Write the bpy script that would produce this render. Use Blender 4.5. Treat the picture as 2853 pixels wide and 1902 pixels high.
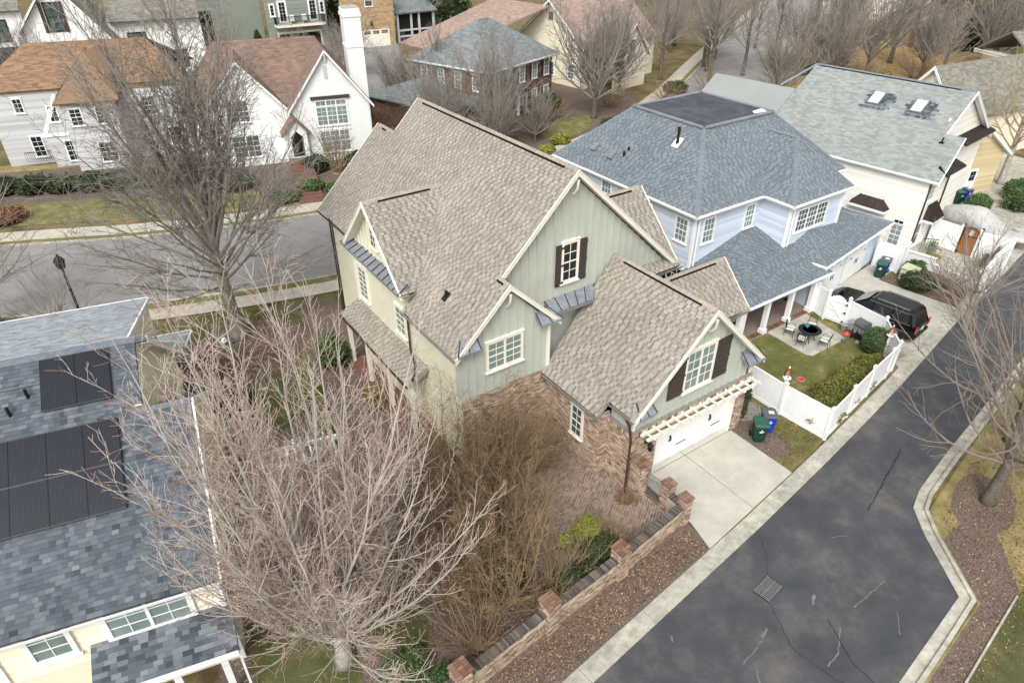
import bpy, math, random
from mathutils import Vector, Matrix, noise
random.seed(7)
R = math.radians
S = bpy.context.scene
for o in list(bpy.data.objects): bpy.data.objects.remove(o)
COL = S.collection
# ---------------------------------------------------------------- camera
cd = bpy.data.cameras.new('camera'); cam = bpy.data.objects.new('camera', cd); COL.objects.link(cam)
cam.location = (0, 0, 21); cam.rotation_euler = (R(90 - 33.54), 0, R(-34.55))
cd.lens = 24; cd.sensor_width = 36; cd.clip_end = 2000; cd.clip_start = .1
S.camera = cam
CAM = Vector((0, 0, 21))
# ---------------------------------------------------------------- world, sun, exposure (bright overcast winter day)
SUN_EL, SUN_ROT = 48, 228
w = bpy.data.worlds.new('World'); S.world = w; w.use_nodes = True
nt = w.node_tree; bg = nt.nodes['Background']
sky = nt.nodes.new('ShaderNodeTexSky'); sky.sky_type = 'NISHITA'; sky.sun_disc = False
sky.sun_elevation = R(SUN_EL); sky.sun_rotation = R(SUN_ROT); sky.dust_density = 6; sky.air_density = 1.0; sky.ozone_density = 1
hs = nt.nodes.new('ShaderNodeHueSaturation'); hs.inputs['Saturation'].default_value = .05
nt.links.new(sky.outputs[0], hs.inputs['Color']); nt.links.new(hs.outputs[0], bg.inputs['Color'])
bg.inputs['Strength'].default_value = .15
sd = bpy.data.lights.new('sun', 'SUN'); sd.energy = .8; sd.angle = R(18); sd.color = (1, .965, .91)
sun = bpy.data.objects.new('sun', sd); COL.objects.link(sun); sun.location = (-20, -30, 60)
az = R(SUN_ROT); el = R(SUN_EL)
sun.rotation_euler = Vector((-math.sin(az) * math.cos(el), -math.cos(az) * math.cos(el), -math.sin(el))).to_track_quat('-Z', 'Y').to_euler()
S.view_settings.view_transform = 'Standard'; S.view_settings.look = 'None'
S.view_settings.exposure = .5; S.view_settings.gamma = 1
S.render.engine = 'CYCLES'
S.cycles.max_bounces = 5; S.cycles.diffuse_bounces = 3; S.cycles.transparent_max_bounces = 4

# ---------------------------------------------------------------- materials
# per material (brightness, saturation) trims of the colours below
TRIM = {'leaf_yellow': (.82, .85), 'glass_teal': (1.05, .6), 'solar_cell': (.8, 1), 'solar_line': (.7, 1), 'twig_grey': (.88, 1), 'copper_brown': (.9, .5), 'mulch': (.95, .65), 'grass_green': (.88, .85), 'bronze_roof': (.95, .7), 'brown_post': (.9, .8), 'roof_tan': (.92, .8), 'roof_tan_flat': (.93, .9), 'cap_tan': (.95, .9), 'roof_slate': (.86, .9), 'roof_pale': (.95, .8), 'roof_blue': (.97, .8), 'cap_blue': (.95, .8), 'roof_green': (.88, .85),
        'roof_grey': (.93, 1), 'roof_taupe': (.93, 1), 'roof_orange': (.88, .72), 'roof_brown': (.95, .7), 'roof_pink': (.92, .75), 'sage': (1.1, .6), 'blue_siding': (1.05, .85), 'grey_siding': (1.02, .3),
        'concrete': (.96, 1), 'twig_brown': (.88, .85), 'twig_tan': (.92, .85), 'brick_tan': (1.02, .9), 'brick_cap': (.85, .6), 'brick_dark': (.85, 1), 'mortar': (.88, 1), 'paver': (.95, .85), 'brick_red': (.95, .85),
        'leaf_rust': (.9, .85), 'copper': (.8, .7), 'toy_blue': (.8, .8), 'scuff': (.86, 1)}
MATS = {}
def mat(name, c1, c2=None, rough=.85, scale=3., var=.18, grain=60., gv=.12, metal=0., spec=.3, tint=False, bump=0., bscale=80., c3=None, big=.12, det=3., k=1., sat=1.):
    """two-colour procedural surface: c1..c2 by tint attribute or by noise, with fine grain and broad weathering"""
    m = bpy.data.materials.new(name); m.use_nodes = True; MATS[name] = m
    k *= TRIM.get(name, (1, 1))[0]; sat *= TRIM.get(name, (1, 1))[1]
    def lin(h):
        c = [int(h[i:i + 2], 16) / 255 for i in (1, 3, 5)]; g = sum(c) / 3; c = [min(1, (g + (x - g) * sat) * k) for x in c]
        return tuple(x / 12.92 if x <= .04045 else ((x + .055) / 1.055) ** 2.4 for x in c) + (1,)
    t = m.node_tree; N = t.nodes; L = t.links; b = N['Principled BSDF']
    b.inputs['Roughness'].default_value = rough; b.inputs['Metallic'].default_value = metal
    b.inputs['Specular IOR Level'].default_value = spec
    geo = N.new('ShaderNodeNewGeometry')
    def nz(sc, det=3., ro=.6):
        n = N.new('ShaderNodeTexNoise'); n.inputs['Scale'].default_value = sc; n.inputs['Detail'].default_value = det
        n.inputs['Roughness'].default_value = ro; L.new(geo.outputs['Position'], n.inputs['Vector']); return n
    ramp = N.new('ShaderNodeValToRGB'); e = ramp.color_ramp.elements
    e[0].color = lin(c1); e[1].color = lin(c2 or c1)
    if c3:
        q = e.new(.5); q.color = lin(c3)
    if tint:
        a = N.new('ShaderNodeAttribute'); a.attribute_name = 'tint'; L.new(a.outputs['Fac'], ramp.inputs[0])
    else:
        n0 = nz(scale, det, .68); mr = N.new('ShaderNodeMapRange'); mr.inputs[1].default_value = .3; mr.inputs[2].default_value = .7
        L.new(n0.outputs[0], mr.inputs[0]); L.new(mr.outputs[0], ramp.inputs[0])
    col = ramp.outputs[0]
    def mul(col, fac_out, lo, hi):
        mr = N.new('ShaderNodeMapRange'); mr.inputs[1].default_value = .25; mr.inputs[2].default_value = .75
        mr.inputs[3].default_value = lo; mr.inputs[4].default_value = hi; L.new(fac_out, mr.inputs[0])
        x = N.new('ShaderNodeVectorMath'); x.operation = 'SCALE'; L.new(col, x.inputs[0]); L.new(mr.outputs[0], x.inputs['Scale']); return x.outputs[0]
    if gv: col = mul(col, nz(grain, 4).outputs[0], 1 - gv, 1 + gv)
    if big: col = mul(col, nz(.5, 5).outputs[0], 1 - big, 1 + big)
    L.new(col, b.inputs['Base Color'])
    if bump:
        bp = N.new('ShaderNodeBump'); bp.inputs['Strength'].default_value = bump; bp.inputs['Distance'].default_value = .02
        L.new(nz(bscale, 3).outputs[0], bp.inputs['Height']); L.new(bp.outputs[0], b.inputs['Normal'])
    return m
M = mat
M('roof_tan', '#746a60', '#b5ac9d', tint=True, rough=.95, grain=40, gv=.14, big=0.12)
M('roof_tan_flat', '#8d8376', '#b3a998', rough=.95, scale=12)
M('roof_slate', '#434a53', '#8a929a', tint=True, rough=.9, grain=40, gv=.12, c3='#666f78', big=.06)
M('roof_pale', '#818a93', '#aab3bb', tint=True, rough=.95, grain=40, gv=.12, c3='#98a1a9', big=.06)
M('roof_blue', '#535e67', '#828d95', tint=True, rough=.9, grain=40, gv=.10, big=.09)
M('roof_grey', '#8a8f8c', '#a3a8a5', tint=True, rough=.95, grain=40, gv=.08, big=.06)
M('roof_orange', '#8f6a4c', '#b68a63', tint=True, rough=.95, grain=30, gv=.12)
M('roof_brown', '#7c6254', '#997766', tint=True, rough=.95, grain=30, gv=.12)
M('roof_pink', '#a18475', '#bb9c8c', tint=True, rough=.95, grain=30, gv=.12)
M('roof_green', '#7a8182', '#979e9f', tint=True, rough=.9, grain=30, gv=.12)
M('roof_taupe', '#78766d', '#97948a', tint=True, rough=.95, grain=30, gv=.12)
M('cap_tan', '#9c9081', '#b6aa99', rough=.95, scale=6)
M('cap_blue', '#707b84', '#838d95', rough=.9, scale=6)
M('cap_slate', '#5d6670', '#737b84', rough=.9, scale=6)
M('membrane', '#3b4046', '#555a60', rough=.7, scale=1.2, c3='#464b51', big=.25)
M('sage', '#a0a695', '#a7ad9c', rough=.7, scale=1.5, gv=.04, big=0.07)
M('stucco', '#d5d1b9', '#dcd8c1', rough=.9, scale=1.2, gv=.06, grain=90, big=.06)
M('cream_trim', '#e2ddce', '#e8e3d5', rough=.6, gv=.03, big=.05)
M('white_paint', '#e6e7e6', '#ecedeb', rough=.55, gv=.03, big=.05)
M('white_brick', '#dcdedc', '#e8e9e6', tint=True, rough=.8, gv=.06, big=.05)
M('blue_siding', '#aebacb', '#c6d0dc', rough=.6, gv=.03, big=.04, tint=True)
M('white_siding', '#dcd9d0', '#efece3', rough=.6, gv=.03, big=.04, tint=True)
M('cream_siding', '#ded5bc', '#efe7d0', rough=.65, gv=.03, big=.04, tint=True)
M('tan_siding', '#bfae88', '#d3c19c', rough=.65, gv=.03, big=.04, tint=True)
M('grey_siding', '#aaacb0', '#c2c4c8', rough=.65, gv=.03, big=.04, tint=True)
M('green_siding', '#7f857d', '#939990', rough=.65, gv=.03, big=.04, tint=True)
M('dark_wood', '#3c3531', '#4b433e', rough=.6, gv=.1, scale=8)
M('door_wood', '#8f4f20', '#ad6828', rough=.35, gv=.15, scale=6)
M('brown_post', '#4a3326', '#5c4030', rough=.7)
M('brick_tan', '#5f4a3d', '#cbbaa5', tint=True, rough=.9, c3='#a58c76', gv=.15, big=.06)
M('brick_red', '#5c3e34', '#97685a', tint=True, rough=.9, c3='#7b5245', gv=.15)
M('brick_cap', '#96573f', '#bd8263', tint=True, rough=.85, gv=.14)
M('brick_dark', '#4d4641', '#8d857b', tint=True, rough=.9, gv=.15)
M('brick_yellow', '#a08360', '#c4a884', tint=True, rough=.9, gv=.12)
M('paver', '#776459', '#a38c7f', tint=True, rough=.95, gv=.16, big=.14)
M('mortar', '#c3b7a6', '#d2c7b6', rough=.95, scale=6)
M('mortar_red', '#9c8878', '#a99686', rough=.95, scale=6)
M('paver_grey', '#a39f95', '#b7b3a8', tint=True, rough=.95, gv=.08)
M('concrete', '#b2aea3', '#c3bfb4', rough=.92, scale=1.6, gv=.08, grain=50, big=.10)
M('concrete_old', '#918d81', '#bab6aa', rough=.95, scale=2.5, gv=.12, grain=40, big=0.3)
M('concrete_walk', '#aaa397', '#bdb6a9', rough=.95, scale=1.8, gv=.10, grain=40, big=.14)
M('joint', '#4a4640', '#5a554d', rough=1)
M('lead', '#8d919a', '#a9adb5', rough=.45, metal=.55, scale=4, gv=.06)
M('gutter', '#8e8c88', '#a19e99', rough=.45, metal=.4, scale=4)
M('copper_brown', '#6a4436', '#7d5243', rough=.5, metal=.5, scale=4)
M('bronze_roof', '#43332e', '#5a453d', rough=.4, metal=.5, scale=3)
M('copper', '#b5623c', '#cf7c50', rough=.35, metal=.7, scale=5)
M('black_iron', '#17181a', '#222326', rough=.5, gv=.05)
M('dark_void', '#141414', '#1c1b1a', rough=.9, gv=.05)
M('rubber', '#1a1a1b', '#242425', rough=.9)
M('chrome', '#c9cbcd', '#d6d8da', rough=.2, metal=.9, gv=0)
M('steel', '#9a9c9d', '#b3b5b6', rough=.35, metal=.7, scale=5)
M('car_black', '#08090b', '#0c0d10', rough=.12, spec=.6, gv=0, big=0)
M('red_lens', '#a01418', '#b51c20', rough=.2, gv=0, big=0)
M('grey_cloth', '#a9a8a6', '#b9b8b5', rough=.95, scale=2, gv=.06)
M('cushion', '#d8d4c9', '#e4e0d6', rough=.95)
M('bin_green', '#123429', '#1a4233', rough=.5, gv=.05)
M('bin_green_lid', '#2c5346', '#3a6254', rough=.5, gv=.06)
M('bin_blue', '#1a2fa0', '#2138b4', rough=.45, gv=.05)
M('bin_black_lid', '#4d5053', '#5f6265', rough=.5, gv=.06)
M('paper', '#dfe1e2', '#ececec', rough=.7)
M('transformer', '#b7c2a0', '#c2cdab', rough=.6)
M('pink', '#e0567f', '#ea6a90', rough=.5); M('toy_blue', '#2f86b8', '#3f98c8', rough=.5); M('toy_red', '#c8463e', '#d8574d', rough=.5)
M('bark_pale', '#8f8b82', '#b7b3a8', rough=.95, scale=5, gv=.14, grain=30)
M('bark_grey', '#6b645b', '#8d867b', rough=.95, scale=4, gv=.2, grain=25, big=.1)
M('bark_dark', '#514940', '#6f675d', rough=.95, scale=4, gv=.2, grain=25)
M('twig_grey', '#80786f', '#a39b92', tint=True, rough=.95, gv=.1)
M('twig_pink', '#9a6f66', '#b9b3aa', tint=True, rough=.95, gv=.1, c3='#aa9f95')
M('twig_dark', '#655b52', '#8a7f75', tint=True, rough=.95, gv=.1)
M('yard_grass', '#4b5a2b', '#a08a63', rough=1, scale=.55, det=7., gv=.35, grain=34, c3='#68683b', big=.2, bump=.5, bscale=60)
M('twig_brown', '#7a6248', '#a58a68', tint=True, rough=.95, gv=.1)
M('twig_tan', '#a28a68', '#c3ab85', tint=True, rough=.95, gv=.1)
M('birch_bark', '#b9b2a6', '#d7d1c6', rough=.9, scale=7, c3='#8f877b', gv=.15)
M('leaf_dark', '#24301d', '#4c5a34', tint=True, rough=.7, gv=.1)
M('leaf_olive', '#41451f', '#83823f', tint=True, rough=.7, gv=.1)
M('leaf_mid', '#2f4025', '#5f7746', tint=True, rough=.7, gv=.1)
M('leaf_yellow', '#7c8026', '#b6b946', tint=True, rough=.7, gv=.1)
M('leaf_dead', '#5d4133', '#94684e', tint=True, rough=.9, gv=.1)
M('leaf_rust', '#9b5a33', '#c98354', tint=True, rough=.9, gv=.1)
M('leaf_gold', '#5d5426', '#93833f', tint=True, rough=.8, gv=.1)
M('grass_blade', '#4c5a26', '#8d8450', tint=True, rough=.9, gv=.1)
M('leaf_litter', '#4e3a2e', '#c9a37b', tint=True, rough=.95, gv=.1, c3='#7c5d49')
M('glass', '#41504f', '#566664', rough=.05, spec=.4, scale=.6, gv=0, big=.25)
M('glass_teal', '#5f7772', '#78918b', rough=.12, spec=.35, scale=1.2, gv=0, big=.2)
M('glass_dark', '#1c2022', '#2a2f31', rough=.05, spec=.35, scale=.8, gv=0, big=.2)
M('glass_sky', '#c5d2d3', '#d8e2e2', rough=.08, spec=.6, gv=0)
M('solar_cell', '#0e1320', '#171d2e', rough=.15, spec=.6, scale=.8, gv=.05)
M('solar_line', '#5f656b', '#747a80', rough=.4, metal=.5)
M('asphalt_alley', '#3c3f45', '#625f5c', rough=.9, scale=.6, det=9., gv=.20, grain=70, big=.14, c3='#4a4b4e')
M('asphalt_street', '#7f7d7c', '#8e8c8a', rough=.93, scale=.6, gv=.12, grain=60, big=.06)
M('crack', '#26272a', '#2f3033', rough=.9); M('scuff', '#7d7b77', '#8b8984', rough=.95, scale=6, gv=.3, grain=20)
M('mulch', '#594a40', '#93796a', rough=1, scale=14, gv=.42, grain=32, c3='#735e51', big=.16, bump=.5, bscale=40)
M('grass', '#5b6136', '#8d8259', rough=1, scale=1.1, gv=.35, grain=34, c3='#716d45', big=.14, bump=.5, bscale=60)
M('grass_green', '#4c5a2b', '#86784c', rough=1, scale=0.7, gv=.35, grain=34, c3='#636639', big=0.2, bump=.5, bscale=60)
M('grass_dead', '#8a7350', '#b8996d', rough=1, scale=1.2, gv=.3, grain=30, c3='#a08760', big=.16, bump=.4)
M('grass_tan', '#73683f', '#9c8a62', rough=1, scale=1.0, gv=.34, grain=30, c3='#867b53', big=.16, bump=.4)
M('earth', '#5c4a3a', '#7f6a50', rough=1, scale=.5, gv=.35, grain=20, c3='#6b6240', big=.2, bump=.4)
M('gravel', '#5b5650', '#b3aca2', rough=1, scale=22, gv=.3, grain=20)
M('stone', '#9a8b74', '#c2b39a', tint=True, rough=.95, gv=.15)

# ---------------------------------------------------------------- geometry helpers
V = Vector
def link(o, parent=None, local=False):
    COL.objects.link(o)
    if parent is not None:
        o.parent = parent
        if not local and parent.type == 'EMPTY': o.matrix_parent_inverse = parent.matrix_basis.inverted()
    return o
class MB:
    """collects faces and builds ONE mesh object"""
    def __init__(s): s.v = []; s.f = []; s.t = []
    def poly(s, pts, t=.5):
        n = len(s.v); s.v.extend([tuple(p) for p in pts]); s.f.append(tuple(range(n, n + len(pts)))); s.t.append(t); return s
    def prism(s, pts, vec, t=.5):
        pts = [V(p) for p in pts]; vec = V(vec); k = len(pts); n = len(s.v)
        s.v.extend([tuple(p) for p in pts] + [tuple(p + vec) for p in pts])
        fs = [tuple(range(n + k - 1, n - 1, -1)), tuple(range(n + k, n + 2 * k))]
        for i in range(k):
            j = (i + 1) % k; fs.append((n + i, n + j, n + k + j, n + k + i))
        s.f += fs; s.t += [t] * len(fs); return s
    def box(s, c, size, rz=0., t=.5, M4=None):
        x, y, z = [d / 2 for d in size]
        pts = [V((a, b, -z)) for a, b in ((-x, -y), (x, -y), (x, y), (-x, y))]
        m = Matrix.Translation(V(c)) @ Matrix.Rotation(rz, 4, 'Z') if M4 is None else Matrix.Translation(V(c)) @ M4
        r = m.to_3x3()
        return s.prism([m @ p for p in pts], r @ V((0, 0, 2 * z)), t)
    def bar(s, a, b, w, h, up=(0, 0, 1), t=.5):
        a = V(a); b = V(b); d = (b - a).normalized(); up = V(up)
        sd = d.cross(up)
        if sd.length < 1e-4: sd = d.cross(V((1, 0, 0)))
        sd.normalize(); u = sd.cross(d)
        pts = [a + sd * x * w / 2 + u * y * h / 2 for x, y in ((-1, -1), (1, -1), (1, 1), (-1, 1))]
        return s.prism(pts, b - a, t)
    def tube(s, path, rad, n=6, t=.5, cap=True):
        path = [V(p) for p in path]
        if not hasattr(rad, '__len__'): rad = [rad] * len(path)
        base = len(s.v); d = (path[1] - path[0]).normalized()
        u = d.orthogonal().normalized()
        for i, p in enumerate(path):
            a = path[max(i - 1, 0)]; b = path[min(i + 1, len(path) - 1)]; d = (b - a)
            if d.length < 1e-6: d = V((0, 0, 1))
            d.normalize(); u = (u - d * u.dot(d))
            if u.length < 1e-5: u = d.orthogonal()
            u.normalize(); w_ = d.cross(u)
            for k in range(n):
                an = 2 * math.pi * k / n; s.v.append(tuple(p + (u * math.cos(an) + w_ * math.sin(an)) * rad[i]))
        for i in range(len(path) - 1):
            for k in range(n):
                j = (k + 1) % n; s.f.append((base + i * n + k, base + i * n + j, base + (i + 1) * n + j, base + (i + 1) * n + k)); s.t.append(t)
        if cap:
            s.f.append(tuple(base + n - 1 - k for k in range(n))); s.t.append(t)
            e = base + (len(path) - 1) * n; s.f.append(tuple(e + k for k in range(n))); s.t.append(t)
        return s
    def lathe(s, c, prof, n=12, t=.5):
        base = len(s.v); c = V(c)
        for r, z in prof:
            for k in range(n):
                an = 2 * math.pi * k / n; s.v.append((c.x + r * math.cos(an), c.y + r * math.sin(an), c.z + z))
        for i in range(len(prof) - 1):
            for k in range(n):
                j = (k + 1) % n; s.f.append((base + i * n + k, base + i * n + j, base + (i + 1) * n + j, base + (i + 1) * n + k)); s.t.append(t)
        s.f.append(tuple(base + n - 1 - k for k in range(n))); s.t.append(t)
        e = base + (len(prof) - 1) * n; s.f.append(tuple(e + k for k in range(n))); s.t.append(t); return s
    def loft(s, rings, t=.5, caps=True):
        n = len(rings[0]); base = len(s.v)
        for r in rings: s.v.extend([tuple(p) for p in r])
        for i in range(len(rings) - 1):
            for k in range(n):
                j = (k + 1) % n; s.f.append((base + i * n + k, base + i * n + j, base + (i + 1) * n + j, base + (i + 1) * n + k)); s.t.append(t)
        if caps:
            s.f.append(tuple(base + n - 1 - k for k in range(n))); s.t.append(t)
            e = base + (len(rings) - 1) * n; s.f.append(tuple(e + k for k in range(n))); s.t.append(t)
        return s
    def mesh(s, name, mt, smooth=False):
        me = bpy.data.meshes.new(name); me.from_pydata(s.v, [], s.f)
        a = me.attributes.new('tint', 'FLOAT', 'FACE'); a.data.foreach_set('value', s.t)
        if smooth: me.polygons.foreach_set('use_smooth', [True] * len(s.f))
        me.materials.append(MATS[mt]); return me
    def build(s, name, mt, parent=None, smooth=False, kind=None, local=False, label=None):
        o = bpy.data.objects.new(name, s.mesh(name, mt, smooth))
        if kind: o['kind'] = kind
        if label: o['label'] = label
        return link(o, parent, local)
def thing(name, label, cat, loc=(0, 0, 0), rz=0., group=None):
    o = bpy.data.objects.new(name, None); o.location = loc; o.rotation_euler = (0, 0, rz); o.empty_display_size = .3
    o['label'] = label; o['category'] = cat
    if group: o['group'] = group
    o.matrix_basis = Matrix.Translation(V(loc)) @ Matrix.Rotation(rz, 4, 'Z')
    COL.objects.link(o); return o
def tag(o, label, cat, group=None):
    o['label'] = label; o['category'] = cat
    if group: o['group'] = group
    return o
def struct(o): o['kind'] = 'structure'; return o
def dup(root, loc, rz=0., label=None, group=None, sc=1.):
    r = root.copy(); COL.objects.link(r); r.matrix_basis = Matrix.Translation(V(loc)) @ Matrix.Rotation(rz, 4, 'Z') @ Matrix.Scale(sc, 4)
    if label: r['label'] = label
    if group: r['group'] = group
    for ch in root.children:
        c = ch.copy(); COL.objects.link(c); c.parent = r
        for g in ch.children:
            d = g.copy(); COL.objects.link(d); d.parent = c
    return r
def frame(n, hdir=None):
    n = V(n).normalized()
    h = V(hdir).normalized() if hdir is not None else V((0, 0, 1)).cross(n).normalized()
    return n, h, n.cross(h).normalized()
def pnormal(p):
    p = [V(x) for x in p]; n = V((0, 0, 0))
    for i in range(len(p)): n += p[i].cross(p[(i + 1) % len(p)])
    return n.normalized()
class Skin:
    """lays courses of pieces (shingles, boards, bricks, pavers) on convex polygons; nearest ones become objects"""
    cache = {}
    def __init__(s): s.tabs = []
    def lay(s, poly, expo, widths, thick=.014, gap=0., bond=None, hdir=None, tint=None, lift=.004, flat=False, course0=0., vgap=None, far=0., jitter=0.):
        poly = [V(p) for p in poly]; n, h, u = frame(pnormal(poly), hdir)
        o = poly[0]; P2 = [((p - o).dot(h), (p - o).dot(u)) for p in poly]
        y0 = min(p[1] for p in P2); y1 = max(p[1] for p in P2); k = len(P2)
        vgap = gap if vgap is None else vgap
        def rng(y):
            xs = []
            for i in range(k):
                (ax, ay), (bx, by) = P2[i], P2[(i + 1) % k]
                if (ay - y) * (by - y) <= 0 and abs(by - ay) > 1e-9: xs.append(ax + (bx - ax) * (y - ay) / (by - ay))
            return (min(xs), max(xs)) if len(xs) > 1 else None
        y = y0 + course0; row = 0
        if y > y0: y -= expo
        while y < y1 - .01:
            yb = max(y, y0) + 1e-4; yt = min(y + expo, y1) - 1e-4; row += 1
            a = rng(yb); b = rng(yt)
            if a and b and yt - yb > .015:
                lo = min(a[0], b[0]); hi = max(a[1], b[1])
                if widths is None: cuts = [(lo, hi, None)]
                elif callable(widths):
                    cuts = []; x = lo - widths(row, None)
                    while x < hi: wd, tt = widths(row, len(cuts)); cuts.append((x, x + wd, tt)); x += wd
                else:
                    cuts = []
                    if bond is not None: x = lo - (bond * (row % 2)) - ((lo - 0) % (widths[0] + gap)) * 0
                    else: x = lo - random.random() * .25
                    while x < hi:
                        wd = random.choice(widths); cuts.append((x, x + wd, None)); x += wd + gap
                yt2 = yt - vgap if vgap and yt - vgap > yb + .01 else yt
                for xa, xb, tt in cuts:
                    q = [max(xa, a[0]), min(xb, a[1]), min(xb, b[1]), max(xa, b[0])]
                    if q[1] - q[0] < .005 and q[2] - q[3] < .005: continue
                    q[1] = max(q[1], q[0]); q[2] = max(q[2], q[3])
                    whole = xa >= a[0] and xa >= b[0] and xb <= a[1] and xb <= b[1] and y >= y0 and y + expo <= y1 + 1e-6
                    s.tabs.append((o, n, h, u, q, yb, yt2, thick + random.uniform(-jitter, jitter), lift, tt if tt is not None else tint(row) if tint else random.random(), whole, flat))
            y += expo
        return s
    def emit(s, mb, T, sides=True):
        o, n, h, u, q, yb, yt, th, lf, t, wh, flat = T
        tt = th if flat else th * .25
        A = o + h * q[0] + u * yb; B = o + h * q[1] + u * yb; C = o + h * q[2] + u * yt; D = o + h * q[3] + u * yt
        up = [A + n * (th + lf), B + n * (th + lf), C + n * (tt + lf), D + n * (tt + lf)]; dn = [p - n * .002 for p in (A, B, C, D)]
        i = len(mb.v); mb.v.extend([tuple(p) for p in up + dn])
        fs = [(0, 1, 2, 3), (4, 5, 1, 0)]
        if sides: fs += [(5, 6, 2, 1), (7, 4, 0, 3)]
        if flat: fs += [(6, 7, 3, 2)]
        for f in fs: mb.f.append(tuple(i + k for k in f)); mb.t.append(t)
    def finish(s, name, mt, parent, n_ind=0, all_ind=False, kind='stuff', sides=True, far=None):
        whole = [T for T in s.tabs if T[10]]
        if all_ind:
            for T in s.tabs:
                mb = MB(); s.emit(mb, T); mb.build(name, mt, parent)
            return
        ind = set()
        if n_ind:
            whole.sort(key=lambda T: (T[0] + T[2] * T[4][0] + T[3] * T[5] - CAM).length)
            ind = {id(T) for T in whole[:n_ind]}
        mb = MB()
        for T in s.tabs:
            if id(T) in ind:
                o, n, h, u, q, yb, yt, th, lf, t, wh, flat = T
                key = (name, mt, round(q[1] - q[0], 2), round(yt - yb, 3), round(th, 3), int(t * 8), flat)
                me = Skin.cache.get(key)
                if me is None:
                    m1 = MB(); w_ = q[1] - q[0]
                    s.emit(m1, (V((0, 0, 0)), V((0, 0, 1)), V((1, 0, 0)), V((0, 1, 0)), [0, w_, w_, 0], 0, yt - yb, th, lf, (int(t * 8) + .5) / 8, True, flat))
                    me = m1.mesh(name, mt); Skin.cache[key] = me
                ob = bpy.data.objects.new(name, me); p = o + h * q[0] + u * yb
                ob.matrix_basis = Matrix(((h.x, u.x, n.x, p.x), (h.y, u.y, n.y, p.y), (h.z, u.z, n.z, p.z), (0, 0, 0, 1)))
                link(ob, parent)
            else: s.emit(mb, T, sides)
        if mb.f: mb.build(name + ('s' if not name.endswith('s') else ''), mt, parent, kind=kind)
SHW = [.13, .17, .2, .24, .3]
def lam():   # laminated shingle: a darker recessed tab between lighter teeth
    st = {'i': 0}
    def f(row):
        st['i'] += 1
        return random.uniform(0, .35) if st['i'] % 3 == 0 else random.uniform(.5, 1)
    return f
def tabs(light, dark, lt, dt, step):
    def f(row, k):
        if k is None: return (row * step) % (sum(light) / 2 + sum(dark) / 2) + .12 * random.random()
        w_ = random.uniform(*(dark if k % 2 else light)); return round(w_ / .02) * .02, random.uniform(*(dt if k % 2 else lt))
    return f
TAN = tabs((.16, .26), (.08, .12), (.55, .95), (.12, .42), .19)
BLU = tabs((.24, .36), (.06, .12), (.45, .9), (.05, .3), .23)
def shingle(skin, poly, tint=None, expo=.145, widths=TAN, thick=.022):
    skin.lay(poly, expo, widths, thick)
def deck(poly, th=.16):
    n = pnormal(poly); return [V(p) for p in poly], -n * th
def roofpart(parent, polys, mt, fascia=None, th=.16, name='roof'):
    mb = MB()
    for p in polys: a, b = deck(p, th); mb.prism(a, b, random.uniform(.4, .6))
    return mb.build(name, mt, parent)
def ridge_caps(parent, a, b, mt, slope=1., w=.17, step=.28, n0=0):
    """row of bent cap shingles along a ridge a->b (slope = rise per run of both sides)"""
    a = V(a); b = V(b); L_ = (b - a).length; d = (b - a) / L_; sd = d.cross(V((0, 0, 1))).normalized()
    if isinstance(slope, (int, float)): slope = (slope, slope)
    dl = V((0, 0, -slope[0])); dr = V((0, 0, -slope[1]))
    c = math.cos(math.atan(slope[0])); mb = MB()
    up = V((0, 0, 1)); h0, h1 = .055, .035; ln = step + .03
    def ring(x, h): return [-sd * w * c + dl * w * c + d * x + up * (h - .03), -sd * w * c + dl * w * c + d * x + up * h, d * x + up * (h + .012), sd * w * c + dr * w * c + d * x + up * h, sd * w * c + dr * w * c + d * x + up * (h - .03), d * x + up * (h - .03)]
    mb.loft([ring(0, h0), ring(ln, h1)])
    me = mb.mesh('ridge_cap', mt)
    k = int(L_ / step)
    for i in range(k):
        o = bpy.data.objects.new('ridge_cap', me); o.location = a + d * (i * step); link(o, parent)
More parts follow.
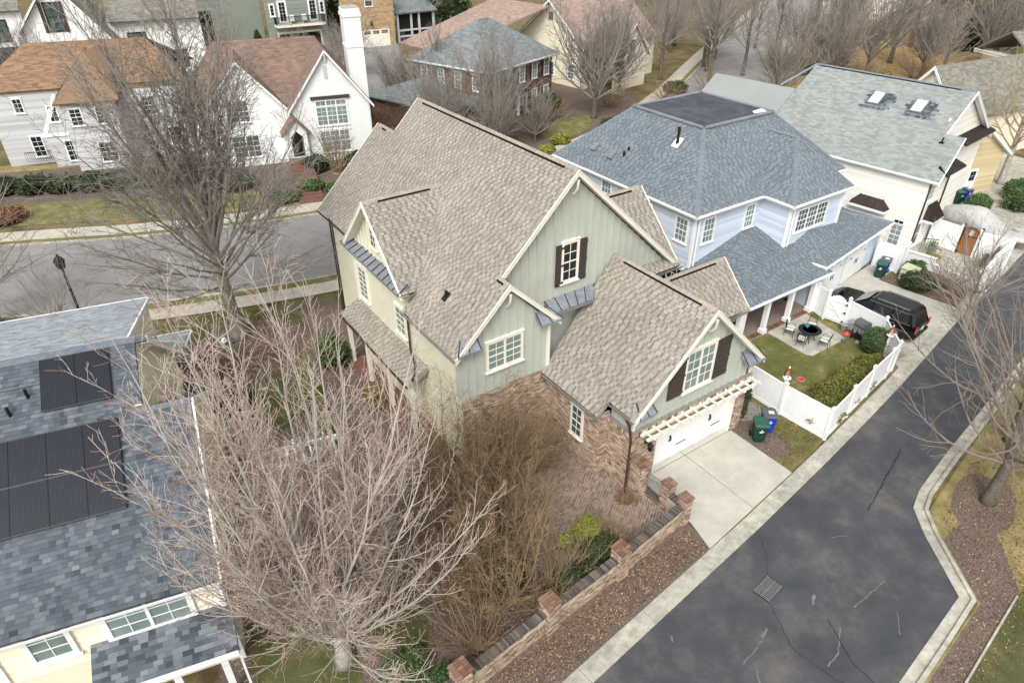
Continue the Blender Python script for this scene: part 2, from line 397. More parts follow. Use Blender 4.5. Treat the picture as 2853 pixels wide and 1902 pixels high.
def window(parent, o, r, u, n, w_, h, cols=2, rows=4, trim=.1, sash=None, gm='glass_teal', tm='cream_trim', sill=True, depth=.05, mullions=1, head=True, panes=True, rail=True):
    """window at lower-left corner o of its glass; r,u,n = right, up, out. frame is the part, each pane a sub-part"""
    r = V(r).normalized(); u = V(u).normalized(); n = V(n).normalized(); mb = MB(); o = V(o) + n * .042
    def bx(x0, x1, y0, y1, d0, d1): mb.prism([o + r * x0 + u * y0 + n * d0, o + r * x1 + u * y0 + n * d0, o + r * x1 + u * y1 + n * d0, o + r * x0 + u * y1 + n * d0], n * (d1 - d0))
    bx(-trim, 0, -trim, h + trim, -.06, depth); bx(w_, w_ + trim, -trim, h + trim, -.06, depth)
    bx(0, w_, h, h + trim, -.06, depth); bx(0, w_, -trim, 0, -.06, depth)
    if sill: bx(-trim - .05, w_ + trim + .05, -trim - .05, -trim + .01, -.06, depth + .05)
    if head: bx(-trim - .04, w_ + trim + .04, h + trim - .005, h + trim + .045, -.06, depth + .03)
    unit = w_ / mullions; bw = .026
    for m_ in range(mullions):
        x0 = m_ * unit
        if m_: bx(x0 - .05, x0 + .05, 0, h, -.06, depth - .004)
        a0 = x0 + (.05 if m_ else 0); a1 = x0 + unit - (.05 if m_ < mullions - 1 else 0)
        for c in range(1, cols): xc = a0 + (a1 - a0) * c / cols; bx(xc - bw / 2, xc + bw / 2, 0, h, -.01, .028)
        for q in range(1, rows):
            yc = h * q / rows; k = .03 if (rail and rows % 2 == 0 and q == rows // 2) else bw / 2; bx(a0, a1, yc - k, yc + k, -.01, .031)
    f = mb.build('window', tm, parent)
    for m_ in range(mullions):
        a0 = m_ * unit + (.05 if m_ else 0); a1 = (m_ + 1) * unit - (.05 if m_ < mullions - 1 else 0)
        if panes:
            for c in range(cols):
                for q in range(rows):
                    g = MB(); x0 = a0 + (a1 - a0) * c / cols; x1 = a0 + (a1 - a0) * (c + 1) / cols; y0 = h * q / rows; y1 = h * (q + 1) / rows
                    g.poly([o + r * x0 + u * y0 + n * .012, o + r * x1 + u * y0 + n * .012, o + r * x1 + u * y1 + n * .012, o + r * x0 + u * y1 + n * .012]); g.build('pane', gm, f)
        else:
            g = MB(); g.poly([o + r * a0 + n * .012, o + r * a1 + n * .012, o + r * a1 + u * h + n * .012, o + r * a0 + u * h + n * .012]); g.build('pane', gm, f)
    return f
def battens(parent, poly, spacing, mt, w_=.055, d=.045):
    """vertical battens on a wall polygon (convex), each its own object"""
    poly = [V(p) for p in poly]; n, h, u = frame(pnormal(poly)); o = poly[0]
    P2 = [((p - o).dot(h), (p - o).dot(u)) for p in poly]; x = min(p[0] for p in P2) + spacing * .6; x1 = max(p[0] for p in P2)
    while x < x1 - .05:
        ys = []
        for xx in (x - w_ / 2, x + w_ / 2):
            v = []
            for i in range(len(P2)):
                (ax, ay), (bx, by) = P2[i], P2[(i + 1) % len(P2)]
                if (ax - xx) * (bx - xx) <= 0 and abs(bx - ax) > 1e-9: v.append(ay + (by - ay) * (xx - ax) / (bx - ax))
            ys.append((min(v), max(v)) if len(v) > 1 else (0, 0))
        if ys[0][1] - ys[0][0] > .1 and ys[1][1] - ys[1][0] > .1:
            A = [o + h * (x - w_ / 2) + u * ys[0][0], o + h * (x + w_ / 2) + u * ys[1][0], o + h * (x + w_ / 2) + u * ys[1][1], o + h * (x - w_ / 2) + u * ys[0][1]]
            MB().prism(A, n * d).build('batten', mt, parent)
        x += spacing
def wallpoly(parent, poly, mt, th=.12, name='wall'):
    return MB().prism(*[[V(p) for p in poly], -pnormal(poly) * th]).build(name, mt, parent)
def lap(parent, poly, mt, expo=.16, thick=.034):
    sk = Skin(); sk.lay(poly, expo, None, thick); sk.finish('board', mt, parent, all_ind=True)
def sheet(name, pts, z, mt, kind='structure', th=0, parent=None):
    mb = MB()
    if th: mb.prism([V((p[0], p[1], z)) for p in pts], V((0, 0, th)))
    else: mb.poly([(p[0], p[1], z) for p in pts])
    return mb.build(name, mt, parent, kind=kind)

# ---------------------------------------------------------------- the setting: ground, street, alley
g_ = MB(); g_.poly([(-500, -300, -.03), (700, -300, -.03), (700, 800, -.03), (-500, 800, -.03)]); struct(g_.build('ground', 'earth'))
def catmull(pts, step=1.5):
    out = []; P = [V((p[0], p[1], 0)) for p in pts]; P = [P[0] * 2 - P[1]] + P + [P[-1] * 2 - P[-2]]
    for i in range(1, len(P) - 2):
        n = max(2, int((P[i + 1] - P[i]).length / step))
        for k in range(n):
            t = k / n; a, b, c, d = P[i - 1:i + 3]
            out.append(.5 * (2 * b + (c - a) * t + (2 * a - 5 * b + 4 * c - d) * t * t + (3 * b - a - 3 * c + d) * t ** 3))
    out.append(P[-2]); return out
def normals(C):
    N = []
    for i in range(len(C)):
        d = (C[min(i + 1, len(C) - 1)] - C[max(i - 1, 0)]).normalized(); N.append(V((-d.y, d.x, 0)))
    return N
def ribbon(name, C, a, b, z, mt, th=0., i0=0, i1=None, kind='structure'):
    N = normals(C); mb = MB(); i1 = len(C) - 1 if i1 is None else i1; up = V((0, 0, z)); q = V((0, 0, th))
    for i in range(i0, i1):
        p = [C[i] + N[i] * a, C[i + 1] + N[i + 1] * a, C[i + 1] + N[i + 1] * b, C[i] + N[i] * b]
        p = [x + up for x in p]
        mb.poly(p)
        if th:
            mb.poly([p[0], p[1], p[1] - q, p[0] - q]); mb.poly([p[2], p[3], p[3] - q, p[2] - q])
    return mb.build(name, mt, kind=kind)
SC = catmull([(-60, 76), (-40, 66), (-22, 58), (-6, 51.2), (2, 47.6), (13, 44.4), (25, 43), (38, 43.6), (52, 47.5), (67, 55), (85, 66), (110, 81), (140, 98), (190, 128)])
ribbon('road', SC, -5.15, 5.15, -.012, 'asphalt_street')
for s, nm in ((-1, 'near'), (1, 'far')):
    a = sorted((s * 5.15, s * 5.38)); ribbon('kerb_' + nm, SC, a[0], a[1], .09, 'concrete_old', .12)
    v = 6.05 if s < 0 else 5.95; a = sorted((s * 5.38, s * v)); ribbon('verge_' + nm, SC, a[0], a[1], .07, 'grass', .1)
    w2 = 7.45 if s < 0 else 7.65; a = sorted((s * v, s * w2)); base = ribbon('sidewalk_' + nm, SC, a[0], a[1], .05, 'joint', .08)
    N = normals(SC)
    for i in range(len(SC) - 1):
        if not (-14 < SC[i].x < 30 or (SC[i].x > 70 and SC[i].x < 130)): 
            p = [SC[i] + N[i] * a[0], SC[i + 1] + N[i + 1] * a[0], SC[i + 1] + N[i + 1] * a[1], SC[i] + N[i] * a[1]]
            MB().prism([x + V((0, 0, .052)) for x in p], V((0, 0, .02))).build('paving_slab', 'concrete_walk', base); continue
        p = [SC[i] + N[i] * (a[0] + .006), SC[i + 1] + N[i + 1] * (a[0] + .006), SC[i + 1] + N[i + 1] * (a[1] - .006), SC[i] + N[i] * (a[1] - .006)]
        d = (p[1] - p[0]).normalized() * .008; p = [p[0] + d, p[1] - d, p[2] - d, p[3] + d]
        MB().prism([x + V((0, 0, .052)) for x in p], V((0, 0, .025 + random.uniform(-.004, .004)))).build('paving_slab', 'concrete' if (s > 0 and 5 < p[0].x < 9) else 'concrete_walk', base)
# alley
AE = [(-20, 5.1), (0, 7.45), (8.95, 8.49), (18.57, 9.62), (24.04, 10.36), (28.3, 11.0), (32.04, 11.6), (39.84, 13.0), (53.46, 15.13), (75, 18.4), (110, 23.5)]   # asphalt edge, house side
AK = [(0, -8.), (10, -1.0), (13.2, 2.0), (16.92, 2.98), (21.75, 3.53), (23.5, 5.75), (24.5, 6.75), (25.6, 7.12), (28.74, 7.65), (32.02, 8.1), (35.53, 8.62), (39.85, 9.23), (53, 11.1), (75, 14.3), (110, 19.4)]   # asphalt edge, far side
mb = MB(); mb.poly([(x, y, -.008) for x, y in AE] + [(x, y, -.008) for x, y in AK[::-1]]); struct(mb.build('alley', 'asphalt_alley'))
# flush concrete edging of the alley, cast in lengths
def strip(name, line, width, z, mt, seg, th=.06, lip=0.):
    C = []
    for i in range(len(line) - 1):
        a = V((*line[i], 0)); b = V((*line[i + 1], 0)); n = max(1, round((b - a).length / seg))
        for k in range(n): C.append(a + (b - a) * k / n)
    C.append(V((*line[-1], 0))); N = normals(C)
    base = MB()
    for i in range(len(C) - 1): base.poly([x + V((0, 0, z - .02)) for x in (C[i], C[i + 1], C[i + 1] + N[i + 1] * width, C[i] + N[i] * width)])
    root = struct(base.build(name, 'joint'))
    for i in range(len(C) - 1):
        d = (C[i + 1] - C[i]).normalized() * .009; p = [C[i] + d, C[i + 1] - d, C[i + 1] - d + N[i + 1] * width, C[i] + d + N[i] * width]
        m2 = MB(); m2.prism([x + V((0, 0, z - th)) for x in p], V((0, 0, th)))
        if lip: m2.prism([x + V((0, 0, z)) for x in (C[i] + d + N[i] * width * .72, C[i + 1] - d + N[i + 1] * width * .72, C[i + 1] - d + N[i + 1] * width, C[i] + d + N[i] * width)], V((0, 0, lip)))
        m2.build('kerb_segment', mt, root)
strip('kerb_alley', AE[1:], .66, .015, 'concrete_old', 3.0)
strip('kerb_island', AK[1:], -.52, .02, 'concrete_old', 3.0, lip=.09)
def blob(cx, cy, rx, ry, n=26, amp=.18, seed=0, rot=0):
    rnd = random.Random(seed); ph = [rnd.uniform(0, 6.28) for _ in range(4)]; out = []
    for i in range(n):
        a = 2 * math.pi * i / n; k = 1 + amp * (math.sin(2 * a + ph[0]) + .6 * math.sin(3 * a + ph[1]) + .5 * math.sin(5 * a + ph[2]) + .3 * math.sin(8 * a + ph[3])) * .5
        x = rx * k * math.cos(a); y = ry * k * math.sin(a); out.append((cx + x * math.cos(rot) - y * math.sin(rot), cy + x * math.sin(rot) + y * math.cos(rot)))
    return out
# lots
sheet('lawn_front', [(-14, 30), (12.5, 24.5), (12.5, 36.9), (9, 37.6), (3, 39.1), (-4, 41.9), (-14, 46.5)], -.012, 'grass_green')
sheet('bed_street_tree', blob(5.2, 33.4, 3.9, 3.3, seed=3), -.006, 'mulch')
sheet('bed_house_side', [(8.2, 37.2), (11.6, 36.6), (11.6, 19), (9, 18), (6.2, 22), (7.2, 28), (7.6, 31), (8.9, 33.6), (9.2, 35.5)], -.002, 'mulch')
sheet('garden_ground', [(-2, 8), (9, 9.1), (16.3, 10.0), (16.3, 19), (9.5, 20), (7.6, 31), (2, 30.5), (0, 20)], -.016, 'mulch')
sheet('lawn_side', [(-.4, 10), (2.2, 10.2), (3.4, 14), (4.2, 22), (3.6, 30), (1.9, 30.5), (1.4, 20), (.2, 15)], -.009, 'grass_green')
sheet('lawn_garden', blob(4.6, 16.5, 1.9, 3.8, seed=6), -.006, 'grass_green')
sheet('lawn_bins', [(22.13, 10.86), (25.2, 11.32), (25.0, 14.2), (24.9, 16.0), (22.7, 16.4), (22.13, 13)], -.012, 'grass')
sheet('bed_bins', blob(22.75, 13.1, .9, 1.7, seed=9, rot=.1), -.006, 'mulch')
sheet('gravel_bed', blob(23.7, 15.0, .9, 1.0, seed=11), -.003, 'gravel')
sheet('yard_blue', [(25.1, 11.4), (33.2, 12.65), (34.8, 15), (34.6, 18.7), (24.8, 18.7)], -.012, 'yard_grass')
sheet('bed_hedge', [(25.2, 11.5), (33.0, 12.7), (33.9, 14.2), (33, 14.3), (30.5, 13.6), (28.6, 14.1), (27.5, 13.9), (26.3, 13.1), (25.3, 12.9)], -.002, 'mulch')
sheet('driveway_blue', [(34.9, 15.0), (33.3, 12.45), (42.1, 13.85), (41.5, 18.6), (43.3, 18.8), (43.3, 20.2), (34.9, 19.3)], -.004, 'concrete')
sheet('bed_blue_drive', [(41.6, 18.5), (42.15, 13.9), (45.3, 14.35), (45.5, 18.0), (43.6, 18.6)], -.004, 'mulch')
sheet('patio_white', [(45.4, 14.7), (50.3, 15.1), (49.7, 19.6), (45.4, 19.3)], -.002, 'concrete_old')
sheet('yard_white', [(45, 14.3), (75, 18.9), (75, 40), (45, 40)], -.016, 'concrete_old')
sheet('island_lawn', [(17.2, 2.5), (22.0, 3.0), (23.8, 5.3), (24.9, 6.3), (32, 7.55), (54, 10.6), (110, 18.8), (120, -60), (0, -60), (10, -1.6), (13.5, 1.6)], -.014, 'grass_tan')
sheet('island_bed', [(17.2, 2.4), (22.1, 2.95), (23.9, 5.2), (25.2, 5.2), (26.4, 4.6), (25, 3.4), (23.4, 2.1), (18.6, 1.6), (14, -1)], -.008, 'mulch')
sheet('island_bed_tree', blob(27, 5.2, 2.0, 1.2, seed=21, rot=.2), -.005, 'mulch')
sheet('island_green', [(24.5, 2.45), (23.46, 2.32), (18.79, 1.79), (14, .6), (14, -20), (40, -20), (40, 2)], -.003, 'grass_green')
mb = MB(); mb.bar((23.46, 2.36, .02), (14, 1.2, .02), .07, .07); tag(mb.build('edging_strip', 'concrete_old'), 'thin pale edging strip between brown bed and green lawn in bottom right corner', 'edging')
# driveway slabs of the green house
drv = struct(MB().poly([(16.3, 10.05, -.006), (22.12, 10.82, -.006), (22.12, 14.55, -.006), (16.3, 14.55, -.006)]).build('driveway', 'joint'))
for p in ([(16.08, 10.02), (19.09, 10.41), (19.09, 14.17), (16.45, 14.17), (16.42, 11.3)], [(19.12, 10.42), (22.1, 10.8), (22.1, 14.17), (19.12, 14.17)], [(17.1, 14.2), (19.09, 14.2), (19.09, 14.56), (17.1, 14.56)], [(19.12, 14.2), (21.95, 14.2), (21.95, 14.56), (19.12, 14.56)]):
    MB().prism([(x, y, -.004) for x, y in p], (0, 0, .02)).build('slab', 'concrete', drv)
for p in ([(34.9, 15.0), (33.6, 12.9), (38.1, 13.6), (38.0, 16.3), (34.9, 16.3)], [(38.13, 13.6), (42.0, 14.1), (41.7, 16.3), (38.03, 16.3)], [(34.9, 16.33), (38.0, 16.33), (38.0, 19.3), (34.9, 18.9)], [(38.03, 16.33), (41.7, 16.33), (41.5, 18.6), (43.2, 18.8), (43.2, 20.1), (38.03, 19.4)]):
    MB().prism([(x, y, -.002) for x, y in p], (0, 0, .016)).build('slab', 'concrete', bpy.data.objects['driveway_blue'])
# brick paved terrace
ter = struct(sheet('terrace', [(10.2, 12.6), (12.4, 11.7), (14.6, 11.8), (15.95, 12.2), (15.95, 14.2), (15.5, 14.25), (15.5, 15.5), (15.0, 15.55), (15.0, 19.1), (10.4, 19.1)], -.004, 'mortar'))
sk = Skin()
for p in ([(10.3, 15.5, 0), (14.98, 15.5, 0), (14.98, 19.05, 0), (10.3, 19.05, 0)], [(10.2, 12.7, 0), (12.4, 11.8, 0), (14.6, 11.85, 0), (15.9, 12.2, 0), (15.9, 13.5, 0), (15.48, 14.2, 0), (15.48, 15.5, 0), (10.3, 15.5, 0)]):
    sk.lay(p, .115, [.225], .022, gap=.018, bond=.12, hdir=(.83, .56, 0), flat=True, lift=0, jitter=.003)
sk.finish('paver', 'paver', ter, n_ind=300)
# grey paver patio of the blue house, brick porch floor
pg = struct(sheet('patio', [(30.32, 15.72), (33.5, 15.72), (34.0, 18.62), (30.4, 18.62)], .0, 'joint'))
sk = Skin(); sk.lay([(30.5, 15.72, 0), (33.4, 15.72, 0), (33.55, 15.9, 0), (34.0, 18.62, 0), (30.4, 18.62, 0), (30.3, 15.9, 0)], .3, [.3, .45, .6], .03, gap=.01, hdir=(1, 0, 0), flat=True, lift=0); sk.finish('paver', 'paver_grey', pg, n_ind=300)
# street drain
dr = thing('storm_drain', 'rectangular iron storm drain grate set in the dark alley asphalt', 'drain', (16.43, 7.6, 0), R(8))
MB().box((0, 0, .004), (1.02, .62, .012)).build('frame', 'rubber', dr, local=True)
for i in range(14): 
    for y in (-.145, .145): MB().box((-.45 + i * .069, y, .014), (.03, .27, .014)).build('grate_bar', 'steel', dr, local=True)
for y in (-.29, 0, .29): MB().box((0, y, .014), (.98, .02, .016)).build('grate_rail', 'steel', dr, local=True)
# cracks and pale scuffs in the alley surface
def crack(pts, w_, mt, name, seed):
    rnd = random.Random(seed); P = []
    for i in range(len(pts) - 1):
        a = V((*pts[i], 0)); b = V((*pts[i + 1], 0)); n = max(2, int((b - a).length / .15))
        for k in range(n): P.append(a + (b - a) * k / n + V((rnd.uniform(-.025, .025), rnd.uniform(-.025, .025), 0)))
    P.append(V((*pts[-1], 0))); N = normals(P); mb = MB()
    for i in range(len(P) - 1):
        wa = w_ * rnd.uniform(.5, 1.1); mb.poly([x + V((0, 0, -.004)) for x in (P[i] - N[i] * wa / 2, P[i + 1] - N[i + 1] * wa / 2, P[i + 1] + N[i + 1] * wa / 2, P[i] + N[i] * wa / 2)])
    return mb.build(name, mt, bpy.data.objects['alley'])
crack([(16.0, 7.2), (15.2, 5.7), (15.4, 4.2), (15.9, 3.2)], .03, 'crack', 'crack', 1); crack([(17.1, 5.6), (16.4, 4.3), (16.3, 3.1)], .035, 'crack', 'crack', 2)
crack([(18.2, 9.4), (17.6, 8.6), (16.9, 8.0)], .02, 'crack', 'crack', 3); crack([(16.95, 7.4), (17.6, 6.9)], .015, 'crack', 'crack', 4); crack([(27.6, 9.0), (22.8, 7.7)], .06, 'crack', 'crack', 5)
for i, (p, w_) in enumerate([([(20.2, 5.4), (18.3, 5.4)], .05), ([(17.2, 5.2), (16.3, 4.7), (15.6, 4.6)], .05), ([(14.6, 6.4), (13.4, 6.2)], .04), ([(19.3, 4.4), (18.6, 3.9)], .04), ([(12.4, 4.4), (13.6, 5.8)], .06), ([(21, 7.4), (20.4, 7.7)], .03), ([(17.2, 6.3), (17.6, 6.5)], .12), ([(15.1, 6.6), (14.7, 6.5)], .1), ([(12.1, 8.1), (12.2, 8.25)], .08)]):
    crack(p, w_, 'scuff', 'scuff_mark', 20 + i)
# far side of the street: lawns and beds
sheet('lawn_far', [(-40, 75), (-18, 66), (-4, 60), (6, 55.4), (14, 52.3), (22, 51.2), (30, 51.5), (30, 70), (0, 74), (-30, 90)], .0, 'grass_tan')
sheet('lawn_far_grey', [(-9, 62.3), (-1, 58.6), (8, 55), (12.5, 53.2), (13, 57), (3, 62), (-6, 66)], .008, 'grass')
sheet('bed_far', [(-12, 69), (-5, 65.5), (4, 61.5), (13.2, 57.2), (14.4, 52.6), (19, 51.6), (24, 52), (30, 56), (27, 64), (10, 69), (-10, 76)], .012, 'mulch')
sheet('bed_brick_house', [(28, 52.5), (40, 52), (52, 56), (62, 62), (58, 72), (32, 60)], .006, 'mulch'); sheet('lawn_brick_house', blob(46, 56.5, 5, 2, seed=31, rot=.35), .014, 'grass')
sheet('path_brick', [(33, 50.6), (35, 50.7), (41, 58), (39.5, 58.8)], .02, 'brick_red')
sheet('lawn_right', [(80, 57), (92, 57.5), (122, 76), (140, 86), (150, 60), (90, 38), (66, 36)], .0, 'grass_dead'); sheet('verge_grass_right', [(86.8, 60.2), (97.5, 66.8), (99, 65.4), (88.2, 58.8)], .085, 'grass_green')
sheet('lane_far', [(26.5, 60), (29.5, 60), (54, 112), (40, 112)], .02, 'asphalt_street')

# ================================================================ the green house
GH = thing('green_house', 'sage green and cream house with steep tan shingle roof and garage in the centre', 'house', (18, 24, 0))
RX, RZ = 16.5, 12.05
def zL(x): return RZ - .985 * (RX - x)
def zR(x): return RZ - .91 * (x - RX)
def pl(xs): return [V(p) for p in xs]
# --- roof slopes
Lp = [[(10.33, 18.8), (12.87, 18.8), (12.87, 23.3), (10.33, 23.3)], [(12.87, 19.45), (16.5, 19.45), (16.5, 23.3), (12.87, 23.3)], [(11.0, 23.3), (16.5, 23.3), (16.5, 32.45), (11.0, 32.45)], [(11.0, 32.45), (15.0, 32.45), (15.0, 34.38), (11.0, 34.38)]]
L3 = [[V((x, y, zL(x))) for x, y in reversed(p)] for p in Lp]      # outward normals up
L3 = [p if pnormal(p).z > 0 else p[::-1] for p in L3]
Rr = [V(p) for p in ((16.5, 19.45, RZ), (22.95, 19.45, zR(22.95)), (22.95, 32.45, zR(22.95)), (16.5, 32.45, RZ))]
def upw(p): p = pl(p); return p if pnormal(p).z > 0 else p[::-1]
hidden = [Rr, upw([(15.0, 32.45, 10.57), (15.0, 34.38, 10.57), (19.0, 34.38, 6.63), (19.0, 32.45, 6.63)]), upw([(12.87, 18.8, zL(12.87)), (12.87, 19.8, zL(12.87)), (15.42, 19.8, 6.05), (15.42, 18.8, 6.05)])]
# cross gable west: ridge y 26.35 z 9.85
CX0, CY, CZ, CE = 10.33, 26.35, 9.85, 6.72
inx = RX - (RZ - CZ) / .985; ex = RX - (RZ - CE) / .985
CS = upw([(CX0, CY - 3.12, CE), (ex, CY - 3.12, CE), (inx, CY, CZ), (CX0, CY, CZ)])
CN = upw([(CX0, CY + 3.12, CE), (ex, CY + 3.12, CE), (inx, CY, CZ), (CX0, CY, CZ)])
# cross gable east
DXE, DY, DZ = 23.08, 22.55, 9.05
DS = upw([(DXE, 19.6, 6.15), (22.6, 19.6, 6.4), (RX + (RZ - DZ) / .91, DY, DZ), (DXE, DY, DZ)])
DS = upw([(DXE, 19.6, 6.15), (RX + (RZ - 6.15) / .91, 19.6, 6.15), (RX + (RZ - DZ) / .91, DY, DZ), (DXE, DY, DZ)])
DN = upw([(DXE, 25.5, 6.15), (RX + (RZ - 6.15) / .91, 25.5, 6.15), (RX + (RZ - DZ) / .91, DY, DZ), (DXE, DY, DZ)])
# garage
GX, GZ, GK = 19.1, 7.66, .963
def zG(x): return GZ - GK * abs(x - GX)
G1 = upw([(15.28, 13.88, zG(15.28)), (GX, 13.88, GZ), (GX, 15.4, GZ), (15.28, 15.4, zG(15.28))])
G2 = upw([(14.72, 15.4, zG(14.72)), (GX, 15.4, GZ), (GX, 19.78, GZ), (14.72, 19.08, zG(14.72))])
GRr = upw([(GX, 13.88, GZ), (22.97, 13.88, zG(22.97)), (22.97, 19.8, zG(22.97)), (GX, 19.8, GZ)])
# porch cross gable east of the garage
PY, PZ, PX = 18.1, 6.64, 24.5
PS = upw([(PX, 16.2, 4.78), (GX + (GZ - 4.78) / GK, 16.2, 4.78), (GX + (GZ - PZ) / GK, PY, PZ), (PX, PY, PZ)])
PN = upw([(PX, 20.0, 4.78), (GX + (GZ - 4.78) / GK, 20.0, 4.78), (GX + (GZ - PZ) / GK, PY, PZ), (PX, PY, PZ)])
# west shed roof and the small shingle pent under the east rake
SH = upw([(9.68, 22.0, 3.0), (10.76, 22.0, 3.58), (10.76, 29.45, 3.58), (9.68, 29.45, 3.0)])
PT = upw([(20.9, 19.25, 6.22), (22.9, 19.25, 6.22), (22.9, 19.8, 6.52), (20.9, 19.8, 6.52)])
hero_roof = roofpart(GH, L3 + hidden + [CS, CN, DS, DN, G1, G2, GRr, PS, PN, SH, PT], 'roof_tan_flat')
sk = Skin()
for p in L3 + [CS, DS, G1, G2, PS, SH, PT]: shingle(sk, p)
for p in [CN, DN, PN, GRr, Rr]: shingle(sk, p, expo=.2, widths=[.3, .4, .5])
sk.finish('shingle', 'roof_tan', hero_roof, n_ind=300, sides=False)
for a, b, s in (((RX, 19.45, RZ), (RX, 32.45, RZ), (.985, .91)), ((15, 32.5, 10.57), (15, 34.38, 10.57), .985), ((12.87, 18.82, zL(12.87)), (12.87, 19.8, zL(12.87)), .985), ((CX0, CY, CZ), (inx, CY, CZ), 1.), ((RX + (RZ - DZ) / .91, DY, DZ), (DXE, DY, DZ), .98), ((GX, 13.9, GZ), (GX, 19.75, GZ), GK), ((GX + (GZ - PZ) / GK, PY, PZ), (PX, PY, PZ), .98)):
    ridge_caps(hero_roof, a, b, 'cap_tan', s)
    a = V(a); b = V(b); d = (b - a).normalized(); mb = MB(); mb.bar(a + d * .7 + V((0, 0, -.085)), b - d * .7 + V((0, 0, -.085)), .31, .07); mb.build('ridge_vent_shadow', 'dark_void', hero_roof)  # near-black vent bar: the shadow line below the caps is put into its colour
# --- barge boards and soffits
def barge(parent, a, b, out, h=.24, th=.045, mt='cream_trim', soff=.34, name='barge_board'):
    a = V(a); b = V(b); out = V(out).normalized(); mb = MB(); dz = V((0, 0, -h))
    mb.prism([a, b, b + dz, a + dz], out * th)
    mb.prism([a + V((0, 0, .012)), b + V((0, 0, .012)), b + V((0, 0, -.035)), a + V((0, 0, -.035))], out * (th + .025), 0)
    if soff: mb.prism([a + dz, b + dz, b + dz - out * soff, a + dz - out * soff], V((0, 0, .03)))
    return mb.build(name, mt, parent)
zz = .02
S_ = (0, -1, 0); Wd = (-1, 0, 0); E_ = (1, 0, 0); N_ = (0, 1, 0)
barge(GH, (RX, 19.45, RZ), (12.9, 19.45, zL(12.9)), S_); barge(GH, (RX, 19.45, RZ), (22.95, 19.45, zR(22.95)), S_)
barge(GH, (12.87, 18.8, zL(12.87)), (10.33, 18.8, zL(10.33)), S_, soff=.3); barge(GH, (12.87, 18.8, zL(12.87)), (15.42, 18.8, 6.05), S_, soff=.3)
barge(GH, (GX, 13.88, GZ), (15.28, 13.88, zG(15.28)), S_); barge(GH, (GX, 13.88, GZ), (22.97, 13.88, zG(22.97)), S_)
barge(GH, (CX0, CY, CZ), (CX0, CY - 3.12, CE), Wd, soff=.4); barge(GH, (CX0, CY, CZ), (CX0, CY + 3.12, CE), Wd, soff=.4)
barge(GH, (DXE, DY, DZ), (DXE, 19.6, 6.15), E_, soff=.4); barge(GH, (DXE, DY, DZ), (DXE, 25.5, 6.15), E_, soff=.4)
barge(GH, (PX, PY, PZ), (PX, 16.2, 4.78), E_, soff=.3); barge(GH, (PX, PY, PZ), (PX, 20.0, 4.78), E_, soff=.3)
barge(GH, (RX, 32.45, RZ), (15.05, 32.45, zL(15.05)), N_, soff=.2); barge(GH, (15, 34.38, 10.57), (11.0, 34.38, zL(11.0)), N_, soff=.2); barge(GH, (RX, 32.45, RZ), (22.95, 32.45, zR(22.95)), N_, soff=.2)
for x, y, z in ((RX, 19.6, 11.55), (12.87, 18.95, 7.95), (GX, 14.0, 7.15)):      # curved brackets at the gable tips
    mb = MB(); mb.tube([(x, y + .15, z - .55), (x, y + .02, z - .5), (x, y - .12, z - .3), (x, y - .16, z - .05), (x, y - .16, z + .1)], [.05, .05, .045, .05, .06], 4); mb.build('bracket', 'cream_trim', GH)
# --- gutters and downspouts
def gutter(parent, a, b, out, mt='gutter', th=.02):
    a = V(a); b = V(b); o = V(out).normalized() * .13; u = V((0, 0, 1)); mb = MB()
    mb.prism([a - u * .11, a - u * .11 + o * .8, a - u * .005 + o, a + o * .86, a - u * .09 + o * .7, a - u * .09], b - a); return mb.build('gutter', mt, parent)
gutter(GH, (10.33, 18.8, zL(10.33)), (10.33, 23.3, zL(10.33)), Wd); gutter(GH, (11.0, 29.4, zL(11.0)), (11.0, 34.38, zL(11.0)), Wd, 'copper_brown')
gutter(GH, (15.28, 13.88, zG(15.28)), (15.28, 15.45, zG(15.28)), Wd); gutter(GH, (14.72, 15.4, zG(14.72)), (14.72, 19.05, zG(14.72)), Wd)
gutter(GH, (9.68, 22.0, 3.0), (9.68, 29.45, 3.0), Wd, 'copper_brown'); gutter(GH, (23.4, 16.2, 4.78), (24.5, 16.2, 4.78), S_); gutter(GH, (10.35, 23.2, CE), (11.1, 23.2, CE), S_)
gutter(GH, (20.9, 19.25, 6.2), (22.95, 19.25, 6.2), S_)
mb = MB(); mb.tube([(15.2, 14.25, 3.85), (15.34, 14.2, 3.5), (15.42, 14.16, 3.05), (15.42, 14.1, 2.8), (15.42, 14.1, .15), (15.3, 13.95, .08)], .055, 6); mb.build('downspout', 'copper_brown', GH)
mb = MB(); mb.tube([(11.42, 34.1, 6.5), (11.42, 34.1, .1)], .05, 6); mb.build('downspout', 'copper_brown', GH)
mb = MB(); mb.tube([(10.45, 23.5, 5.85), (10.64, 23.5, 5.5), (10.64, 23.5, 3.7), (10.4, 22.6, 3.45), (9.9, 22.0, 3.2)], .05, 6); mb.build('downspout', 'copper_brown', GH)
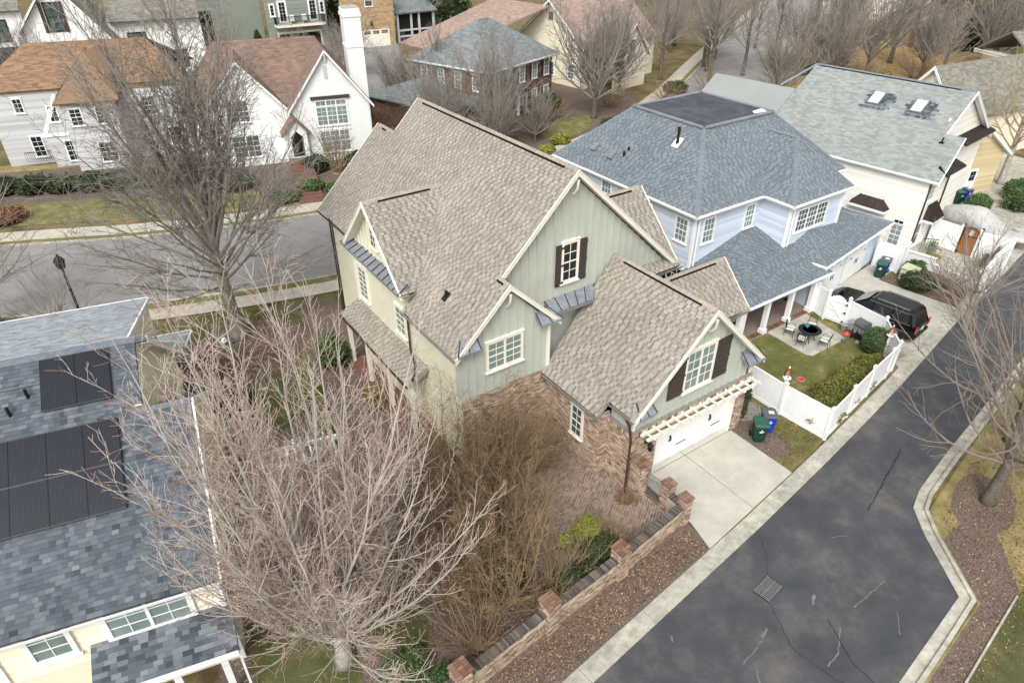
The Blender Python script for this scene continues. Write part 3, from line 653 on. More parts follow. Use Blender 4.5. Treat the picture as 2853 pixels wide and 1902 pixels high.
# --- walls
def gab(y, pts): return [V((x, y, z)) for x, z in pts]
w1 = wallpoly(GH, gab(19.8, [(10.76, 3.4), (22.6, 3.4), (22.6, 6.15), (16.5, 11.75), (10.76, 6.1)]), 'sage')
battens(w1, gab(19.8, [(13.0, 6.5), (22.5, 6.5), (22.5, 6.3), (16.5, 11.75), (13.0, 8.3)]), .4, 'sage')
lap(w1, gab(19.798, [(15.0, 3.4), (18.6, 3.4), (18.6, 6.4), (15.0, 6.4)]), 'sage', .15)
w2 = wallpoly(GH, gab(19.1, [(10.735, 3.6), (15.0, 3.6), (15.0, 6.05), (12.87, 8.2), (10.735, 6.05)]), 'sage', .5)
battens(w2, gab(19.1, [(10.72, 3.6), (15.0, 3.6), (15.0, 6.05), (12.87, 8.2), (10.72, 6.05)]), .4, 'sage')
MB().box((15.0, 19.08, 4.85), (.14, .12, 2.5)).build('corner_board', 'cream_trim', GH)
w3 = wallpoly(GH, [(10.75, 29.3, 0), (10.75, 19.14, 0), (10.75, 19.14, 6.0), (10.75, 23.2, 6.0), (10.75, CY - .02, 9.5), (10.75, 29.3, 6.7)], 'stucco', .2)
wallpoly(GH, [(11.5, 34.1, 0), (11.5, 29.3, 0), (11.5, 29.3, 6.9), (11.5, 34.1, 6.9)], 'stucco', .2)
wallpoly(GH, [(10.76, 29.3, 0), (11.5, 29.3, 0), (11.5, 29.3, 6.6), (10.76, 29.3, 6.6)][::-1], 'stucco', .1)
wallpoly(GH, [(22.6, 34.1, 0), (11.5, 34.1, 0), (11.5, 34.1, 6.9), (15, 34.1, 10.3), (19, 34.1, 6.5), (22.6, 34.1, 6.3)], 'stucco', .2)
wallpoly(GH, [(22.6, 32.3, 6.0), (11.5, 32.3, 6.6), (16.5, 32.3, 11.7)], 'sage', .2)
wallpoly(GH, [(22.6, 19.8, 0), (22.6, 34.1, 0), (22.6, 34.1, 6.3), (22.6, 19.8, 6.3)], 'stucco', .2)
wallpoly(GH, [(22.7, 19.9, 6.2), (22.7, 25.2, 6.2), (22.7, DY, 8.7)], 'stucco', .1)
w4 = wallpoly(GH, [(10.742, CY + 3.0, 6.72), (10.742, CY - 3.0, 6.72), (10.742, CY, 9.55)], 'stucco', .05)
battens(w4, [(10.742, CY + 3.0, 6.72), (10.742, CY - 3.0, 6.72), (10.742, CY, 9.55)], .4, 'stucco')
MB().box((10.74, 29.25, 3.3), (.1, .12, 6.6)).build('corner_board', 'cream_trim', GH)
# garage shell
w5 = wallpoly(GH, gab(14.25, [(15.6, 3.08), (22.6, 3.08), (22.6, 4.1), (GX, 7.4), (15.6, 4.1)]), 'sage', .15)
battens(w5, gab(14.25, [(15.6, 3.08), (22.6, 3.08), (22.6, 4.1), (GX, 7.4), (15.6, 4.1)]), .4, 'sage')
w6 = wallpoly(GH, [(15.6, 15.5, 3.08), (15.6, 14.25, 3.08), (15.6, 14.25, 4.15), (15.6, 15.5, 4.15)], 'sage', .1)
battens(w6, [(15.6, 15.5, 3.08), (15.6, 14.25, 3.08), (15.6, 14.25, 4.15), (15.6, 15.5, 4.15)], .4, 'sage')
for x in (15.62, 22.58): MB().box((x, 14.24, 3.6), (.14, .1, .98)).build('corner_board', 'cream_trim', GH)
wallpoly(GH, [(22.6, 14.25, 0), (22.6, 19.8, 0), (22.6, 19.8, 4.0), (22.6, 14.25, 4.0)], 'stucco', .2)
# brick base of garage
def brickwall(parent, polys, mt='brick_tan', mort='mortar', n_ind=0, th=.1, name='brick_wall', expo=.075, ln=.215):
    mb = MB()
    for p in polys: mb.prism(pl(p), -pnormal(pl(p)) * th)
    w_ = mb.build(name, mort, parent); s2 = Skin()
    for p in polys: s2.lay(p, expo, [ln], .008, gap=.011, bond=ln / 2, flat=True, lift=0, jitter=.003, tint=lambda r: min(1, max(0, random.gauss(.5, .22))))
    s2.finish('brick', mt, w_, n_ind=n_ind); return w_
FY = 14.2
bw = brickwall(GH, [gab(FY, [(15.53, 0), (17.05, 0), (17.05, 3.0), (15.53, 3.0)]), gab(FY, [(21.98, 0), (22.65, 0), (22.65, 3.0), (21.98, 3.0)]), gab(FY, [(17.05, 2.25), (21.98, 2.25), (21.98, 3.0), (17.05, 3.0)]),
    [(15.53, 15.5, 0), (15.53, FY, 0), (15.53, FY, 3.0), (15.53, 15.5, 3.0)], [(15.0, 19.1, 0), (15.0, 15.5, 0), (15.0, 15.5, 3.3), (15.0, 19.1, 3.3)], gab(15.5, [(15.0, 0), (15.53, 0), (15.53, 3.3), (15.0, 3.3)]),
    gab(19.11, [(10.735, 0), (14.99, 0), (14.99, 3.58), (10.735, 3.58)]), [(22.65, FY, 0), (22.65, 16.5, 0), (22.65, 16.5, 3.0), (22.65, FY, 3.0)]], n_ind=300)
# rowlock course along the top of the brick
for (a, b, out) in (((15.5, FY - .03), (22.68, FY - .03), S_), ((15.5, FY), (15.5, 15.5), Wd)):
    a = V((*a, 0)); b = V((*b, 0)); d = (b - a).normalized(); n = int((b - a).length / .076)
    for i in range(n):
        mb = MB(); p = a + d * (i * .076 + .038); mb.box((p.x, p.y, 2.94), (.064, .14, .2) if abs(d.x) > .5 else (.14, .064, .2), t=random.random()); mb.build('brick', 'brick_tan', bw)
MB().box((19.1, FY - .02, 3.055), (7.2, .18, .03)).build('flashing', 'gutter', GH); MB().box((15.52, 14.86, 3.055), (.18, 1.3, .03)).build('flashing', 'gutter', GH)
# garage door in its recess
MB().box((17.08, 14.38, 1.12), (.06, .36, 2.25)).build('door_jamb', 'cream_trim', GH); MB().box((21.94, 14.38, 1.12), (.06, .36, 2.25)).build('door_jamb', 'cream_trim', GH); MB().box((19.5, 14.38, 2.27), (4.95, .36, .06)).build('door_head', 'cream_trim', GH)
MB().prism([(17.05, 14.62, 0), (21.98, 14.62, 0), (21.98, 14.62, 2.3), (17.05, 14.62, 2.3)], (0, .1, 0)).build('garage_back', 'dark_void', GH)
gd = MB().prism([(17.1, 14.52, .02), (21.92, 14.52, .02), (21.92, 14.52, 2.24), (17.1, 14.52, 2.24)], (0, .05, 0)).build('garage_door', 'white_paint', GH)
for r_ in range(4):
    for c in range(2): MB().prism([(17.12 + c * 2.41, 14.512, .03 + r_ * .553), (19.5 + c * 2.41, 14.512, .03 + r_ * .553), (19.5 + c * 2.41, 14.512, .57 + r_ * .553), (17.12 + c * 2.41, 14.512, .57 + r_ * .553)], (0, -.02, 0)).build('door_panel', 'white_paint', gd)
for x in (18.25, 20.75): 
    for dx in (-.035, .035): 
        mb = MB(); mb.tube([(x + dx, 14.48, 1.05), (x + dx * 1.6, 14.44, 1.15), (x + dx * .7, 14.44, 1.25), (x + dx, 14.48, 1.38)], .022, 5); mb.build('door_handle', 'black_iron', gd)
for x0, x1 in ((18.7, 19.35), (20.95, 21.55)): MB().box(((x0 + x1) / 2, 14.485, .62), (x1 - x0, .015, .04)).build('strap_hinge', 'black_iron', gd)
# pergola over the door
pe = []
for y in (13.72, 14.05): MB().prism([(16.05, y - .035, 2.72), (22.6, y - .035, 2.72), (22.75, y - .035, 2.8), (22.75, y - .035, 2.88), (15.9, y - .035, 2.88), (15.9, y - .035, 2.8)], (0, .07, 0)).build('pergola_beam', 'cream_trim', GH)
for i in range(13):
    x = 16.1 + i * (22.5 - 16.1) / 12; MB().prism([(x - .025, 13.45, 2.95), (x - .025, 14.18, 2.88), (x - .025, 14.18, 3.0), (x - .025, 13.45, 3.0)], (.05, 0, 0)).build('pergola_slat', 'cream_trim', GH)
for x in (16.35, 22.3): 
    mb = MB(); mb.box((x, 14.12, 2.25), (.12, .1, .12)); mb.tube([(x, 14.1, 2.3), (x, 13.95, 2.42), (x, 13.86, 2.35)], .02, 5); mb.lathe((x, 13.86, 1.95), [(.05, 0), (.1, .08), (.12, .26), (.14, .28), (.04, .42), (.02, .46)], 8); mb.build('wall_lantern', 'black_iron', GH)
# metal pents
def pent(parent, tl, tr, bl, br, seams, mt='lead'):
    tl, tr, bl, br = map(V, (tl, tr, bl, br)); mb = MB(); n = pnormal([bl, br, tr, tl]); mb.prism([bl, br, tr, tl], -n * .06)
    mb.prism([bl - V((0, 0, .1)), br - V((0, 0, .1)), br, bl], n * .01); mb.prism([bl, tl, tl - V((0, 0, .3)), bl - V((0, 0, .1))], (br - bl).normalized() * .02); mb.prism([br, tr, tr - V((0, 0, .3)), br - V((0, 0, .1))], (bl - br).normalized() * .02)
    p = mb.build('metal_pent_roof', mt, parent)
    for i in range(seams + 1):
        t = i / seams; m2 = MB(); a = bl.lerp(br, t); b = tl.lerp(tr, t); m2.bar(a + n * .012, b + n * .012, .025, .03, up=n); m2.build('seam', 'rubber', p)
    return p
pent(GH, (15.25, 19.78, 6.5), (18.0, 19.78, 6.5), (15.3, 19.15, 6.18), (17.5, 19.15, 6.18), 5); gutter(GH, (15.3, 19.14, 6.2), (17.5, 19.14, 6.2), S_)
pent(GH, (14.3, 19.08, 6.62), (15.0, 19.08, 6.62), (14.35, 18.72, 6.12), (15.48, 18.72, 6.12), 2); pent(GH, (10.72, 19.08, 6.62), (11.4, 19.08, 6.62), (10.4, 18.72, 6.1), (11.45, 18.72, 6.1), 2)
pent(GH, (15.6, 14.22, 4.55), (16.2, 14.22, 4.55), (15.5, 13.8, 3.98), (16.4, 13.8, 3.98), 2); pent(GH, (21.7, 14.22, 4.55), (22.6, 14.22, 4.55), (21.8, 13.8, 3.98), (22.95, 13.8, 3.98), 2)
pent(GH, (10.75, CY + 3.0, 7.08), (10.75, CY - 3.0, 7.08), (10.2, CY + 3.05, 6.85), (10.2, CY - 3.05, 6.75), 12)
# windows and shutters
wn = dict(r=(1, 0, 0), u=(0, 0, 1), n=(0, -1, 0)); ww = dict(r=(0, -1, 0), u=(0, 0, 1), n=(-1, 0, 0))
window(GH, (16.18, 19.8, 7.2), w_=.7, h=1.65, cols=2, rows=4, gm='glass_dark', trim=.12, **wn)
window(GH, (11.97, 19.1, 4.72), w_=1.58, h=1.2, cols=2, rows=4, mullions=2, trim=.12, **wn)
window(GH, (18.24, 14.25, 3.98), w_=1.5, h=1.8, cols=2, rows=4, mullions=2, trim=.12, **wn)
window(GH, (10.75, 28.8, 4.1), w_=.85, h=1.6, cols=2, rows=6, trim=.12, **ww); window(GH, (10.75, 24.78, 4.15), w_=.8, h=1.25, cols=2, rows=4, trim=.12, **ww)
window(GH, (10.742, 26.7, 7.62), w_=.5, h=.85, cols=2, rows=3, gm='glass_dark', trim=.09, **ww); window(GH, (15.0, 17.15, 1.4), w_=.6, h=1.45, cols=2, rows=4, trim=.1, gm='glass', **ww)
def shutter(parent, x, y, z, w_, h):
    f = MB().prism([(x, y, z), (x + w_, y, z), (x + w_, y, z + h), (x, y, z + h)], (0, -.035, 0)).build('shutter', 'dark_wood', parent); n = max(3, int(w_ / .1))
    for i in range(n): MB().prism([(x + w_ * i / n + .006, y - .035, z), (x + w_ * (i + 1) / n - .006, y - .035, z), (x + w_ * (i + 1) / n - .006, y - .035, z + h), (x + w_ * i / n + .006, y - .035, z + h)], (0, -.012, 0)).build('shutter_plank', 'dark_wood', f)
    for k in (.08, .5, .92): MB().box((x + w_ / 2, y - .06, z + h * k), (w_, .03, .09)).build('shutter_batten', 'dark_wood', f)
shutter(GH, 15.78, 19.76, 7.0, .4, 1.9); shutter(GH, 17.02, 19.76, 7.0, .4, 1.9); shutter(GH, 17.3, 14.21, 3.87, .85, 1.95); shutter(GH, 19.9, 14.21, 3.87, .85, 1.95)
# roof vent, porch posts
mb = MB(); mb.prism([(11.35, 21.3, zL(11.35) + .02), (11.65, 21.3, zL(11.65) + .02), (11.65, 21.6, zL(11.65) + .02), (11.35, 21.6, zL(11.35) + .02)], (0, 0, .03)); mb.tube([(11.5, 21.45, zL(11.5)), (11.5, 21.45, zL(11.5) + .32)], .05, 8); mb.build('vent_pipe', 'black_iron', GH)
for x, y in ((24.3, 16.4), (24.3, 19.8), (23.2, 16.4)):
    mb = MB(); mb.box((x, y, 2.3), (.22, .22, 4.6)); mb.box((x, y, .15), (.3, .3, .3)); mb.box((x, y, 4.5), (.28, .28, .12)); mb.build('porch_post', 'white_paint', GH)
# posts under the west shed roof, timber brackets
for y in (22.3, 24.6, 27, 29.2):
    mb = MB(); mb.box((9.95, y, 1.4), (.18, .18, 2.8)); mb.build('porch_post', 'cream_trim', GH)
MB().box((9.95, 25.75, 2.85), (.16, 7.1, .18)).build('porch_beam', 'cream_trim', GH); sheet('porch_floor', [(9.6, 22), (10.76, 22), (10.76, 29.4), (9.6, 29.4)], .0, 'brick_red', kind=None, th=.14, parent=GH)

# ================================================================ neighbouring houses
class Fr:
    def __init__(s, o, deg): a = R(deg); s.o = V((*o, 0)); s.u = V((math.cos(a), math.sin(a), 0)); s.v = V((-math.sin(a), math.cos(a), 0)); s.deg = a
    def __call__(s, u, v, z): return s.o + s.u * u + s.v * v + V((0, 0, z))
    def P(s, pts): return [s(*p) for p in pts]
def roofskin(parent, polys, mt, flat_mt=None, expo=.145, widths=SHW, n_ind=0, tint=None, thick=.014, hiddenp=(), sides=False):
    up = [upw(p) for p in polys]; r_ = roofpart(parent, up + [upw(p) for p in hiddenp], mt)
    s2 = Skin()
    for p in up: s2.lay(p, expo, widths, thick, tint=tint)
    s2.finish('shingle', mt, r_, n_ind=n_ind, sides=sides); return r_
def hipcap(parent, a, b, mt, w_=.28):
    a = V(a); b = V(b); n = max(1, int((b - a).length / .3)); d = (b - a) / n; s = d.cross(V((0, 0, 1))).normalized()
    for i in range(n):
        p = a + d * i; q = a + d * (i + 1.1); mb = MB(); up = V((0, 0, 1))
        mb.loft([[p - s * w_ / 2 - up * .04, p + up * .06, p + s * w_ / 2 - up * .04, p - up * .06], [q - s * w_ / 2 - up * .055, q + up * .045, q + s * w_ / 2 - up * .055, q - up * .075]]); mb.build('ridge_cap', mt, parent)
# ---------------------------------------------------------------- slate roofed house, lower left
SHh = thing('solar_house', 'cream house with dark slate coloured shingle roof and solar panels at lower left', 'house', (-2, 20, 0))
F = Fr((.41, 23.22), -12.2); K = .53
zn = lambda v: 8.3 + K * v
near1 = F.P([(-11, -7.73, zn(-7.73)), (0, -7.73, zn(-7.73)), (0, 0, 8.3), (-11, 0, 8.3)])
near2 = F.P([(0, -7.73, zn(-7.73)), (1.45, -7.73, zn(-7.73)), (1.45, -2.4, zn(-2.4)), (0, -2.4, zn(-2.4))])
r1 = roofskin(SHh, [near1, near2], 'roof_slate', n_ind=300, expo=.145, widths=[.14, .18, .22], thick=.022, tint=lambda row: min(1, max(0, random.gauss(.45, .17))), hiddenp=[F.P([(0, -2.4, zn(-2.4)), (1.45, -2.4, zn(-2.4)), (1.45, 3.0, 3.6), (0, 3.0, 3.6)]), F.P([(-11, 0, 8.3), (.35, 0, 8.3), (.35, 8.0, 2.6), (-11, 8.0, 2.6)])])
shed = F.P([(-11, 6.45, 6.5), (-.25, 6.45, 6.5), (-.25, .15, 8.27), (-11, .15, 8.27)])
low = F.P([(-3, 10.2, 2.45), (.55, 10.2, 2.45), (.3, 8.2, 2.75), (-3, 8.2, 2.75)])
r2 = roofskin(SHh, [shed, low], 'roof_pale', expo=.15, widths=[.2, .26, .32])
ridge_caps(r1, F(-10.8, 0, 8.31), F(0, 0, 8.31), 'cap_slate', (.4, K), step=.2, w=.2)
for a, b in ((F(0.02, -2.4, 7.03), F(1.45, -2.4, 7.03)),): ridge_caps(r1, a, b, 'cap_slate', K, step=.2)
barge(SHh, F(.35, 0, 8.3), F(.35, 8.0, 2.6), F.u, h=.26, mt='white_paint', soff=.4); barge(SHh, F(-.25, 6.45, 6.5), F(-.25, .2, 8.26), F.u, h=.16, mt='white_paint', soff=.2)
barge(SHh, F(-.25, 6.47, 6.5), F(-11, 6.47, 6.5), F.v, h=.16, mt='white_paint', soff=.2); barge(SHh, F(.55, 10.2, 2.45), F(.3, 8.2, 2.75), F.u, h=.1, mt='white_paint', soff=0); barge(SHh, F(.55, 10.21, 2.45), F(-3, 10.21, 2.45), F.v, h=.1, mt='white_paint', soff=0)
barge(SHh, F(1.46, -2.4, 7.03), F(1.46, -7.73, zn(-7.73)), F.u, h=.2, mt='white_paint', soff=.1); barge(SHh, F(1.46, -2.4, 7.03), F(1.46, 3.0, 3.6), F.u, h=.2, mt='white_paint', soff=.1)
wallpoly(SHh, F.P([(0, -2.3, 2.5), (0, 6.2, 2.5), (0, 6.2, 3.9), (0, 0, 8.2), (0, -2.3, 7.1)]), 'cream_siding', .2)
MB().bar(F(.02, 6.2, 2.5), F(.02, 6.2, 3.95), .12, .12).build('corner_board', 'white_paint', SHh); MB().bar(F(.02, 4.6, 3.0), F(.02, 4.6, 5.0), .08, .05).build('corner_board', 'white_paint', SHh)
wallpoly(SHh, F.P([(-.4, .2, 6.0), (-.4, 6.2, 5.0), (-.4, 6.2, 6.4), (-.4, .2, 8.1)]), 'cream_siding', .2); MB().bar(F(-.38, 6.15, 4.2), F(-.38, 6.15, 6.4), .12, .12).build('corner_board', 'white_paint', SHh)
wallpoly(SHh, F.P([(1.36, -7.4, 0), (1.36, 2.9, 0), (1.36, 2.9, 3.6), (1.36, -2.4, 6.9), (1.36, -7.4, 4.3)]), 'cream_siding', .2)
wallpoly(SHh, F.P([(-11, 8.0, 0), (-11, 6.3, 0), (0, 6.3, 0), (0, 6.3, 3.6), (-11, 6.3, 3.6)])[1:], 'cream_siding', .2)
ws = wallpoly(SHh, F.P([(-11, -7.4, 0), (1.36, -7.4, 0), (1.36, -7.4, 4.25), (-11, -7.4, 4.25)]), 'cream_siding', .2)
lap(ws, F.P([(-11, -7.402, 2.2), (1.36, -7.402, 2.2), (1.36, -7.402, 4.15), (-11, -7.402, 4.15)]), 'cream_siding', .13)
lw = dict(r=F.u, u=(0, 0, 1), n=-F.v)
for x in (-3.65, ): window(SHh, F(x, -7.42, 2.85), w_=.9, h=1.15, cols=2, rows=3, trim=.14, gm='glass_teal', tm='white_paint', rail=False, **lw)
window(SHh, F(-1.7, -7.42, 2.85), w_=2.1, h=1.15, cols=2, rows=3, trim=.16, gm='glass_teal', tm='white_paint', mullions=2, rail=False, **lw)
for x in (-4.55, 1.3): MB().bar(F(x, -7.45, 0), F(x, -7.45, 4.2), .16, .1, up=F.v).build('corner_board', 'white_paint', SHh)
gutter(SHh, F(-11, -7.73, zn(-7.73)), F(1.45, -7.73, zn(-7.73)), -F.v, 'white_paint')
brickwall(SHh, [F.P([(-8, -7.6, 0), (-4.6, -7.6, 0), (-4.6, -7.6, 2.4), (-8, -7.6, 2.4)])], 'brick_red', 'mortar_red')
pn = F.P([(-2.35, -8.75, 2.2), (1.5, -8.75, 2.2), (1.5, -7.4, 2.8), (-2.35, -7.4, 2.8)]); r3 = roofskin(SHh, [pn], 'roof_slate', expo=.15, widths=[.2, .26, .32]); r3.name = 'porch_roof'
MB().bar(F(-2.4, -8.78, 2.1), F(1.5, -8.78, 2.1), .08, .16).build('porch_beam', 'white_paint', SHh)
for x in (-1.6, -.3, 1.0): 
    mb = MB(); mb.bar(F(x, -8.6, 0), F(x, -8.6, 2.05), .2, .2); mb.bar(F(x, -8.6, 1.75), F(x + .5, -8.6, 2.1), .12, .12, up=F.v); mb.build('porch_post', 'white_paint', SHh)
MB().bar(F(1.5, -8.75, 0), F(1.5, -8.75, 2.1), .07, .07).build('downspout', 'white_paint', SHh)
# solar panels
nn = (V((0, 0, 1)) - F.v * K).normalized(); sl = (F.v + V((0, 0, K))).normalized()
def solar(parent, u0, v0, w_=.99, h=1.86):
    p = F(u0, v0, zn(v0)) + nn * .09; mb = MB(); mb.prism([p, p + F.u * w_, p + F.u * w_ + sl * h, p + sl * h], nn * .035)
    fr = mb.build('solar_panel', 'solar_cell', parent); m2 = MB(); q = p + nn * .036
    for i in range(1, 17):
        a = q + F.u * w_ * i / 17; m2.prism([a, a + F.u * .006, a + F.u * .006 + sl * h, a + sl * h], nn * .003)
    m2.build('busbars', 'solar_line', fr, kind='stuff'); m3 = MB()
    for a, b in ((q, q + F.u * w_), (q + sl * h, q + F.u * w_ + sl * h)): m3.bar(a, b, .03, .02, up=nn)
    m3.build('panel_frame', 'solar_line', fr)
for i in range(2): solar(SHh, -2.78 + i * 1.0, -1.87)
for v0 in (-3.86, -5.2):
    for i in range(4): solar(SHh, -4.7 + i, v0, h=1.49)
MB().bar(F(-6, -.95, zn(-.95) + .06), F(-2.8, -.95, zn(-.95) + .06), .04, .04).build('panel_rail', 'steel', SHh)
for u_, v_ in ((-3.65, -1.75), (-3.15, -1.3)): MB().tube([F(u_, v_, zn(v_)), F(u_, v_, zn(v_) + .35)], .05, 8).build('vent_pipe', 'black_iron', SHh)

# ---------------------------------------------------------------- blue house
BH = thing('blue_house', 'pale blue sided house with blue grey hip roof and flat dark top', 'house', (35, 26, 0))
T = 9.4
a0, a1, b0, b1 = 28.17, 41.9, 23.03, 36.0; c0, c1, d0, d1 = 31.8, 38.0, 26.5, 32.4
Sp = [(a0, b0, 6), (a1, b0, 6), (c1, d0, T), (c0, d0, T)]; Wp = [(a0, b1, 6), (a0, b0, 6), (c0, d0, T), (c0, d1, T)]
Np = [(a1, b1, 6), (a0, b1, 6), (c0, d1, T), (c1, d1, T)]; Ep = [(a1, b0, 6), (a1, b1, 6), (c1, d1, T), (c1, d0, T)]
zS = lambda y: 6 + (T - 6) * (y - b0) / (d0 - b0)
bx0, bx1, by = 33.85, 39.56, 20.93; bm = (bx0 + bx1) / 2; bz = 8.8; byr = 23.6; bback = b0 + (bz - 6) * (d0 - b0) / (T - 6)
BSp = [(bx0, by, 6), (bx1, by, 6), (bm, byr, bz)]; BWp = [(bx0, b0, 6), (bx0, by, 6), (bm, byr, bz), (bm, bback, bz)]; BEp = [(bx1, by, 6), (bx1, b0, 6), (bm, bback, bz), (bm, byr, bz)]
PE, PK = 2.5, .27; px0, py0 = 27.9, 18.45
pS = [(px0, py0, PE), (35.2, py0 + .12, PE + .03), (35.2, 21.4, PE + PK * 2.95), (34.2, 21.4, PE + PK * 2.95), (34.2, 23.45, PE + PK * 5), (px0 + 5, 23.45, PE + PK * 5)]
pS1 = [(px0, py0, PE), (34.2, py0, PE), (34.2, 23.45, PE + PK * 5), (px0 + 5, 23.45, PE + PK * 5)]; pS2 = [(34.2, py0, PE), (35.3, py0, PE), (35.3, 21.4, PE + PK * 2.95), (34.2, 21.4, PE + PK * 2.95)]
pW = [(px0, 23.45, PE), (px0, py0, PE), (px0 + 5, 23.45, PE + PK * 5)]
pW = [(px0, 23.45, PE), (px0, py0, PE), (px0 + 5, py0 + 5, PE + PK * 5)]
FG = Fr((35.0, 18.72), 8.5)
gS = FG.P([(0, 0, 2.78), (9.3, 0, 2.78), (6.0, 2.45, 3.8), (1.9, 2.45, 3.8)]); gW = FG.P([(-.3, 2.9, 2.9), (0, 0, 2.78), (1.9, 2.45, 3.8)]); gE = FG.P([(9.3, 0, 2.78), (9.3, 4.9, 2.78), (6.0, 2.45, 3.8)]); gN = FG.P([(9.3, 4.9, 2.78), (1.9, 4.9, 2.78), (1.9, 2.45, 3.8), (6.0, 2.45, 3.8)])
bt = lambda row: min(1, max(0, random.gauss(.6, .25)))
rb = roofskin(BH, [Sp, Wp, BSp, BWp, BEp, pS1, pS2, pW, gS, gW, gE], 'roof_blue', n_ind=300, tint=bt, widths=BLU, thick=.02, hiddenp=[Np, Ep, gN])
for a, b in (((a0, b0, 6), (c0, d0, T)), ((a0, b1, 6), (c0, d1, T)), ((bx0, by, 6), (bm, byr, bz)), ((bx1, by, 6), (bm, byr, bz)), ((bm, byr, bz), (bm, bback, bz)), ((a1, b0, 6), (c1, d0, T)), ((px0, py0, PE), (px0 + 5, py0 + 5, PE + PK * 5)), (FG(0, 0, 2.78), FG(1.9, 2.45, 3.8)), (FG(9.3, 0, 2.78), FG(6, 2.45, 3.8))): hipcap(rb, a, b, 'cap_blue')
MB().prism([(c0, d0, T), (c1, d0, T), (c1, d1, T), (c0, d1, T)], (0, 0, .03)).build('flat_roof', 'membrane', BH); ft = bpy.data.objects['flat_roof']
for a, b in (((c0, d0), (c1, d0)), ((c1, d0), (c1, d1)), ((c1, d1), (c0, d1)), ((c0, d1), (c0, d0))): MB().bar((*a, T + .03), (*b, T + .03), .28, .09).build('roof_edge_trim', 'lead', ft)
MB().prism([(36.6, 26.8, T + .04), (37.7, 26.7, T + .04), (37.9, 27.3, T + .04), (36.9, 27.2, T + .04)], (0, 0, .02)).build('snow_patch', 'white_paint', ft)
BHw = lambda poly, sid='blue_siding', e=.16: lap(wallpoly(BH, poly, 'blue_siding', .15), [V(p) + pnormal(pl(poly)) * .002 for p in poly], sid, e)
BHw([(28.55, 35.6, 0), (28.55, 23.4, 0), (28.55, 23.4, 5.95), (28.55, 35.6, 5.95)]); BHw([(28.55, 23.4, 2.4), (34.2, 23.4, 2.4), (34.2, 23.4, 5.95), (28.55, 23.4, 5.95)])
BHw([(34.2, 23.4, 2.8), (34.2, 21.3, 2.8), (34.2, 21.3, 5.95), (34.2, 23.4, 5.95)]); BHw([(34.2, 21.3, 2.8), (39.22, 21.3, 2.8), (39.22, 21.3, 5.95), (34.2, 21.3, 5.95)]); BHw([(39.22, 21.3, 2.8), (39.22, 23.4, 2.8), (39.22, 23.4, 5.95), (39.22, 21.3, 5.95)])
BHw([(39.22, 23.4, 0), (41.5, 23.4, 0), (41.5, 23.4, 5.95), (39.22, 23.4, 5.95)]); wallpoly(BH, [(41.5, 23.4, 0), (41.5, 35.6, 0), (41.5, 35.6, 5.95), (41.5, 23.4, 5.95)], 'blue_siding'); wallpoly(BH, [(41.5, 35.6, 0), (28.55, 35.6, 0), (28.55, 35.6, 5.95), (41.5, 35.6, 5.95)], 'blue_siding')
for x, y, z in ((28.53, 23.38, 2.6), (34.18, 21.28, 3.1), (39.24, 21.28, 3.4)): MB().box((x, y, (z + 5.9) / 2), (.16, .16, 5.9 - z)).build('corner_board', 'white_paint', BH)
MB().tube([(28.75, 23.25, 5.85), (28.75, 23.25, 2.7)], .05, 6).build('downspout', 'white_paint', BH); MB().tube([(34.35, 21.15, 5.85), (34.35, 21.15, 3.3)], .05, 6).build('downspout', 'white_paint', BH)
def fascia(parent, pts, mt='white_paint', h=.2, gut=True):
    for i in range(len(pts) - 1):
        a = V(pts[i]); b = V(pts[i + 1]); d = (b - a).normalized(); o = d.cross(V((0, 0, 1))); mb = MB(); mb.prism([a - V((0, 0, h)), b - V((0, 0, h)), b - V((0, 0, .01)), a - V((0, 0, .01))], o * .03)
        mb.prism([a + V((0, 0, -.1)), b + V((0, 0, -.1)), b + V((0, 0, 0)), a], o * .12); mb.prism([a - V((0, 0, h)), b - V((0, 0, h)), b - V((0, 0, h)) - o * .4, a - V((0, 0, h)) - o * .4], V((0, 0, .03))); mb.build('fascia_gutter', mt, parent)
fascia(BH, [(a0, b1, 6), (a0, b0, 6), (bx0, b0, 6), (bx0, by, 6), (bx1, by, 6), (bx1, b0, 6), (a1, b0, 6)]); fascia(BH, [(px0, 23.4, PE), (px0, py0, PE), (35.3, py0, PE)]); fascia(BH, [FG(-.3, 2.5, 2.85), FG(0, 0, 2.78), FG(9.3, 0, 2.78), FG(9.3, 4.9, 2.78)])
bs = dict(r=(1, 0, 0), u=(0, 0, 1), n=(0, -1, 0), tm='white_paint')
window(BH, (28.55, 24.68, 4.05), (0, -1, 0), (0, 0, 1), (-1, 0, 0), .8, 1.35, 3, 4, .1, tm='white_paint'); window(BH, (28.55, 27.6, 4.05), (0, -1, 0), (0, 0, 1), (-1, 0, 0), .8, 1.5, 3, 4, .1, tm='white_paint'); window(BH, (28.55, 31.2, 4.05), (0, -1, 0), (0, 0, 1), (-1, 0, 0), .8, 1.5, 3, 4, .1, tm='white_paint')
window(BH, (28.55, 24.9, 1.0), (0, -1, 0), (0, 0, 1), (-1, 0, 0), 1.5, 1.3, 4, 3, .1, tm='white_paint', gm='glass_dark')
window(BH, (29.32, 23.4, 4.02), w_=.8, h=1.4, cols=3, rows=4, **bs); window(BH, (32.9, 23.4, 4.08), w_=.7, h=1.35, cols=3, rows=4, **bs); window(BH, (34.95, 21.3, 4.05), w_=2.75, h=1.3, cols=3, rows=4, mullions=3, gm='glass', **bs)
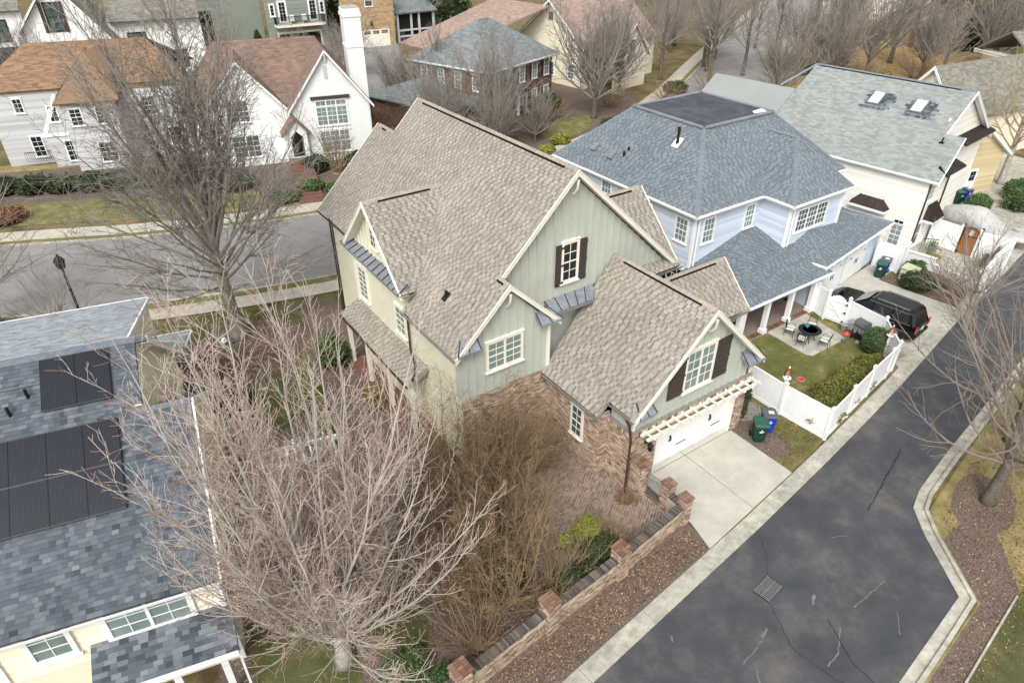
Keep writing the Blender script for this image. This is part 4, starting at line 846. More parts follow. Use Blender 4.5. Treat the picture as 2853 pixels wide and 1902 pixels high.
# porch posts, beam, floor, back wall
for x in (28.1, 30.15, 32.28, 34.36):
    mb = MB(); mb.box((x, 18.8, 1.15), (.24, .24, 2.3)); mb.box((x, 18.8, .15), (.36, .36, .3)); mb.box((x, 18.8, 2.2), (.3, .3, .1)); mb.build('porch_post', 'white_paint', BH)
MB().box((31.6, 18.8, 2.34), (7.3, .2, .14)).build('porch_beam', 'white_paint', BH)
sheet('porch_floor', [(28, 18.95), (34.6, 18.95), (34.6, 23.3), (28, 23.3)], -.01, 'paver', kind=None, th=.07, parent=BH); be = MB().box((31.3, 18.8, .025), (6.8, .34, .06)).build('porch_edge', 'mortar_red', BH)
for i in range(86): MB().box((27.95 + i * .079, 18.8, .032), (.066, .32, .06), t=random.random()).build('brick', 'brick_red', be)
wallpoly(BH, [(28.0, 22.9, 0), (34.6, 22.9, 0), (34.6, 22.9, 2.6), (28.0, 22.9, 2.6)], 'blue_siding'); wallpoly(BH, [(34.6, 22.9, 0), (34.6, 18.9, 0), (34.6, 18.9, 2.6), (34.6, 22.9, 2.6)], 'blue_siding')
# garage front with two doors
gf = FG.P([(.2, .45, 0), (8.9, .45, 0), (8.9, .45, 2.75), (.2, .45, 2.75)]); wg = wallpoly(BH, gf, 'blue_siding', .15); battens(wg, gf, .3, 'blue_siding'); wallpoly(BH, FG.P([(8.9, .45, 0), (8.9, 4.7, 0), (8.9, 4.7, 2.75), (8.9, .45, 2.75)]), 'blue_siding')
for k, x in enumerate((.75, 4.1)):
    f2 = MB().prism(FG.P([(x, .43, 0), (x + 2.9, .43, 0), (x + 2.9, .43, 2.35), (x, .43, 2.35)]), -FG.v * .05).build('garage_door', 'white_paint', BH)
    for r_ in range(4): MB().prism(FG.P([(x + .06, .375, .04 + r_ * .57), (x + 2.84, .375, .04 + r_ * .57), (x + 2.84, .375, .57 + r_ * .57), (x + .06, .375, .57 + r_ * .57)]), -FG.v * .015).build('door_panel', 'white_paint', f2)
    for q in (.5, 1.6): 
        for i in range(4): MB().prism(FG.P([(x + q + i * .17, .355, 1.98), (x + q + .12 + i * .17, .355, 1.98), (x + q + .12 + i * .17, .355, 2.16), (x + q + i * .17, .355, 2.16)]), -FG.v * .006).build('pane', 'glass_dark', f2)
    for q in (1.32, 1.58): MB().bar(FG(x + q, .34, 1.0), FG(x + q + .02, .34, 1.3), .04, .03).build('door_handle', 'black_iron', f2)
    for q in (.3, 2.3): MB().bar(FG(x + q, .35, 1.62), FG(x + q + .35, .35, 1.62), .02, .04).build('strap_hinge', 'black_iron', f2)
for x in (.45, 3.85, 7.35): 
    mb = MB(); p = FG(x, .3, 2.2); mb.lathe((p.x, p.y, 2.15), [(.05, 0), (.1, .05), (.12, .25), (.03, .36)], 8); mb.bar(FG(x, .45, 2.4), FG(x, .3, 2.48), .03, .03); mb.build('wall_lantern', 'black_iron', BH)
# roof vents
for x, y in ((29.27, 32.92), (29.2, 31.24)): z = 6 + .937 * (x - a0); MB().prism([(x - .2, y - .2, z - .17), (x + .2, y - .2, z + .2), (x + .2, y + .2, z + .2), (x - .2, y + .2, z - .17)], (-.13, 0, .14)).build('roof_vent', 'steel', BH)
for x, y, h in ((29.72, 30.38, .22), (29.4, 30.43, .3)): z = 6 + .937 * (x - a0); MB().tube([(x, y, z - .05), (x, y, z + h)], .07, 8).build('vent_pipe', 'black_iron', BH)
x, y = 30.82, 27.5; z = 6 + .937 * (x - a0); MB().prism([(x - .25, y - .25, z - .21), (x + .25, y - .25, z + .26), (x + .25, y + .25, z + .26), (x - .25, y + .25, z - .21)], (-.01, 0, .012)).build('flue_flashing', 'white_paint', BH)
mb = MB(); mb.lathe((x, y, z - .1), [(.12, 0), (.12, .15), (.08, .3), (.08, .8), (.11, .82), (.11, .9), (.09, .92), (.09, 1.02)], 10); mb.build('flue_pipe', 'black_iron', BH)

# ---------------------------------------------------------------- white house on the right
WH = thing('white_house', 'white clapboard house with pale grey roof and two skylights on the right', 'house', (53, 26, 0))
FW = Fr((47, 19.9), 6.5); kw = .63; zw = lambda u: 9.5 - kw * abs(u - 6.6)
wr = roofskin(WH, [FW.P([(-.3, -.6, zw(-.3)), (3.1, -.2, zw(3.1)), (3.1, 12.7, zw(3.1)), (-.3, 12.7, zw(-.3))]), FW.P([(3.1, 1.0, zw(3.1)), (6.6, 1.0, 9.5), (6.6, 12.7, 9.5), (3.1, 12.7, zw(3.1))])], 'roof_grey', expo=.18, widths=[.26, .34, .42], n_ind=200,
    hiddenp=[FW.P([(6.6, 1.0, 9.5), (13.4, 1.0, zw(13.4)), (13.4, 12.7, zw(13.4)), (6.6, 12.7, 9.5)]), FW.P([(-.3, 12.7, zw(-.3)), (4, 12.7, 8.0), (4, 20, 8.0), (-.3, 20, zw(-.3))]), FW.P([(4, 12.7, 8.0), (9, 12.7, 5), (9, 20, 5), (4, 20, 8.0)])])
ridge_caps(wr, FW(6.6, 1.0, 9.5), FW(6.6, 12.7, 9.5), 'cap_blue', kw, step=.4); MB().bar(FW(6.6, 2, 9.44), FW(6.6, 12.4, 9.44), .36, .07).build('ridge_vent_shadow', 'dark_void', wr); hipcap(wr, FW(6.6, 12.7, 9.5), FW(4.0, 14, 8.1), 'cap_blue')  # vent bar coloured near black to stand for the shade below the caps
nw = (V((0, 0, 1)) + (-FW.u) * kw).normalized()
sk = Skin()
for v0 in (5.4, 2.4):
    for r_ in range(8):
        a_ = v0 + random.uniform(-.1, .35); b_ = v0 + 2.15 + random.uniform(-.35, .1); u_ = 3.8 + r_ * .18
        sk.lay([p + nw * .022 for p in FW.P([(u_, a_, zw(u_)), (u_, b_, zw(u_)), (u_ + .17, b_, zw(u_ + .17)), (u_ + .17, a_, zw(u_ + .17))][::-1])], .22, [.15, .22, .3], .014)
    p = FW(4.1, v0 + .85, zw(4.1)) + nw * .05; su = (FW.u + V((0, 0, kw))).normalized(); mb = MB(); mb.prism([p, p + FW.v * .85, p + FW.v * .85 + su * 1.25, p + su * 1.25], nw * .12); fr = mb.build('skylight', 'steel', WH); q = p + nw * .125
    MB().prism([q + FW.v * .08 + su * .08, q + FW.v * .77 + su * .08, q + FW.v * .77 + su * 1.15, q + FW.v * .08 + su * 1.15], nw * .008).build('pane', 'glass_sky', fr)
    MB().bar(p - su * .1 - FW.v * .1, p - su * .1 + FW.v * .95, .16, .02, up=nw).build('skylight_flashing', 'steel', fr)
sk.finish('shingle', 'roof_slate', wr, n_ind=100)
def WHw(pts, **k): p = FW.P(pts); lap(wallpoly(WH, p, 'white_siding', .15), [V(x) + pnormal(p) * .002 for x in p], 'white_siding', .15)
WHw([(0, 12.5, 0), (0, 0, 0), (0, 0, 5.3), (0, 12.5, 5.3)]); WHw([(0, 0, 0), (3.1, 0, 0), (3.1, 0, 7.1), (0, 0, 5.3)]); WHw([(3.1, 1.4, 0), (13, 1.4, 0), (13, 1.4, 5.3), (6.6, 1.4, 9.3), (3.1, 1.4, 7.1)])
WHw([(0, 20, 0), (0, 12.6, 0), (0, 12.6, 5.2), (0, 20, 5.2)]); wallpoly(WH, FW.P([(3.1, 0, 0), (3.1, 1.4, 0), (3.1, 1.4, 7.0), (3.1, 0, 7.0)]), 'white_siding'); wallpoly(WH, FW.P([(13, 1.4, 0), (13, 12.5, 0), (13, 12.5, 5.3), (13, 1.4, 5.3)]), 'white_siding')
fascia(WH, [FW(-.3, 12.7, zw(-.3)), FW(-.3, -.6, zw(-.3))]); barge(WH, FW(3.1, -.22, zw(3.1)), FW(-.3, -.6, zw(-.3)), -FW.v, mt='white_paint', soff=.3); barge(WH, FW(6.6, .98, 9.5), FW(3.1, .98, zw(3.1)), -FW.v, mt='white_paint', soff=.3); barge(WH, FW(6.6, .98, 9.5), FW(13.4, .98, zw(13.4)), -FW.v, mt='white_paint', soff=.3)
pent(WH, FW(.6, -.02, 5.9), FW(3.1, -.02, 5.9), FW(.3, -.75, 5.5), FW(3.5, -.75, 5.5), 8, 'bronze_roof'); pent(WH, FW(7, 1.35, 6.3), FW(12, 1.35, 6.3), FW(7, .6, 5.8), FW(12.6, .6, 5.8), 12, 'bronze_roof')
for u_, v_ in ((.05, -.1), (3.05, -.1)): MB().tube([FW(u_, v_, 5.2), FW(u_, v_, .1)], .055, 6).build('downspout', 'copper_brown', WH)
wwl = dict(r=-FW.v, u=(0, 0, 1), n=-FW.u, tm='white_paint')
window(WH, FW(0, 1.4, .2), w_=.68, h=1.4, cols=2, rows=4, gm='glass_teal', **wwl); window(WH, FW(0, 1.36, 1.72), w_=.6, h=.24, cols=2, rows=1, gm='glass_dark', sill=False, head=False, **wwl)
# bay window roofs
mb = MB(); A = FW.P([(0, 4.6, 2.5), (0, 1.9, 2.5), (-.6, 2.0, 2.4), (-.6, 4.5, 2.4)]); B_ = FW.P([(0, 4.05, 3.05), (0, 2.5, 3.05)]); by_ = FW.P([(-.6, 4.5, 2.4), (-.6, 2.0, 2.4), (0, 2.5, 3.05), (0, 4.05, 3.05)]); mb.prism(by_, FW.u * .05 - V((0, 0, .05))); mb.poly([by_[1], A[1], B_[1]]); mb.poly([A[0], by_[0], B_[0]])
bay = mb.build('bay_roof', 'bronze_roof', WH)
for i in range(6): t_ = i / 5; MB().bar(by_[0].lerp(by_[1], t_) + V((0, 0, .02)), by_[3].lerp(by_[2], t_) + V((0, 0, .02)), .03, .04).build('seam', 'bronze_roof', bay)
MB().prism(FW.P([(-.6, 4.55, 2.22), (-.6, 1.95, 2.22), (-.6, 1.95, 2.4), (-.6, 4.55, 2.4)]), FW.u * .6).build('bay_trim', 'white_paint', WH)
mb = MB(); by_ = FW.P([(.9, -.75, 2.1), (2.7, -.75, 2.1), (2.5, 0, 3.1), (1.1, 0, 3.1)]); mb.prism(by_, (0, 0, -.05)); mb.poly(FW.P([(.9, 0, 2.1), (.9, -.75, 2.1), (1.1, 0, 3.1)])); mb.poly(FW.P([(2.7, -.75, 2.1), (2.7, 0, 2.1), (2.5, 0, 3.1)])); bay = mb.build('door_canopy', 'bronze_roof', WH)
for i in range(8): t_ = i / 7; MB().bar(by_[0].lerp(by_[1], t_) + V((0, 0, .02)), by_[3].lerp(by_[2], t_) + V((0, 0, .02)), .03, .04).build('seam', 'bronze_roof', bay)
MB().prism(FW.P([(.85, -.75, 1.95), (2.75, -.75, 1.95), (2.75, -.75, 2.1), (.85, -.75, 2.1)]), FW.v * .7).build('canopy_trim', 'white_paint', WH)
MB().prism(FW.P([(1.35, -.02, .1), (2.25, -.02, .1), (2.25, -.02, 2.0), (1.35, -.02, 2.0)]), -FW.v * .05).build('back_door', 'white_paint', WH)
wws = dict(r=FW.u, u=(0, 0, 1), n=-FW.v, tm='white_paint')
window(WH, FW(.35, 0, 3.6), w_=.8, h=1.4, cols=3, rows=4, **wws); window(WH, FW(.3, 0, .4), w_=.6, h=1.5, cols=1, rows=2, gm='glass_dark', **wws); window(WH, FW(4.1, 1.4, 6.6), w_=.7, h=1.3, cols=2, rows=4, **wws)
z = zw(2.43); mb = MB(); mb.tube([FW(2.43, .86, z), FW(2.43, .86, z + .35)], .05, 8); mb.box(FW(2.43, .86, z + .02), (.3, .3, .05)); mb.build('vent_pipe', 'black_iron', WH)
mb = MB(); p = FW(3.3, 1.1, 3.2); mb.lathe(p, [(.06, 0), (.16, .1), (.2, .4), (.24, .42), (.05, .65)], 6); mb.bar(p + V((0, 0, .6)), FW(3.3, 1.4, 3.9), .04, .04); mb.build('wall_lantern', 'black_iron', WH)

# ---------------------------------------------------------------- tan house further right
TH = thing('tan_house', 'tan clapboard house with taupe grey gabled roof behind the white house', 'house', (66, 28, 0))
FT = Fr((57.5, 24.0), -14)
wt = wallpoly(TH, FT.P([(0, 0, 0), (6.6, 0, 0), (6.6, 0, 3.4), (3.3, 0, 5.6), (0, 0, 3.4)]), 'tan_siding', .2); lap(wt, FT.P([(0, -.002, 0), (6.6, -.002, 0), (6.6, -.002, 3.4), (3.3, -.002, 5.6), (0, -.002, 3.4)]), 'tan_siding', .17)
wallpoly(TH, FT.P([(6.6, 0, 0), (6.6, 9, 0), (6.6, 9, 3.4), (6.6, 0, 3.4)]), 'tan_siding', .2)
roofskin(TH, [FT.P([(3.3, -.35, 5.75), (7.1, -.35, 3.2), (7.1, 9, 3.2), (3.3, 9, 5.75)]), FT.P([(-.5, -.35, 3.2), (3.3, -.35, 5.75), (3.3, 9, 5.75), (-.5, 9, 3.2)])], 'roof_taupe', expo=.2, widths=[.3, .4])
barge(TH, FT(3.3, -.36, 5.75), FT(7.1, -.36, 3.2), -FT.v, mt='white_paint', soff=.3); barge(TH, FT(3.3, -.36, 5.75), FT(-.5, -.36, 3.2), -FT.v, mt='white_paint', soff=.3)
d_ = MB().prism(FT.P([(3.4, -.02, .1), (4.4, -.02, .1), (4.4, -.02, 2.1), (3.4, -.02, 2.1)]), -FT.v * .05).build('side_door', 'white_paint', TH)
for i in range(2):
    for j in range(2): MB().prism(FT.P([(3.6 + i * .31, -.075, 1.15 + j * .4), (3.88 + i * .31, -.075, 1.15 + j * .4), (3.88 + i * .31, -.075, 1.52 + j * .4), (3.6 + i * .31, -.075, 1.52 + j * .4)]), -FT.v * .01).build('pane', 'glass_dark', d_)
FT2 = Fr((66.5, 33.5), -8)   # higher block behind
wallpoly(TH, FT2.P([(0, 0, 0), (0, -6, 0), (0, -6, 4.6), (0, -3, 8.0), (0, 0, 4.6)]), 'cream_siding', .2); wallpoly(TH, FT2.P([(0, -6, 0), (16, -6, 0), (16, -6, 4.6), (0, -6, 4.6)]), 'cream_siding', .2)
roofskin(TH, [FT2.P([(-.5, -6.4, 4.2), (17, -6.4, 4.2), (17, -3, 8.2), (-.5, -3, 8.2)]), FT2.P([(17, .4, 4.2), (-.5, .4, 4.2), (-.5, -3, 8.2), (17, -3, 8.2)])], 'roof_taupe', expo=.2, widths=[.3, .4, .5])
barge(TH, FT2(-.52, -3, 8.2), FT2(-.52, -6.4, 4.2), -FT2.u, mt='white_paint', soff=.4, h=.3); barge(TH, FT2(-.52, -3, 8.2), FT2(-.52, .4, 4.2), -FT2.u, mt='white_paint', soff=.4, h=.3)
MB().prism(FT2.P([(-.04, -2.7, 6.7), (-.04, -3.3, 6.7), (-.04, -3.3, 7.3), (-.04, -2.7, 7.3)]), -FT2.u * .04).build('gable_vent', 'white_paint', TH)

# ================================================================ houses across the street
def house(name, label, cat, loc): return thing(name, label, cat, loc)
def froof(parent, polys, mt, expo=.2, widths=(.35, .45, .6)): return roofskin(parent, polys, mt, expo=expo, widths=list(widths), thick=.02)
FARW = dict(u=(0, 0, 1), panes=True)
# --- white painted brick house
WB = house('white_brick_house', 'white painted brick house with steep brown roof, tall chimney and big gable window', 'house', (22, 66, 0))
F2 = Fr((18.74, 61.27), -14.5)
def WBw(pts, lay=True):
    p = F2.P(pts); w_ = MB().prism(p, -pnormal(p) * .2).build('wall', 'white_brick', WB)
    return w_
w_ = WBw([(0, 0, 0), (6.8, 0, 0), (6.8, 0, 5), (3.4, 0, 9.4), (0, 0, 5)])
s2 = Skin(); s2.lay(F2.P([(0, 0, 0), (6.8, 0, 0), (6.8, 0, 5), (3.4, 0, 9.4), (0, 0, 5)]), .15, [.4], .012, gap=.02, bond=.2, flat=True, lift=0, tint=lambda r: random.uniform(.3, .8)); s2.finish('brick', 'white_brick', w_)
WBw([(6.8, 0, 0), (6.8, 14, 0), (6.8, 14, 5), (6.8, 0, 5)]); WBw([(-8.2, 1.2, 0), (0, 1.2, 0), (0, 1.2, 4.6), (-8.2, 1.2, 4.6)]); WBw([(-7.6, .9, 0), (-.2, .9, 0), (-.2, .9, 4.6), (-3.9, .9, 8.8), (-7.6, .9, 4.6)]); WBw([(-8.2, 14, 0), (-8.2, 1.2, 0), (-8.2, 1.2, 4.6), (-8.2, 14, 4.6)])
froof(WB, [F2.P([(3.4, -.35, 9.6), (7.15, -.35, 4.75), (7.15, 7, 4.75), (3.4, 7, 9.6)]), F2.P([(-.35, -.35, 4.75), (3.4, -.35, 9.6), (3.4, 7, 9.6), (-.35, 7, 4.75)]), F2.P([(-9, 1.0, 4.7), (3.4, 1.0, 4.7), (3.4, 6.8, 9.6), (-5.5, 6.8, 9.6)]),
    F2.P([(3.4, 6.8, 9.6), (7.15, 2.5, 4.75), (7.15, 13, 4.75), (3.4, 6.8, 9.6)][:3]), F2.P([(-7.9, .6, 4.4), (-3.9, .6, 9.0), (-3.9, 6.5, 9.0), (-7.9, 6.5, 4.4)]), F2.P([(-3.9, .6, 9.0), (.1, .6, 4.4), (.1, 6.5, 4.4), (-3.9, 6.5, 9.0)]), F2.P([(-9, 13, 4.7), (-9, 1.0, 4.7), (-5.5, 6.8, 9.6)]), F2.P([(7.15, 13, 4.75), (-9, 13, 4.75), (-5.5, 6.8, 9.6), (3.4, 6.8, 9.6)])], 'roof_brown')
for a, b in ((F2(3.4, -.36, 9.6), F2(7.15, -.36, 4.75)), (F2(3.4, -.36, 9.6), F2(-.35, -.36, 4.75)), (F2(-3.9, .58, 9.0), F2(-7.9, .58, 4.4)), (F2(-3.9, .58, 9.0), F2(.1, .58, 4.4))): barge(WB, a, b, -F2.v, mt='white_paint', soff=.3)
ch = MB(); ch.box(F2(6.3, 2.3, 6.2), (1.5, 1.9, 12.4), F2.deg); ch.box(F2(6.3, 2.3, 9.4), (1.6, 2.0, .15), F2.deg); ch.box(F2(6.3, 2.3, 11.9), (1.65, 2.05, .25), F2.deg); ch.build('chimney', 'white_brick', WB); MB().box(F2(6.3, 2.3, 12.45), (1.3, 1.6, .12), F2.deg).build('chimney_cap', 'concrete_old', WB)
fw = dict(r=F2.u, n=-F2.v, u=(0, 0, 1), tm='white_paint')
window(WB, F2(2.1, 0, 3.3), w_=2.6, h=1.5, cols=2, rows=4, mullions=3, trim=.12, **fw); window(WB, F2(2.1, 0, 4.95), w_=2.6, h=.4, cols=2, rows=1, mullions=3, trim=.08, sill=False, head=False, **fw); window(WB, F2(2.15, 0, .9), w_=2.5, h=1.8, cols=2, rows=4, mullions=3, trim=.12, **fw)
MB().box(F2(3.4, -.08, 5.65), (3.4, .2, .25), F2.deg).build('lintel_beam', 'dark_wood', WB); mb = MB(); mb.box(F2(3.3, -.03, 7.75), (.3, .06, 1.1), F2.deg); mb.build('gable_vent', 'grey_siding', WB); mb = MB(); mb.bar(F2(3.4, -.1, 8.6), F2(3.4, -.3, 9.2), .12, .12); mb.build('bracket', 'white_paint', WB)
window(WB, F2(-5.2, .9, 4.0), w_=1.6, h=1.7, cols=2, rows=4, mullions=2, gm='glass', **fw); window(WB, F2(-5.4, .9, .9), w_=2.2, h=1.8, cols=2, rows=4, mullions=2, gm='glass', **fw)
# entry with curved roof and brick steps
MB().prism(F2.P([(-.9, -.5, 0), (.9, -.5, 0), (.9, -.5, 3.0), (0, -.5, 4.2), (-.9, -.5, 3.0)]), F2.v * 1.3).build('entry_porch', 'white_brick', WB); froof(WB, [F2.P([(0, -.8, 4.4), (1.3, -.8, 2.8), (1.3, .9, 2.8), (0, .9, 4.4)]), F2.P([(-1.3, -.8, 2.8), (0, -.8, 4.4), (0, .9, 4.4), (-1.3, .9, 2.8)])], 'roof_brown')
MB().prism(F2.P([(-.5, -.52, .9), (.5, -.52, .9), (.5, -.52, 2.6), (0, -.52, 3.1), (-.5, -.52, 2.6)]), -F2.v * .03).build('entry_opening', 'dark_void', WB)
st = thing('front_steps', 'red brick steps climbing from the far sidewalk to the white brick house', 'steps', F2(0, -6, 0))
for i in range(11):
    v0 = -1.2 - i * .72 - (1.3 if i > 6 else 0); MB().box(F2(-.05, v0, .78 - i * .068 - .2), (1.9, .74 if i != 6 else 2.6, .5), F2.deg).build('step', 'brick_red', st)
rl = MB(); rl.bar(F2(1.0, -1.2, 1.9), F2(1.0, -5.4, 1.3), .05, .05)
for i in range(14): rl.bar(F2(1.0, -1.2 - i * .32, .7 - i * .03), F2(1.0, -1.2 - i * .32, 1.9 - i * .045), .025, .025)
rl.build('handrail', 'black_iron', st)
# --- grey sided house with orange roof
OH = house('grey_house', 'light grey sided house with orange brown hip roof across the street at upper left', 'house', (2, 74, 0))
F1 = Fr((1.9, 74.2), -14.5)
def OHw(p): p = F1.P(p); lap(wallpoly(OH, p, 'grey_siding', .2), [x + pnormal(p) * .002 for x in p], 'grey_siding', .2)
OHw([(-5.2, 0, 0), (.9, 0, 0), (.9, 0, 6.4), (-5.2, 0, 6.4)]); OHw([(1.0, -3.6, 0), (5.2, -3.6, 0), (5.2, -3.6, 6.0), (1.0, -3.6, 6.0)]); OHw([(1.0, 0, 0), (1.0, -3.6, 0), (1.0, -3.6, 6.0), (1.0, 0, 6.4)]); OHw([(-1.2, -1.6, 0), (1.0, -1.6, 0), (1.0, -1.6, 6.2), (.4, -1.6, 6.2), (-1.2, -1.6, 3.0)]); OHw([(5.2, -3.6, 0), (5.2, 5, 0), (5.2, 5, 6.0), (5.2, -3.6, 6.0)])
OHw([(5.2, -1.0, 0), (11, -1.0, 0), (11, -1.0, 6.0), (5.2, -1.0, 6.0)])
froof(OH, [F1.P([(-5.8, -.3, 6.4), (11.5, -.3, 6.4), (8, 4.6, 9.4), (-2.0, 4.6, 9.4)]), F1.P([(-5.8, 9.5, 6.4), (-5.8, -.3, 6.4), (-2.0, 4.6, 9.4)]), F1.P([(.6, -4.0, 5.9), (5.7, -4.0, 5.9), (4.6, 3.6, 9.1), (3.2, 1.0, 9.1)]), F1.P([(.6, 1.5, 6.2), (.6, -4.0, 5.9), (3.2, 1.0, 9.1), (3.2, 3.0, 9.1)]), F1.P([(5.7, -4.0, 5.9), (5.7, 2.5, 6.2), (4.6, 3.6, 9.1)]), F1.P([(11.5, 9.5, 6.4), (-5.8, 9.5, 6.4), (-2, 4.6, 9.4), (8, 4.6, 9.4)])], 'roof_orange')
for a, b in (((.5, -1.63, 6.2), (-1.3, -1.63, 2.9)),): MB().bar(F1(*a), F1(*b), .06, .35).build('barge_board', 'white_paint', OH)
MB().prism(F1.P([(-1.6, -1.66, 2.7), (3.0, -1.66, 2.7), (3.0, -1.66, 3.0), (-1.6, -1.66, 3.0)]), -F1.v * .06).build('trim_band', 'white_paint', OH)
f1 = dict(r=F1.u, n=-F1.v, u=(0, 0, 1), tm='white_paint')
for x, v_, z, ww_, hh, c, r_ in ((-3.2, 0, 4.6, .6, 1.1, 2, 3), (-.4, -1.6, 4.0, .6, 1.2, 2, 3), (-2.9, 0, .7, .8, 1.7, 2, 4), (.0, -1.6, .5, .75, 1.7, 2, 4), (1.6, -3.6, 4.0, .8, 1.3, 2, 4), (3.6, -3.6, 4.0, .8, 1.3, 2, 4), (3.0, -3.6, .7, 1.2, 1.6, 3, 4), (7, -1.0, 3.8, 1.0, 1.5, 2, 4), (8.6, -1.0, .8, 1.0, 1.6, 2, 4)): window(OH, F1(x, v_, z), w_=ww_, h=hh, cols=c, rows=r_, gm='glass_dark', **f1)
rl = MB()
for i in range(16): rl.bar(F1(-3.6 + i * .14, -.9, .4), F1(-3.6 + i * .14, -.9, 1.3), .025, .025)
rl.bar(F1(-3.6, -.9, 1.3), F1(-1.5, -.9, 1.3), .05, .05); rl.build('porch_railing', 'black_iron', OH)
# --- red brick house with slate hip roof
RB = house('red_brick_house', 'red brick house with grey green hip roof and dark shutters across the street', 'house', (44, 68, 0))
FB = Fr((39.2, 61.2), 18.5); q5 = 5.6
def RBw(p, cols): 
    p = F_(p); brick = MB().prism(p, -pnormal(p) * .2).build('wall', 'mortar_red', RB); s3 = Skin(); s3.lay([x + pnormal(p) * .003 for x in p], .12, [.32], .01, gap=.02, bond=.16, flat=True, lift=0); s3.finish('brick', 'brick_red', brick)
F_ = FB.P
RBw([(0, 0, 0), (11.6, 0, 0), (11.6, 0, q5), (0, 0, q5)], 0); RBw([(0, 10.6, 0), (0, 0, 0), (0, 0, q5), (0, 10.6, q5)], 0); RBw([(11.6, 0, 0), (11.6, 10.6, 0), (11.6, 10.6, q5), (11.6, 0, q5)], 0)
froof(RB, [FB.P([(-.5, -.5, q5), (12.1, -.5, q5), (6.8, 5.3, 9.3), (5.0, 5.3, 9.3)]), FB.P([(-.5, 11, q5), (-.5, -.5, q5), (5.0, 5.3, 9.3)]), FB.P([(12.1, -.5, q5), (12.1, 11, q5), (6.8, 5.3, 9.3)]), FB.P([(12.1, 11, q5), (-.5, 11, q5), (5.0, 5.3, 9.3), (6.8, 5.3, 9.3)])], 'roof_green')
fascia(RB, [FB(-.5, 11, q5), FB(-.5, -.5, q5), FB(12.1, -.5, q5)]); hipcap(RB, FB(-.5, -.5, q5), FB(5, 5.3, 9.3), 'cap_blue'); hipcap(RB, FB(12.1, -.5, q5), FB(6.8, 5.3, 9.3), 'cap_blue'); ridge_caps(RB, FB(5, 5.3, 9.32), FB(6.8, 5.3, 9.32), 'cap_blue', .6)
fb = dict(r=FB.u, n=-FB.v, u=(0, 0, 1), tm='white_paint'); fl = dict(r=-FB.v, n=-FB.u, u=(0, 0, 1), tm='white_paint')
for i, x in enumerate((.8, 3.1, 5.4, 7.7, 10.0)):
    for z in (.7, 3.6):
        if z < 1 and i == 2: continue
        window(RB, FB(x, 0, z), w_=.8, h=1.6, cols=2, rows=4, gm='glass_teal', **fb)
        for dx in (-.55, .9): MB().prism(FB.P([(x + dx, -.02, z - .05), (x + dx + .38, -.02, z - .05), (x + dx + .38, -.02, z + 1.65), (x + dx, -.02, z + 1.65)]), -FB.v * .05).build('shutter', 'dark_wood', RB)
MB().prism(FB.P([(4.9, -.02, .1), (6.7, -.02, .1), (6.7, -.02, 2.7), (4.9, -.02, 2.7)]), -FB.v * .12).build('door_surround', 'white_paint', RB); MB().prism(FB.P([(5.3, -.15, .15), (6.3, -.15, .15), (6.3, -.15, 2.3), (5.3, -.15, 2.3)]), -FB.v * .03).build('front_door', 'dark_wood', RB); pent(RB, FB(4.8, 0, 3.2), FB(6.8, 0, 3.2), FB(4.7, -.7, 2.8), FB(6.9, -.7, 2.8), 5, 'bronze_roof')
for v_ in (1.2, 3.6, 6.0, 8.4): window(RB, FB(0, v_ + .8, 3.5), w_=.75, h=1.5, cols=2, rows=4, **fl)
RBw([(-6, 4.5, 0), (0, 4.5, 0), (0, 4.5, 2.8), (-6, 4.5, 2.8)], 0); RBw([(-6, 12, 0), (-6, 4.5, 0), (-6, 4.5, 2.8), (-6, 12, 2.8)], 0)
froof(RB, [FB.P([(-6.5, 4.0, 2.8), (.2, 4.0, 2.8), (.2, 8, 4.2), (-3.0, 8, 4.2)]), FB.P([(-6.5, 12, 2.8), (-6.5, 4.0, 2.8), (-3, 8, 4.2)]), FB.P([(-2.6, .6, 2.7), (0, .6, 2.9), (0, 4.2, 2.9), (-2.6, 4.2, 2.7)])], 'roof_green'); window(RB, FB(-5, 4.5, .8), w_=.7, h=1.2, cols=2, rows=3, **fb)
# --- cream gabled house behind it
CHh = house('cream_gable_house', 'cream gabled house with pinkish brown roof behind the red brick house', 'house', (62, 78, 0))
FC = Fr((57.6, 68.2), 98)
wc = wallpoly(CHh, FC.P([(11.5, 0, 0), (0, 0, 0), (0, 0, 5), (5.75, 0, 9.6), (11.5, 0, 5)]), 'cream_siding', .3)
froof(CHh, [FC.P([(-.5, .5, 4.7), (5.75, .5, 9.7), (5.75, -14, 9.7), (-.5, -14, 4.7)]), FC.P([(5.75, .5, 9.7), (12, .5, 4.7), (12, -14, 4.7), (5.75, -14, 9.7)]), FC.P([(5.75, .4, 9.0), (12, 12, 4.0), (22, 12, 4.0), (16, .4, 9.0)])], 'roof_pink')
barge(CHh, FC(5.75, .52, 9.7), FC(-.5, .52, 4.7), FC.v, mt='white_paint', soff=.3); barge(CHh, FC(5.75, .52, 9.7), FC(12, .52, 4.7), FC.v, mt='white_paint', soff=.3)
MB().prism(FC.P([(5.4, .02, 7.4), (6.1, .02, 7.4), (6.1, .02, 8.3), (5.4, .02, 8.3)]), FC.v * .05).build('gable_vent', 'dark_wood', CHh)
wallpoly(CHh, FC.P([(0, 0, 0), (0, -14, 0), (0, -14, 5), (0, 0, 5)]), 'cream_siding', .3)
for x in (1.5, 5.0, 8.5): window(CHh, FC(x + .9, 0, 1.0), r=-FC.u, u=(0, 0, 1), n=FC.v, w_=.9, h=1.5, cols=2, rows=4, tm='white_paint', gm='glass')
